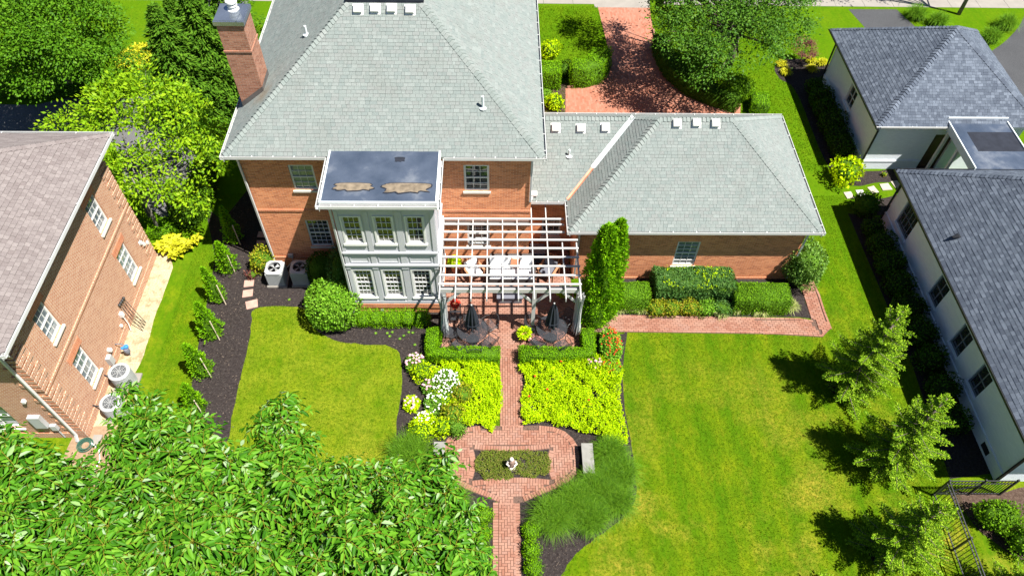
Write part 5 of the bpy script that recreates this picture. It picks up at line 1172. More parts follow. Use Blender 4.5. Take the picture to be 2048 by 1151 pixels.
def hedge_line(name, pts, wd, h, lm, label, cat='hedge', group=None, size=.05, dens=900, z0=0.0, rough=.03, core=None, cap=True):
    """clipped hedge along a polyline: square section, rounded shoulders, leaves over a dark inner body"""
    pts = [np.array(p, float) for p in pts]; cl = Cloud(); L = [np.linalg.norm(b-a) for a, b in zip(pts[:-1], pts[1:])]; tot = sum(L); per = 2*h+wd
    n = int(dens*(tot*per+2*wd*h)); s = rng.uniform(0, tot, n); P = np.zeros((n, 2)); Nn = np.zeros((n, 2)); acc = 0
    nv = [np.array([-(b-a)[1], (b-a)[0]])/np.linalg.norm(b-a) for a, b in zip(pts[:-1], pts[1:])]
    for i, (a, b) in enumerate(zip(pts[:-1], pts[1:])):
        k = (s >= acc) & (s <= acc+L[i]+1e-9); t = ((s-acc)/L[i])[k][:, None]; P[k] = a+(b-a)*t
        n0 = nv[i] if i == 0 else (nv[i]+nv[i-1])/2; n1 = nv[i] if i == len(nv)-1 else (nv[i]+nv[i+1])/2
        q = n0*(1-t)+n1*t; Nn[k] = q/np.linalg.norm(q, axis=1)[:, None]; acc += L[i]
    w_ = rng.uniform(0, per, n); off = np.zeros(n); zz = np.zeros(n); NR = np.zeros((n, 3))
    k = w_ < h; off[k] = -wd/2; zz[k] = w_[k]; NR[k, :2] = -Nn[k]
    k = (w_ >= h) & (w_ < h+wd); off[k] = w_[k]-h-wd/2; zz[k] = h; NR[k, 2] = 1
    k = w_ >= h+wd; off[k] = wd/2; zz[k] = w_[k]-h-wd; NR[k, :2] = Nn[k]
    # rounded shoulders
    r_ = min(.10, wd*.25); sh = (zz > h-r_) & (np.abs(off) > wd/2-r_); d = np.minimum(np.maximum(0, zz-(h-r_)), np.maximum(0, np.abs(off)-(wd/2-r_))); zz -= d*.35*sh; off -= np.sign(off)*d*.35*sh
    X = np.column_stack([P+Nn*off[:, None], zz+z0])
    if cap:                                              # the two ends
        for e, dr, nvv in ((pts[0], pts[0]-pts[1], nv[0]), (pts[-1], pts[-1]-pts[-2], nv[-1])):
            m = int(dens*wd*h); dr = dr/np.linalg.norm(dr); o_ = rng.uniform(-wd/2, wd/2, m); z_ = rng.uniform(0, h, m)
            X = np.concatenate([X, np.column_stack([e[0]+nvv[0]*o_, e[1]+nvv[1]*o_, z_+z0])]); NR = np.concatenate([NR, np.tile([dr[0], dr[1], 0], (m, 1))])
    X = X+NR*lump(X, rough, 3.1, len(name))[:, None]; X[:, 2] = np.maximum(X[:, 2], .01)
    V, Q = foliage_on(X, NR, size, .6); cl.add(V, Q, 0)
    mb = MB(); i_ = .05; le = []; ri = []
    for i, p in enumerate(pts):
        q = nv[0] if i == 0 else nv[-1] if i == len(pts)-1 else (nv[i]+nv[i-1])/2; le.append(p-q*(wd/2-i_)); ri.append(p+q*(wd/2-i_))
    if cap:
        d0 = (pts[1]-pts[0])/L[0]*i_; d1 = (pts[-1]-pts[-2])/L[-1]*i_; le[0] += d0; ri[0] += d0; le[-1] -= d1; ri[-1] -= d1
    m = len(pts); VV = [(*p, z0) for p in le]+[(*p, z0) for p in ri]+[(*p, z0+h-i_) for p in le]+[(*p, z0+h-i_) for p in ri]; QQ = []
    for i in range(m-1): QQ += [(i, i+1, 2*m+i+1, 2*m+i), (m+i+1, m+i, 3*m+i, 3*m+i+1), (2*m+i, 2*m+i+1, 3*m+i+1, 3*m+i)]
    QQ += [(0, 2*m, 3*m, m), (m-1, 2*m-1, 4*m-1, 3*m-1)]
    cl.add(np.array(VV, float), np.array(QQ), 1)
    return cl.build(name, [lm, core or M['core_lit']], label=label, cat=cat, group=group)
def bush(name, c, r, lm, label, cat='bush', group=None, size=.07, dens=700, p=2.4, rough=.06, asp=.6, spread=.6, zc=None, core=None, jit=.04, add=None, up=.35, parent=None):
    """rounded bush standing on the ground at c with half-axes r; leaves over a dark inner body"""
    rx, ry, rz = r; zc = rz*.95 if zc is None else zc; area = 4*math.pi*((rx*ry)**1.6/3+(rx*rz)**1.6/3+(ry*rz)**1.6/3)**(1/1.6); n = int(dens*area)
    d = rdir(n); k = (np.abs(d[:, 0]/rx)**p+np.abs(d[:, 1]/ry)**p+np.abs(d[:, 2]/rz)**p)**(-1/p)
    X = d*k[:, None]; NR = unit(np.sign(X)*np.abs(X/np.array([rx, ry, rz]))**(p-1)/np.array([rx, ry, rz])); X = X+np.array([c[0], c[1], zc])
    X += NR*lump(X, rough, 2.2/max(.3, min(rx, ry)), c[0])[:, None]; ok = X[:, 2] > .01; X, NR = X[ok], NR[ok]
    cl = Cloud(); V, Q = foliage_on(X, NR, size, asp, spread, jit, up); cl.add(V, Q, 0)
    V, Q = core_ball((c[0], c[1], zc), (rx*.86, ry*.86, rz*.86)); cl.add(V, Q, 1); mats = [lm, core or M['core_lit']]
    if add:                                              # flower heads: (count, size, material)
        for cnt, fs, fm in add:
            kk = rng.choice(np.where(NR[:, 2] > -.1)[0], cnt); FV, FQ = flower(X[kk]+NR[kk]*.05, fs); mats.append(fm); cl.add(FV, FQ, len(mats)-1)
    return cl.build(name, mats, parent, label=label, cat=cat, group=group)
def flower(C, s):
    """little domed heads of six petals"""
    out = Cloud(); m = len(C)
    for k in range(6):
        an = k*math.pi/3+rng.uniform(0, .5, m); D = np.column_stack([np.cos(an), np.sin(an), np.full(m, .25)]); V, Q = leaves(C, D, np.tile([0., 0, 1], (m, 1))+rdir(m)*.2, s*rng.uniform(.8, 1.2, m), s*.95, .1); out.add(V, Q)
    V, Q = leaves(C+np.array([-s*.4, 0, .03]), np.tile([1., 0, .1], (m, 1)), np.tile([0., 0, 1], (m, 1)), s, s*.8, .1); out.add(V, Q)
    return np.concatenate(out.V), np.concatenate(out.Q)
def limbs(base, ends, r0, fork, bend=.15, n=7):
    mb = MB(); base = Vector(base); fork = Vector(fork)
    mb.tube([base, base.lerp(fork, .5)+Vector((random.uniform(-.08, .08), random.uniform(-.08, .08), 0)), fork], [r0, r0*.85, r0*.7], 9)
    for e in ends:
        e = Vector(e); m1 = fork.lerp(e, .4)+Vector((random.uniform(-bend, bend), random.uniform(-bend, bend), random.uniform(0, bend*2))); mb.tube([fork, m1, e], [r0*.42, r0*.25, r0*.06], 6, cap=False)
        for _ in range(2):
            q = m1.lerp(e, random.uniform(.1, .7)); w_ = q+Vector((random.uniform(-.8, .8), random.uniform(-.8, .8), random.uniform(.1, .7))); mb.tube([q, q.lerp(w_, .5)+Vector((0, 0, .08)), w_], [r0*.14, r0*.09, r0*.03], 5, cap=False)
    return mb
def tree(name, base, fork_h, lumps, lm, label, r0=.18, leaf=.11, asp=.62, clumps=70, per=90, cr=.55, bark='bark', group=None, flat=.6, hollow=.55, nends=5, extra_trunks=()):
    """trunk, limbs to every lobe, and leaf clumps through the lobes' volume; lumps: (x, y, z, rx, ry, rz)"""
    t = empty(name, base, label=label, cat='tree', group=group); fork = (base[0]+random.uniform(-.1, .1), base[1]+random.uniform(-.1, .1), base[2]+fork_h); cl = Cloud(); ends = []
    vol = np.array([l[3]*l[4]*l[5] for l in lumps])**(2/3); vol = vol/vol.sum()
    for li, l in enumerate(lumps):
        m = max(4, int(clumps*vol[li])); d = rdir(m); d[:, 2] = np.where(d[:, 2] < -.5, -d[:, 2]*.6, d[:, 2]); rad = rng.uniform(hollow, 1.0, m)**.7
        cc = np.array(l[:3])+d*rad[:, None]*np.array(l[3:])
        for k in rng.choice(m, min(m, nends), replace=False): ends.append(tuple(cc[k]-d[k]*.15))
        for i in range(m):
            q = per*rng.uniform(.6, 1.4); q = int(q); s_ = cr*rng.uniform(.6, 1.25); o_ = rng.normal(size=(q, 3))*np.array([s_, s_, s_*flat])*.55
            P = cc[i]+o_; out = unit(o_+d[i]*.3); N = unit(np.array([0, 0, .9])+out*.6+rdir(q)*.65); D = unit(out*.9+rdir(q)*.6+np.array([0, 0, -.15])); Lg = leaf*rng.uniform(.65, 1.3, q)
            V, Q = leaves(P, D, N, Lg, Lg*asp); cl.add(V, Q)
    limbs(base, ends, r0, fork).build('trunk', M[bark], t, smooth=True)
    for (b2, f2) in extra_trunks: limbs(b2, [ends[k] for k in rng.choice(len(ends), 3)], r0*.8, f2).build('trunk', M[bark], t, smooth=True)
    cl.build('crown', lm, t); return t
def hgt(ub, vb, ut, vt):
    """height of an upright thing from the photo's points of its base and top"""
    b = g(ub, vb); d = MR.T @ np.array([(ut-1024)/FPX, (vt-575.5)/FPX, 1.0]); t = b[1]/d[1]; return CAM_H+d[2]*t
def conifer_small(c, H, R, label, group=None, lm=None, n=2600, name='arborvitae', pw=.75, size=.085):
    """narrow upright conifer: leafy sprays on a cone, short stem"""
    t = empty(name, (c[0], c[1], 0), label=label, cat='conifer', group=group); h = rng.uniform(0, 1, n)**.8; an = rng.uniform(0, 2*math.pi, n)
    rr = R*np.clip((1-h)**pw*1.05, .04, 1)*np.clip(.55+h*6, 0, 1)*(1+.22*np.sin(an*5+h*13)+.12*np.sin(an*9-h*25)); rad = rr*rng.uniform(.75, 1.05, n); P = np.column_stack([c[0]+rad*np.cos(an), c[1]+rad*np.sin(an), .06+h*H])
    out = np.column_stack([np.cos(an), np.sin(an), np.zeros(n)]); D = unit(out*.75+np.array([0, 0, .7])+rdir(n)*.45); N = unit(out+np.array([0, 0, .35])+rdir(n)*.5); Lg = size*rng.uniform(.7, 1.4, n)
    cl = Cloud(); cl.add(*leaves(P, D, N, Lg, Lg*.5)); k = 12; V = []; Q = []
    for j in range(6):
        for i in range(k): a_ = 2*math.pi*i/k; q = R*.72*max(.03, (1-j/5)**(pw+.05)); V.append((c[0]+q*math.cos(a_), c[1]+q*math.sin(a_), .08+H*.97*j/5))
    for j in range(5):
        for i in range(k): Q.append((j*k+i, j*k+(i+1) % k, (j+1)*k+(i+1) % k, (j+1)*k+i))
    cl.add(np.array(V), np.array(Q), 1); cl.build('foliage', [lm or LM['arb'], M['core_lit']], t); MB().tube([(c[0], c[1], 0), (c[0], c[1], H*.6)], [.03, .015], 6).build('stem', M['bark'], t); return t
def spruce(c, H, R, label, seed=0, whorls=12, tip=None):
    """spruce with tiers of level boughs, each feathered with needles, bright at the tips"""
    r = np.random.default_rng(seed); t = empty('spruce_tree', (c[0], c[1], 0), label=label, cat='tree', group='young spruces at the right lawn edge'); cl = Cloud(); bm = MB()
    bm.tube([(c[0], c[1], 0), (c[0], c[1], H)], [.09, .015], 8); PP = []; DD = []; NN = []; LL = []
    for w_ in range(whorls):
        f = w_/(whorls-1); z = .18+(H-.28)*f; L0 = R*(1-f)**.78*(.72+.28*min(1, f*5))+.10; nb = int(r.integers(6, 9)) if f < .85 else 5; a0 = r.uniform(0, 6.28)
        for b in range(nb):
            an = a0+2*math.pi*b/nb+r.uniform(-.22, .22); L = L0*r.choice([.55, .8, 1.0, 1.2])*r.uniform(.85, 1.15); up = .05+.55*f; d = np.array([math.cos(an), math.sin(an), up]); o_ = np.array([c[0], c[1], z+r.uniform(-.06, .06)]); sd = np.array([-math.sin(an), math.cos(an), 0])
            e = o_+d*L+np.array([0, 0, -.06*L*L+.05]); bm.tube([o_, o_+d*L*.5-np.array([0, 0, .05*L]), e], [.016, .010, .004], 4, cap=False)
            ns = max(4, int(L/.085))
            for s_ in range(ns+1):
                q = .12+.88*s_/ns; p = o_+(e-o_)*q-np.array([0, 0, .05*L*math.sin(math.pi*q)]); sl = (.09+.30*L*(1-q))*r.uniform(.75, 1.15)
                for sg in ((-1, 1) if s_ < ns else (0,)):
                    bd = unit(d*(.75)+sd*sg*.95+np.array([0, 0, r.uniform(-.15, .2)])) if sg else unit(d); nn = max(3, int(sl/.042))
                    for i in range(nn):
                        x = p+bd*sl*(i+.5)/nn
                        for _ in range(5):
                            PP.append(x+r.normal(size=3)*.012); DD.append(bd*.8+r.normal(size=3)*.5); NN.append(np.array([0, 0, 1.0])+r.normal(size=3)*.5); LL.append(r.uniform(.05, .09))
    PP, DD, NN, LL = np.array(PP), np.array(DD), np.array(NN), np.array(LL); cl.add(*leaves(PP, DD, NN, LL, LL*.42, .1)); cl.build('boughs', LM['spruce'], t); bm.build('trunk', M['bark'], t, smooth=True); return t
def grass_clump(c, R, H, n, label, lm, cat='ornamental grass', group=None, wd=.010, name='ornamental_grass', lean=(0, 0), seg=4, z0=0.0):
    """arching blades fountaining out of one crown"""
    an = rng.uniform(0, 2*math.pi, n); out = rng.uniform(.15, 1.0, n)**.8; L = H*rng.uniform(.75, 1.2, n); ba = rng.uniform(0, 6.283, n); br_ = .5*R*rng.uniform(0, 1, n)**.5; b = np.column_stack([c[0]+br_*np.cos(ba), c[1]+br_*np.sin(ba), np.full(n, z0+.01)])
    dx, dy = np.cos(an)*out*R+lean[0], np.sin(an)*out*R+lean[1]; sd = np.column_stack([-np.sin(an), np.cos(an), np.zeros(n)])+rdir(n)*.3; Vs = []
    for j in range(seg+1):
        t = j/seg; hz = t**1.5; z = L*(t*1.35-.95*out*t*t*t-.15*t*t); p = b+np.column_stack([dx*hz, dy*hz, np.maximum(z, .0)]); w_ = wd*(1-.85*t**2); Vs += [p-sd*w_*.5, p+sd*w_*.5]
    V = np.stack(Vs, 1).reshape(-1, 3); k = (np.arange(n)*2*(seg+1))[:, None]; Q = np.concatenate([k+np.array([2*j, 2*j+1, 2*j+3, 2*j+2]) for j in range(seg)], 0)
    return np_mesh(name, V, Q, lm, None, None, label=label, cat=cat, group=group)
def poly_sample(poly, n):
    poly = [tuple(p) for p in poly]; xs = [p[0] for p in poly]; ys = [p[1] for p in poly]; out = np.zeros((0, 2))
    while len(out) < n:
        P = np.column_stack([rng.uniform(min(xs), max(xs), n*2), rng.uniform(min(ys), max(ys), n*2)]); out = np.concatenate([out, P[inside(P, poly)]])
    return out[:n]
def sprigs(name, poly, n, h, lm, per=7, size=.07, mound=.06, kind='stuff', label=None, cat=None, asp=.55):
    """dense upright leafy sprigs filling a bed"""
    poly = smooth_poly(poly, 4, .10); P = poly_sample(poly, n); X = np.column_stack([P, np.zeros(n)]); keep = lump(X, 1.0, 4.1, 5.0)+rng.normal(size=n)*.5 > -1.35; P, X = P[keep], X[keep]; n = len(P); hh = h*(1+.0*P[:, 0])+lump(X, mound, 2.4, 1.0)+lump(X, mound*.5, 7.0, 2.0)+rng.uniform(-.07, .09, n); cl = Cloud()
    for k in range(per):
        f = (k+1)/per; an = rng.uniform(0, 6.28, n); out = np.column_stack([np.cos(an), np.sin(an), np.zeros(n)]); B = np.column_stack([P+rng.normal(size=(n, 2))*.012, hh*(.45+.55*f)]); D = out*(1.25-f*.8)+np.array([0, 0, .35+.7*f]); N = np.array([0, 0, 1.0])-out*.3+rdir(n)*.3
        L = size*rng.uniform(.75, 1.3, n)*(1.15-.35*f); cl.add(*leaves(B, D, N, L, L*asp))
    return cl.build(name, lm, label=label, cat=cat, kind=kind)
# ------------------------------------------------------------------ the planting itself
# clipped hedges round the patio
y_a = 15.16; hz = .62
q = lambda u, v, z=0.: g(u, v, z)[:2]
hl = [q(866, 655, hz), q(866, 702, hz), q(1000, 702, hz)]
hedge_line('hedge', [(hl[0][0], hl[0][1]), (hl[0][0], hl[1][1]), (hl[2][0], hl[1][1])], .56, hz, LM['hedge'], 'clipped box hedge forming a corner left of the path', group='patio hedges', dens=1100)
hr_ = [q(1040, 702, hz), q(1180, 702, hz), q(1180, 655, hz)]
hedge_line('hedge', [(hr_[0][0], hr_[0][1]), (hr_[1][0], hr_[0][1]), (hr_[1][0], hr_[2][1])], .56, hz, LM['hedge'], 'clipped box hedge forming a corner right of the path', group='patio hedges', dens=1100)
# hedges before the garage wing
a_, b_ = q(1213, 580, .95), q(1300, 580, .95); hedge_line('hedge', [a_, b_], .95, .95, LM['box'], 'dark clipped hedge block between the tall conifer and the leafy shrub', group='garage hedges', dens=900)
a_, b_ = q(1470, 582, .95), q(1582, 584, .95); hedge_line('hedge', [a_, b_], 1.0, .95, LM['box'], 'dark clipped hedge block at the garage corner', group='garage hedges', dens=900)
ya_ = 18.32; hedge_line('viburnum_hedge', [(q(1314, 575, .9)[0], ya_), (q(1384, 575, .9)[0], ya_+.03), (q(1394, 575, .9)[0], ya_), (q(1470, 575, .9)[0], ya_)], 1.18, 1.02, LM['vib'], 'broad blue green box clipped shrub with yellow tufts before the garage window', cat='shrub', size=.075, dens=1100, rough=.045)
yt = Cloud(); xy = np.column_stack([rng.uniform(q(1330, 575, .9)[0], q(1470, 575, .9)[0], 170), rng.normal(ya_, .33, 170).clip(ya_-.5, ya_+.5)]); xy = xy[(np.sin(xy[:, 0]*3.1)+np.sin(xy[:, 1]*5+xy[:, 0]))>-.2]; yt.add(*foliage_on(np.repeat(np.column_stack([xy, np.full(len(xy), 1.04)]), 5, 0)+rng.normal(size=(len(xy)*5, 3))*.04, np.tile([0., 0, 1], (len(xy)*5, 1)), .07, .6)); yt.build('yellow_tufts', LM['chart'], bpy.data.objects['viburnum_hedge'])
c_ = q(1605, 535, .8); bush('variegated_shrub', c_, (.72, .85, 1.05), LM['holly'], 'pale variegated shrub at the garage wing right corner', cat='shrub', size=.09, dens=420, p=2.2, rough=.10)
# round euonymus ball, shaded shrubs by the bay
c_ = q(667, 610, .75); bush('euonymus', c_, (1.03, 1.0, .85), LM['ball'], 'big round light green clipped bush at the bay corner', cat='bush', size=.085, dens=560, p=2.5, rough=.06, asp=.75)
bush('holly', (-7.05, 18.95), (.66, .62, .78), LM['shaded_leaf'], 'round dark bush in the shade beside the air conditioner', size=.07, dens=500)
bush('holly', (-6.22, 18.55), (.42, .95, 1.05), LM['vib'], 'tall dark shrub in the shade against the bay wall', size=.07, dens=500, p=4)
# low box mounds along the bay
for i, (u, w_, lb) in enumerate(((728, .42, 'low box mound beside the big round bush, first of the row'), (752, .42, 'low box mound second in the row under the bay'), (786, .62, 'long low box mound in the middle under the bay'), (815, .40, 'low box mound fourth in the row under the bay'), (842, .42, 'low box mound at the pergola end of the row'))):
    c_ = q(u, 636, .28); bush('boxwood', (c_[0], c_[1]), (w_*.86, .36, .30), LM['hedge'], lb, cat='bush', group='low box row under the bay', size=.05, dens=1000, p=3, rough=.03)
# tall twin arborvitae by the pergola
cA = g(1186, 640); cB = g(1212, 628)
conifer_small((cA[0], cA[1]), hgt(1186, 640, 1190, 455), .70, 'tall bright conifer with twin tops beside the pergola', pw=.42, n=12000, name='tall_arborvitae', size=.11)
conifer_small((cA[0]+.42, cA[1]+.22), hgt(1212, 628, 1216, 440), .56, 'slimmer conifer stem merged with the tall conifer on the garage side', pw=.45, n=7000, name='tall_arborvitae', size=.11)
# staked young conifers in the left bed
for i, ((ub, vb), (ut, vt), lb) in enumerate((((477, 488), (455, 420), 'young staked conifer farthest back in the house shade'), ((466, 544), (440, 480), 'young staked conifer second from the back, tip in the sun'), ((447, 606), (424, 540), 'young staked conifer third from the back in the left bed'), ((434, 676), (405, 612), 'young staked conifer third from the front in the left bed'), ((417, 750), (393, 685), 'young staked conifer second from the front in the left bed'), ((403, 828), (377, 772), 'young staked conifer nearest the big leafy tree'))):
    c_ = g(ub-6, vb-6); H = hgt(ub-6, vb-6, ut, vt); yc_ = conifer_small(c_, H, (.36, .42, .33, .45, .40, .37)[i], lb, 'staked young conifers in the left bed', n=(2000, 2400, 1700, 2600, 2200, 1900)[i]); yc_.rotation_euler = (random.uniform(-.09, .09), random.uniform(-.09, .09), i*1.1)
    s0 = (c_[0]+.27, c_[1]-.22); MB().tube([(s0[0], s0[1], 0), (s0[0]-.03, s0[1]+.05, H*.62)], .022, 6).build('stake', M['wood'], label='pale wooden stake supporting the '+lb.replace('young staked ', ''), cat='stake', group='wooden stakes in the left bed')
# corner shrubs at the house
c_ = q(525, 525, .3); bush('spirea', (c_[0], c_[1]), (.52, .5, .48), LM['spirea'], 'yellow and rusty shrub beside the sunny air conditioner', cat='shrub', size=.09, dens=420, rough=.12, spread=.9)
c_ = q(504, 550, .12); bush('heuchera', (c_[0], c_[1]), (.2, .18, .17), LM['redleaf'], 'small pinkish red plant under the rusty shrub', cat='plant', size=.09, dens=500)
# golden hosta patch by the neighbour's corner
hp = q(357, 488, .25); ho = Cloud()
for k in range(26):
    a0 = rng.uniform(0, 6.28); rr = rng.uniform(0, 1)**.6; x0, y0 = hp[0]+rr*.78*math.cos(a0), hp[1]+rr*.62*math.sin(a0); m = 16; an = rng.uniform(0, 6.28, m); el = rng.uniform(.1, .9, m)
    D = np.column_stack([np.cos(an), np.sin(an), el]); ho.add(*leaves6(np.column_stack([x0+.05*np.cos(an), y0+.05*np.sin(an), .18+.18*el]), D, np.tile([0., 0, 1], (m, 1))-D*.2, rng.uniform(.2, .32, m), .17))
ho.build('hosta_patch', LM['hosta'], label='bright golden hosta patch at the pale brick house corner', cat='hosta')
# liriope tufts and low spireas along the walkway
for i, (u, v, lb) in enumerate(((1207, 618, 'nearest the tall conifer'), (1232, 617, 'second from the tall conifer'), (1261, 616, 'between the two left tufts and the yellow shrubs'), (1283, 619, 'just left of the yellow low shrubs'), (1440, 630, 'at the walkway edge under the blue green shrub'), (1472, 620, 'just right of the low green mounds'), (1517, 621, 'in front of the right dark hedge'), (1576, 615, 'at the bed corner by the walkway bend'))):
    c_ = g(u, v); grass_clump(c_, .42 if i in (1, 6, 7) else .30, .36, 420, 'cream striped grass tuft '+lb, LM['lirio'], 'grass tuft', 'striped grass tufts along the walkway', .022, 'liriope')
for u, lm_, lb in ((1312, 'spirea', 'yellow low shrub farthest left under the blue green shrub'), (1342, 'spirea', 'yellow low shrub second from the left under the blue green shrub'), (1379, 'spirea', 'small rounded yellow shrub in the middle of the low row'), (1410, 'ball', 'low green and yellow mound right of the middle yellow shrub'), (1444, 'vib', 'low blue green mound at the right end of the low row')):
    c_ = q(u, 618, .2); bush('low_shrub', c_, (.42, .34, .28), LM[lm_], lb, cat='shrub', group='low shrubs along the walkway', size=.07, dens=650, rough=.06)
# chartreuse carpets on both sides of the path, flowers among them
chl = gp([(876, 722), (996, 720), (995, 848), (962, 846), (925, 850), (880, 800), (850, 760)], .2); chr_ = gp([(1050, 722), (1205, 715), (1240, 730), (1240, 790), (1252, 850), (1256, 886), (1225, 884), (1180, 866), (1128, 850), (1090, 842), (1050, 846), (1042, 800), (1050, 760)], .2)
sprigs('ground_cover', chl, 2300, .30, LM['chart'], mound=.10, label='chartreuse leafy carpet left of the garden path', cat='ground cover'); sprigs('ground_cover', chr_, 4700, .36, LM['chart'], mound=.13, label='chartreuse leafy carpet right of the garden path', cat='ground cover')
sprigs('ground_cover', gp([(958, 906), (1090, 905), (1092, 950), (1030, 948), (1020, 955), (960, 952)], .06), 2300, .085, LM['cover'], per=5, size=.045, mound=.02, label='low mossy planting around the stone figure', cat='ground cover')
def flowers(c, r, n_leaf, n_head, fs, fm, label, h=.55, lm='green', lean=0):
    t = empty('flower_clump', (c[0], c[1], 0), label=label, cat='flowers'); n = n_leaf; a0 = rng.uniform(0, 6.28, n); rr = rng.uniform(0, 1, n)**.5; P = np.column_stack([c[0]+r[0]*rr*np.cos(a0), c[1]+r[1]*rr*np.sin(a0), rng.uniform(.08, 1, n)*h*(1-.35*rr**2)]); N = np.array([0, 0, 1.0])+rdir(n)*.5; D = rdir(n)+np.array([0, 0, .3]); L = rng.uniform(.07, .13, n)
    cl = Cloud(); cl.add(*leaves(P, D, N, L, L*.42)); cl.add(*core_ball((c[0], c[1], 0), (r[0]*.8, r[1]*.8, h*.6)), 1); cl.build('foliage', [LM[lm], M['core_lit']], t)
    a0 = rng.uniform(0, 6.28, n_head); rr = rng.uniform(0, 1, n_head)**.5; C = np.column_stack([c[0]+r[0]*.95*rr*np.cos(a0), c[1]+r[1]*.95*rr*np.sin(a0), h*(1.04-.3*rr**2)+rng.uniform(-.03, .08, n_head)]); np_mesh('flower_heads', *flower(C, fs), fm, t, kind='stuff'); return t
c_ = q(893, 762, .5); flowers(c_, (.55, .60), 2900, 110, .034, LM['white_f'], 'dense white flower clump in the left garden bed', .62)
c_ = q(872, 800, .4); flowers(c_, (.42, .45), 1700, 34, .034, LM['white_f'], 'scattered white flowers in front of the dense white clump', .45)
c_ = q(848, 838, .4); flowers(c_, (.40, .42), 1700, 40, .034, LM['white_f'], 'white flowers by the left fountain grass', .42, 'chart')
c_ = q(830, 722, .4); flowers(c_, (.36, .36), 1600, 26, .055, LM['pink_f'], 'pink flowers at the mulch edge beside the left hedge', .55)
c_ = q(822, 802, .35); flowers(c_, (.28, .30), 1000, 14, .05, LM['pink_f'], 'pink flowers at the left lawn edge', .42, 'chart')
c_ = q(858, 768, .4); flowers(c_, (.26, .28), 900, 12, .05, LM['pink_f'], 'pale pink flowers just left of the dense white clump', .45)
for (u, v, lb) in ((845, 745, 'bright yellow green mound between the pink flowers and the white clump'), (842, 865, 'bright yellow green mound beside the left fountain grass'), (905, 830, 'bronze tinted mound left of the chartreuse carpet'), (885, 855, 'yellow mound at the paved round left rim'), (925, 790, 'bronze tipped mound among the chartreuse carpet')):
    c_ = q(u, v, .2); bush('perennial_mound', c_, (.40, .36, .32), LM['chart'] if 'bright' in lb or 'yellow' in lb else LM['spirea'], lb, cat='plant', size=.08, dens=500, rough=.08, spread=.8)
c_ = q(912, 858, .2); bush('perennial_mound', c_, (.32, .30, .30), LM['green'], 'green leafy plant at the left rim of the paved round', cat='plant', size=.09, dens=450, spread=.8)
c_ = q(1222, 688, .45); flowers(c_, (.42, .72), 3800, 80, .030, LM['red_f'], 'tall red flower clump at the right hedge corner', .80, 'ball')
c_ = q(1222, 735, .35); flowers(c_, (.40, .34), 1700, 26, .030, LM['red_f'], 'lower red flowers in front of the tall red clump', .5, 'green')
c_ = q(1190, 728, .3); flowers(c_, (.34, .28), 1200, 12, .05, LM['pink_f'], 'green plant with a few pale pink flowers under the right hedge', .48, 'green')
for k, (u, v) in enumerate(((1122, 722), (1070, 752), (1058, 792), (1178, 800), (1182, 808), (1095, 778))):
    p_ = g(u, v, .38); t_ = empty('flower', (p_[0], p_[1], 0), label='single red flower poking through the chartreuse carpet', cat='flowers', group='single red flowers in the carpet'); np_mesh('bloom', *flower(np.array([[p_[0], p_[1], .40]]), .05), LM['red_f'], t_); MB().tube([(p_[0], p_[1], 0), (p_[0], p_[1], .4)], .006, 5).build('stem', M['core_lit'], t_)
# small seedlings in the mulch under the bay
for k, (u, v) in enumerate(((775, 667), (780, 673), (785, 665), (800, 678), (808, 672), (818, 665), (826, 666), (830, 690), (752, 667), (579, 600))):
    p_ = g(u, v); an = np.linspace(0, 6.28, 9)[:-1]; D = np.column_stack([np.cos(an), np.sin(an), np.full(8, .5)]); V, Q = leaves(np.tile([p_[0], p_[1], .03], (8, 1)), D, np.tile([0., 0, 1], (8, 1)), .075, .035); np_mesh('seedling', V, Q, LM['green'], None, label='tiny green seedling in the dark mulch near the house', cat='seedling', group='seedlings in the mulch')
# fountain grasses
fg = [(1105, 1030, .62, 'largest low fountain grass beside the path on the right'), (1150, 1000, .6, 'fountain grass in the middle of the right mass'), (1195, 975, .62, 'fountain grass below the right stone bench'), (1235, 945, .6, 'fountain grass at the lawn edge of the right mass'), (1230, 1000, .55, 'fountain grass at the mulch curve of the right mass'), (1180, 1035, .5, 'front fountain grass at the mulch curve right of the path'), (1218, 905, .5, 'fountain grass just right of the stone bench')]
for (u, v, R, lb) in fg: c_ = g(u, v+8); grass_clump(c_, R*1.38, .80, 2300, lb, LM['fgrass'], group='fountain grasses right of the path')
for (u, v, R, lb) in ((822, 915, .75, 'fountain grass beside the left garden bed'), (900, 1010, .6, 'fountain grass under the big tree left of the path'), (870, 965, .55, 'fountain grass behind the left bench')): c_ = g(u, v); grass_clump(c_, R*1.3, .85, 1700, lb, LM['fgrass'], group='fountain grasses left of the path')
# box balls along the lower path
for (u, v, lb) in ((1062, 1062, 'box ball tucked behind the fountain grass right of the path'), (1063, 1100, 'middle box ball right of the lower path'), (1067, 1136, 'box ball nearest the picture edge right of the lower path'), (966, 1066, 'box ball farthest back left of the lower path'), (962, 1100, 'middle box ball left of the lower path'), (964, 1138, 'box ball nearest the picture edge left of the lower path'), (968, 1030, 'box ball by the grass left of the lower path')):
    c_ = q(u, v, .18); bush('boxwood', c_, (.30, .29, .26), LM['hedge'], lb, cat='bush', group='box balls along the lower path', size=.05, dens=1100, rough=.02)
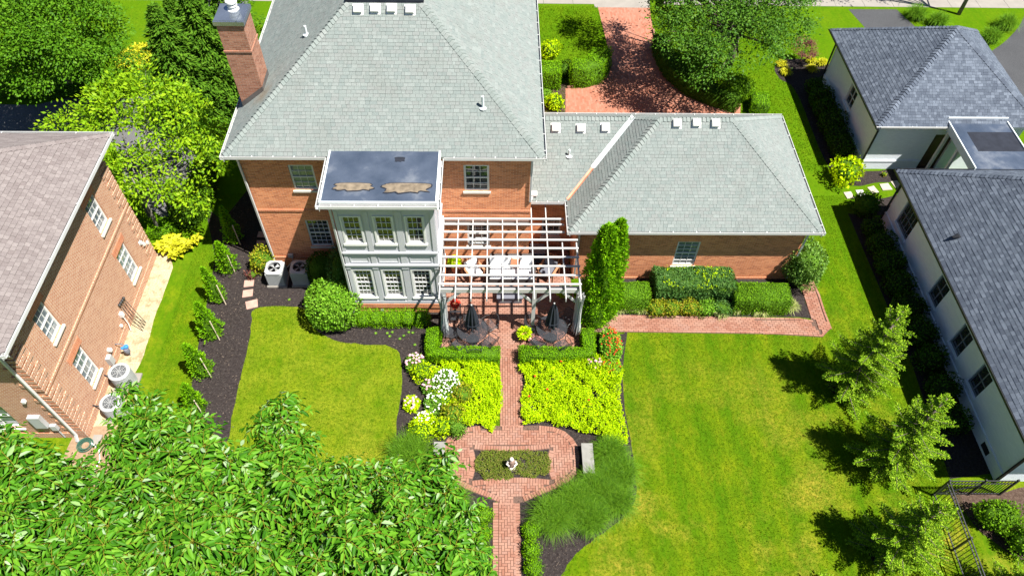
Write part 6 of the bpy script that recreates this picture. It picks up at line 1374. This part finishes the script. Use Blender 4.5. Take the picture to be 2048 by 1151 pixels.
# spruces on the lawn
for (ub, vb, ut, vt, R, lb, sd) in ((1690, 778, 1812, 568, 1.45, 'young spruce with bare lower twigs nearest the walkway bend', 3), (1768, 925, 1858, 758, 1.38, 'middle young spruce of the three at the lawn edge', 5), (1772, 1105, 1862, 985, 1.36, 'broad young spruce in front by the iron fence', 8)):
    c_ = g(ub, vb); H = hgt(ub, vb, ut, vt); spruce(c_, {3: 5.0, 5: 4.6, 8: 4.0}[sd], R, lb, sd)
c_ = g(1652, 1205); spruce(c_, 1.3, .6, 'small spruce cut off by the lower picture edge', 12, 9)
c_ = g(2005, 1200); spruce(c_, 2.3, .9, 'yellow green spruce in the lower right corner', 14, 11)
for (u, v, r_, lb) in ((1995, 1035, .75, 'green conifer shrub on the brown mulch inside the fence'), (2055, 1085, .7, 'conifer shrub at the right picture edge inside the fence')): c_ = q(u, v, .4); bush('juniper', c_, (r_, r_*.6, .55), LM['box'], lb, cat='shrub', size=.09, dens=450, rough=.12, spread=.8)
# dark shrubs along the white houses
for i, (y_, r_) in enumerate(((21.6, .55), (20.6, .7), (19.5, .75), (18.4, .7), (17.2, .75), (16.0, .75), (14.8, .7), (13.5, .7), (12.2, .6))):
    bush('foundation_shrub', (16.55, y_), (r_*.85, r_*.8, r_*.75), LM['shaded_leaf'], ('first', 'second', 'third', 'fourth', 'fifth', 'sixth', 'seventh', 'eighth', 'ninth')[i]+' dark shrub along the long white wall counting from the flagstones', cat='shrub', group='shade shrubs along the long white wall', size=.09, dens=260, core=M['core'])
for i, (y_, r_) in enumerate(((31.6, .5), (30.6, .62), (29.6, .6), (28.6, .66), (27.6, .6), (26.8, .6))):
    bush('foundation_shrub', (16.65, y_), (r_, r_, r_*.85), LM['shaded_leaf'], ('sixth', 'fifth', 'fourth', 'third', 'second', 'first')[i]+' dark shrub along the small white house counting from the lime shrub', cat='shrub', group='shade shrubs along the small white house', size=.09, dens=260, core=M['core'])
c_ = q(1690, 345, .4); bush('lime_shrub', c_, (.62, .58, .58), LM['chart'], 'lime green shrub at the small white house corner', cat='shrub', size=.15, dens=260, rough=.22, spread=.9, jit=.09)
c_ = q(1730, 412, .4); bush('foundation_shrub', (c_[0], c_[1]), (.6, .5, .55), LM['shaded_leaf'], 'dark shrub in the shadow beside the flagstones', cat='shrub', size=.1, dens=300)
for (u, v) in ((1715, 348), (1760, 348)): p_ = q(u+8, v, .1); bush('sedge', p_, (.14, .12, .10), LM['spirea'], 'small rusty plant in the mulch nearer the '+('lime shrub' if u == 1715 else 'charcoal roof corner'), cat='plant', group='rusty plants by the white wall', size=.06, dens=600)
for (u, v, lb) in ((1562, 132, 'yellow grass tuft nearest the oak in the small bed'), (1570, 148, 'yellow grass tuft at the near tip of the small bed'), (1620, 124, 'yellow grass tuft right of the red maple'), (1643, 129, 'yellow grass tuft closest to the small white house'), (1622, 141, 'yellow grass tuft below the red maple')): grass_clump(g(u, v), .32, .34, 360, lb, LM['hosta'], 'grass tuft', 'yellow grass tufts in the small bed', .035, 'yellow_grass')
for (u, v, lb) in ((1830, 33, 'leftmost grass clump on the far right lawn'), (1873, 46, 'grass clump behind the pyramid roof'), (2008, 52, 'rightmost grass clump on the far right lawn'), (1978, 78, 'grass clump at the near end of the far right lawn')): grass_clump(g(u, v+4), .75, .8, 700, lb, LM['fgrass'], 'ornamental grass', 'grass clumps on the far right lawn', .02)
b_ = g(1597, 128); tree('red_maple', b_, .35, [(b_[0], b_[1], .95, .62, .62, .50)], LM['redleaf'], 'small dark red weeping maple in the bed by the white house', .05, .08, .5, 26, 80, .25)
# hedge and shrubs between the house and the brick driveway
cur = gp([(1145, 128), (1168, 130), (1190, 124), (1203, 108), (1202, 96)], 1.1); hedge_line('hedge', cur, 1.1, 1.15, LM['hedge'], 'curved clipped hedge hooking along the brick driveway', size=.06, dens=620, rough=.06)
hedge_line('hedge', gp([(1075, 135), (1122, 137)], .95), 1.15, 1.0, LM['hedge'], 'square clipped hedge beside the main house wall', size=.06, dens=620)
for (u, v, rr, lm_, lb) in ((1128, 140, .42, 'shaded_leaf', 'dark open shrub between the two clipped hedges'), (1112, 205, .42, 'chart', 'lime shrub in the small bed behind the garage roof'), (1090, 190, .36, 'ball', 'green shrub against the main house behind the garage roof'), (1100, 102, .5, 'chart', 'pale leafy plants behind the clipped hedge')): c_ = q(u, v, .35); bush('shrub', c_, (rr, rr, rr*.9), LM[lm_], lb, cat='shrub', size=.1, dens=380, rough=.1)
sheet('mulch_bed', gp([(1070, 240), (1070, 175), (1100, 168), (1180, 165), (1131, 178), (1131, 240)]), .005, M['mulch_brown'])
hedge_line('hedge', gp([(1322, 70), (1332, 105), (1352, 135), (1386, 162), (1432, 182), (1480, 196)], .7), .9, .8, LM['shaded_leaf'], 'dark hedge curving along the driveway under the big tree', size=.08, dens=420, rough=.05)
hedge_line('hedge', gp([(1520, 185), (1523, 212)], .6), .95, .7, LM['hedge'], 'short clipped hedge at the garage roof right corner', size=.06, dens=500)
c_ = q(1470, 178, .6); bush('shrub', c_, (.9, .6, .7), LM['box'], 'rounded shrub under the big tree by the driveway end', cat='shrub', size=.08, dens=450)
MB().lathe([(.0, 0), (.26, .01), (.26, .10), (.22, .13), (.14, .13)], (*g(1447, 212)[:2], .5), 18).tube([(*g(1447, 212)[:2], 0), (*g(1447, 212)[:2], .5)], .06, 8).build('bird_bath', M['white_trim'], label='white round bird bath at the driveway edge behind the garage', cat='bird bath')
# ------------------------------------------------------------------ trees
def L(u, v, z, rx, ry, rz): p_ = g(u, v, z); return (p_[0], p_[1], z, rx, ry, rz)
bo = g(1455, 150); tree('shade_tree', (bo[0]+.2, bo[1]+.8, 0), 1.9, [L(1400, 20, 4.6, 2.2, 2.0, 1.6), L(1480, 70, 4.4, 2.1, 2.0, 1.5), L(1545, 30, 4.6, 1.9, 1.8, 1.5), L(1370, 80, 3.9, 1.6, 1.6, 1.2), L(1440, 120, 3.5, 1.6, 1.3, 1.1), L(1500, -30, 5.5, 2.0, 2.0, 1.5), L(1400, -40, 5.4, 2.0, 2.0, 1.4), L(1325, -50, 5.4, 1.2, 1.2, .9), L(1335, -120, 6.2, 1.7, 1.6, 1.1)], LM['oak'], 'big dark shade tree between the driveway and the small white house', .22, .12, .6, 190, 210, .62, hollow=.7)
bm_ = g(120, 250); tree('maple_tree', (bm_[0], bm_[1]+2.5, 0), 2.2, [L(60, 70, 5.0, 2.6, 2.4, 1.9), L(140, 60, 5.2, 2.1, 2.1, 1.7), L(110, 125, 4.0, 2.3, 1.8, 1.4), L(195, 130, 3.8, 1.4, 1.2, 1.1), L(20, 135, 3.8, 1.8, 1.5, 1.3), L(40, -20, 6, 2.6, 2.2, 1.6), L(110, -10, 6, 1.8, 2.0, 1.5)], LM['maple'], 'broad green maple filling the upper left corner', .25, .125, .65, 230, 200, .66, hollow=.7)
b1 = g(322, 470); tree('magnolia_tree', (b1[0], b1[1], 0), 2.2, [L(250, 240, 4.6, 1.7, 1.6, 1.2), L(160, 250, 4.3, 1.3, 1.2, .9), L(340, 230, 4.5, 1.5, 1.4, 1.1), L(400, 260, 4.0, 1.0, 1.1, .9), L(300, 180, 5.0, 1.3, 1.3, .9), L(220, 190, 4.9, 1.2, 1.2, .9), L(360, 320, 3.2, 1.3, 1.2, .8), L(270, 330, 3.2, 1.0, 1.0, .6), L(390, 390, 2.3, .8, .8, .6), L(120, 270, 3.8, .8, .8, .6), L(300, 370, 2.9, .9, .8, .5), L(235, 320, 3.6, .9, .9, .6), L(260, 380, 2.9, .6, .6, .4), L(340, 390, 2.6, .7, .7, .5), L(420, 330, 2.6, .7, .8, .6)], LM['magnolia'], 'open bright green magnolia between the two brick houses', .09, .17, .5, 165, 60, .45, 'bark_grey', nends=1, extra_trunks=[((b1[0]+.35, b1[1]+.9, 0), (b1[0]+.3, b1[1]+1.2, 2.3)), ((b1[0]-.4, b1[1]+.5, 0), (b1[0]-.6, b1[1]+.9, 2.2))])
# dark conifers behind the chimney
for (u, v, H, R, lb, sd) in ((402, 250, 6.2, 2.0, 'dark conifer left of the chimney', 21), (455, 215, 6.5, 1.7, 'dark conifer directly behind the chimney', 22), (405, 175, 4.8, 1.5, 'dark conifer behind the magnolia crown', 23), (470, 90, 6.0, 1.7, 'dark conifer at the house roof left edge', 24)):
    c_ = g(u, v); r = np.random.default_rng(sd); n = 15000; h = r.uniform(0, 1, n)**.9; an = r.uniform(0, 6.283, n); rr = R*(1-h)**.8*np.clip(.5+h*5, 0, 1)*(1+.30*np.sin(an*6+np.floor(h*13)*2.1))*r.uniform(.55, 1.08, n)*(.75+.35*((h*13) % 1 < .55)); P = np.column_stack([c_[0]+rr*np.cos(an), c_[1]+rr*np.sin(an), .3+h*H-.25*rr])
    out = np.column_stack([np.cos(an), np.sin(an), np.full(n, -.1)]); t_ = empty('dark_conifer', (c_[0], c_[1], 0), label=lb, cat='tree', group='dark conifers beside the house'); Lg = r.uniform(.12, .26, n); cl = Cloud(); cl.add(*leaves(P, out+rdir(n)*.5, np.array([0, 0, 1.0])+rdir(n)*.55, Lg, Lg*.38)); cl.build('boughs', LM['conif'], t_); MB().tube([(c_[0], c_[1], 0), (c_[0], c_[1], H)], [.14, .02], 8).build('trunk', M['bark'], t_)
# shrubs along the house's left drive and round the magnolia
hedge_line('hedge', gp([(428, 235), (415, 300), (398, 360), (388, 410)], .9), .9, 1.0, LM['box'], 'informal green hedge along the left drive', size=.1, dens=330, rough=.10)
c_ = q(326, 452, .45); hedge_line('hedge', [(c_[0]-.6, c_[1]), (c_[0]+.5, c_[1]+.05)], .9, .55, LM['hedge'], 'low clipped hedge at the magnolia foot', size=.06, dens=700)
c_ = q(372, 425, .6); bush('shrub', c_, (.6, .7, .8), LM['shaded_leaf'], 'dark leafy shrub right of the magnolia trunks', cat='shrub', size=.1, dens=350)
c_ = q(284, 122, .4); bush('pale_shrub', c_, (1.0, 1.1, .6), LM['hosta'], 'pale yellow blooming shrub beyond the magnolia', cat='shrub', size=.12, dens=230, rough=.12)
hedge_line('hedge', [(-26, 31.2), (-19.0, 31.2), (-15.5, 32.6)], 1.0, .8, LM['shaded_leaf'], 'dark hedge under the big maple beside the drive', size=.1, dens=200)
# street tree at the top right: only its trunk stands in the picture
bs = g(1917, 29); tree('street_tree', (bs[0], bs[1], 0), 3.2, [(bs[0]-2.2, bs[1]+1.6, 4.6, 1.6, 1.4, 1.0), (bs[0]+.4, bs[1]+1.8, 5.0, 1.7, 1.5, 1.1), (bs[0]-5.2, bs[1]+1.2, 4.4, 1.3, 1.1, .8)], LM['maple'], 'slim dark street tree trunk on the far right lawn', .12, .14, .6, 70, 70, .5)
# ------------------------------------------------------------------ the big broad-leaved tree in front
nt = empty('shade_tree', (-5.2, 2.2, 0), label='huge leafy tree in the lower left foreground with long drooping leaflets', cat='tree')
lob = [(268, 822, 10, .95), (325, 905, 10.3, 1.15), (395, 975, 10.6, 1.15), (300, 1000, 10.8, 1.3), (556, 838, 9.9, .66), (585, 920, 10.2, .95), (530, 965, 10.5, 1.0), (640, 960, 10.2, .7), (700, 985, 10.5, 1.0), (778, 960, 10.1, .75), (845, 1000, 10.2, .95), (880, 940, 9.8, .60), (925, 1045, 9.9, .60), (935, 1120, 10, .55), (700, 1080, 11, 1.4), (560, 1080, 11.2, 1.5), (420, 1090, 11.3, 1.5), (820, 1105, 10.9, 1.25), (235, 1105, 11.1, 1.45), (100, 1055, 11, 1.4), (50, 935, 10.6, .85), (125, 965, 10.6, .75), (15, 1005, 11, 1.2), (150, 1140, 11.3, 1.4), (-40, 900, 10.6, .8), (480, 1160, 11.6, 1.5), (300, 1180, 11.6, 1.5), (680, 1190, 11.6, 1.5), (880, 1190, 10.7, 1.1), (0, 1160, 11.5, 1.5)]
PB, DB, NB, LB, TW = [], [], [], [], []
ends = []; rn = np.random.default_rng(5)
under = [(u, v, z-1.9, R*1.05) for (u, v, z, R) in lob if R > 1.1]
for (u, v, z, R) in lob+under:
    c_ = np.array(g(u, v, z)); R = max(.3, R-.32); ends.append(tuple(c_-np.array([0, 0, .4]))); tips = []
    for k in range(60):                                  # shoots kept apart, so that shade shows between them
        d = unit(rn.normal(size=3)); d[2] = abs(d[2])*.9-.2; d = unit(d); tip = c_+d*R*np.array([1, 1, .8])*rn.uniform(.55, 1.05)
        if all(np.linalg.norm((tip-q_)*np.array([1, 1, .6])) > .50 for q_, _ in tips): tips.append((tip, d))
        if len(tips) > 5.2*R*R+3: break
    for tip, d in tips:
        ax = unit(d*.55+np.array([0, 0, .8])+rn.normal(size=3)*.22); s1 = unit(np.cross(ax, rn.normal(size=3))); s2 = np.cross(ax, s1); TW.append((tip-ax*.55, tip, .012)); big = rn.uniform(.8, 1.2)
        for tier, (nr, e0, bk_) in enumerate(((6, .75, .0), (7, .28, .10), (6, .0, .24))):
            a0 = rn.uniform(0, 6.28)
            for r_ in range(nr):
                an = a0+2*math.pi*r_/nr+rn.uniform(-.3, .3); hd = s1*math.cos(an)+s2*math.sin(an); RL = rn.uniform(.34, .56)*big*(.8+.12*tier); o0 = tip-ax*bk_; ns = int(rn.integers(4, 6)); prev = o0
                for s_ in range(ns+1):
                    f = (s_+.6)/(ns+.6); p = o0+hd*RL*f+ax*RL*(e0*f)-np.array([0, 0, RL*.62*f*f]); rd = unit(p-prev) if np.linalg.norm(p-prev) > 1e-6 else hd
                    TW.append((prev, p, .005)); prev = p; sd = unit(np.cross(rd, np.array([0, 0, 1.0])+rn.normal(size=3)*.2)); nm = np.cross(sd, rd); nm = nm if nm[2] > 0 else -nm; Lg = rn.uniform(.115, .20)*big*(.75+.4*math.sin(math.pi*min(1, f+.1)))
                    if s_ == ns: PB.append(p); DB.append(rd+np.array([0, 0, -.25])+rn.normal(size=3)*.1); NB.append(nm+rn.normal(size=3)*.3); LB.append(Lg*1.25)
                    else:
                        for sg in (-1, 1): PB.append(p); DB.append(rd*.7+sd*sg*.8+np.array([0, 0, -.42])+rn.normal(size=3)*.16); NB.append(nm+rn.normal(size=3)*.4); LB.append(Lg)
PB, DB, NB, LB = map(np.array, (PB, DB, NB, LB)); cl = Cloud(); cl.add(*leaves6(PB, DB, NB, LB, LB*.36)); TA = np.array([t_[0] for t_ in TW]); TB_ = np.array([t_[1] for t_ in TW]); tw = np.array([t_[2] for t_ in TW])[:, None]; dd = unit(TB_-TA); s_ = unit(np.cross(dd, np.array([0, 0, 1.0]))); VV = np.stack([TA-s_*tw, TA+s_*tw, TB_+s_*tw*.6, TB_-s_*tw*.6], 1).reshape(-1, 3); cl.add(VV, (np.arange(len(TA))*4)[:, None]+np.array([0, 1, 2, 3]), 1)
cl.build('crown', [LM['near'], LM['twig']], nt)
limbs((-5.2, 2.2, 0), ends, .34, (-5.0, 2.6, 6.5), .4).build('trunk', M['bark'], nt, smooth=True)
# pots
def pot(c, r, h, lm, label, size=.1):
    t = empty('potted_plant', (c[0], c[1], 0), label=label, cat='potted plant'); MB().lathe([(r*.65, 0), (r, h*.9), (r*1.08, h*.92), (r*1.08, h), (r*.9, h), (r*.85, h*.92)], (c[0], c[1], .045), 18).build('pot', M['terracotta'], t)
    n = 420; d = rdir(n); d[:, 2] = np.abs(d[:, 2]); P = np.array([c[0], c[1], h+.05])+d*np.array([r*1.15, r*1.15, r*1.1])*rng.uniform(.5, 1.05, n)[:, None]; V, Q = leaves(P, d+rdir(n)*.4, np.array([0, 0, 1.0])+rdir(n)*.5, rng.uniform(.7, 1.3, n)*size, size*.5); np_mesh('plant', V, Q, lm, t)
    return t
pot(g(1049, 668, .35), .21, .34, LM['chart'], 'terracotta pot with lime plant where the path meets the patio'); pot(g(1128, 585, .3), .24, .30, LM['chart'], 'potted bright plant in the shade behind the right table'); pot((-1.62, 16.95), .16, .2, LM['red_f'], 'red flowering pot on the iron plant stand', .06).location.z = .81
pot((-1.75, 19.45), .2, .55, LM['chart'], 'lime plant in a pot against the wall under the pergola')
# ------------------------------------------------------------------ mown grass, blade by blade
excl = [ml, [mulch_right[0]]+mr+[mulch_right[-1]], gbed, plaza, up, low, pp, wk, drive_poly, wbed]
def blades(n, x0, x1, y0, y1, h, wd):
    P = np.column_stack([rng.uniform(x0, x1, n), rng.uniform(y0, y1, n)]); k = np.ones(n, bool)
    for e in excl: k &= ~inside(P, e)
    k &= ~((P[:, 0] > -9.3) & (P[:, 0] < 1.4) & (P[:, 1] > 19.7)); k &= ~((P[:, 0] > 1.3) & (P[:, 0] < 12.3) & (P[:, 1] > 19) & (P[:, 1] < 25.5)); k &= ~((P[:, 0] < -12.9) & (P[:, 1] < 21)); k &= P[:, 0] < 17.0; k &= ~((P[:, 0] > 15.9) & (P[:, 1] < 23))
    for c_, r_ in ((g(1690, 770), .6), (g(1768, 925), .55), (g(1770, 1105), .6)): k &= np.hypot(P[:, 0]-c_[0], P[:, 1]-c_[1]) > r_*.95
    k &= ~inside(P, gp([(1930, 1000), (2100, 980), (2120, 1180), (2040, 1130), (1985, 1090), (1950, 1060)]))
    P = P[k]; n = len(P); an = rng.uniform(0, 6.28, n); H = h*rng.uniform(.6, 1.3, n); s = np.column_stack([np.cos(an), np.sin(an), np.zeros(n)])*wd*.5; b = np.column_stack([P, np.zeros(n)]); tipv = b+np.column_stack([rng.normal(size=n)*h*.55, rng.normal(size=n)*h*.55, H])
    return np.stack([b-s, b+s, tipv], 1).reshape(-1, 3), np.arange(n*3).reshape(-1, 3)
V1, Q1_ = blades(420000, -13.0, 17, 4.5, 24, .045, .016); V2, Q2_ = blades(60000, 1.6, 16.9, 25.5, 39.6, .06, .03)
np_mesh('mown_grass', np.concatenate([V1, V2]), np.concatenate([Q1_, Q2_+len(V1)]), M['blade'], None, kind='stuff', label='short mown grass blades over the lawns', cat='grass')

# ------------------------------------------------------------------ litter: wood chips on the mulch, dry leaves and clippings
M['chip'] = leafy('wood_chip', [(.018, .014, .012), (.05, .04, .035), (.075, .06, .05), (.12, .095, .075)], .0, .0)
chips = Cloud()
for pl_, n in ((ml, 6500), ([mulch_right[0]]+mr+[mulch_right[-1]], 3500), (gbed, 1200), (wbed, 1200)):
    P = poly_sample(pl_, n)+rng.normal(size=(n, 2))*.03; an = rng.uniform(0, 6.28, n); D = np.column_stack([np.cos(an), np.sin(an), rng.uniform(-.2, .35, n)]); Lg = rng.uniform(.03, .09, n); chips.add(*leaves(np.column_stack([P, rng.uniform(.008, .02, n)]), D, np.array([0, 0, 1.0])+rdir(n)*.35, Lg, Lg*.4, .05))
chips.build('mulch_chips', M['chip'], kind='stuff', label='loose wood chips lying on the mulch beds', cat='wood chips')
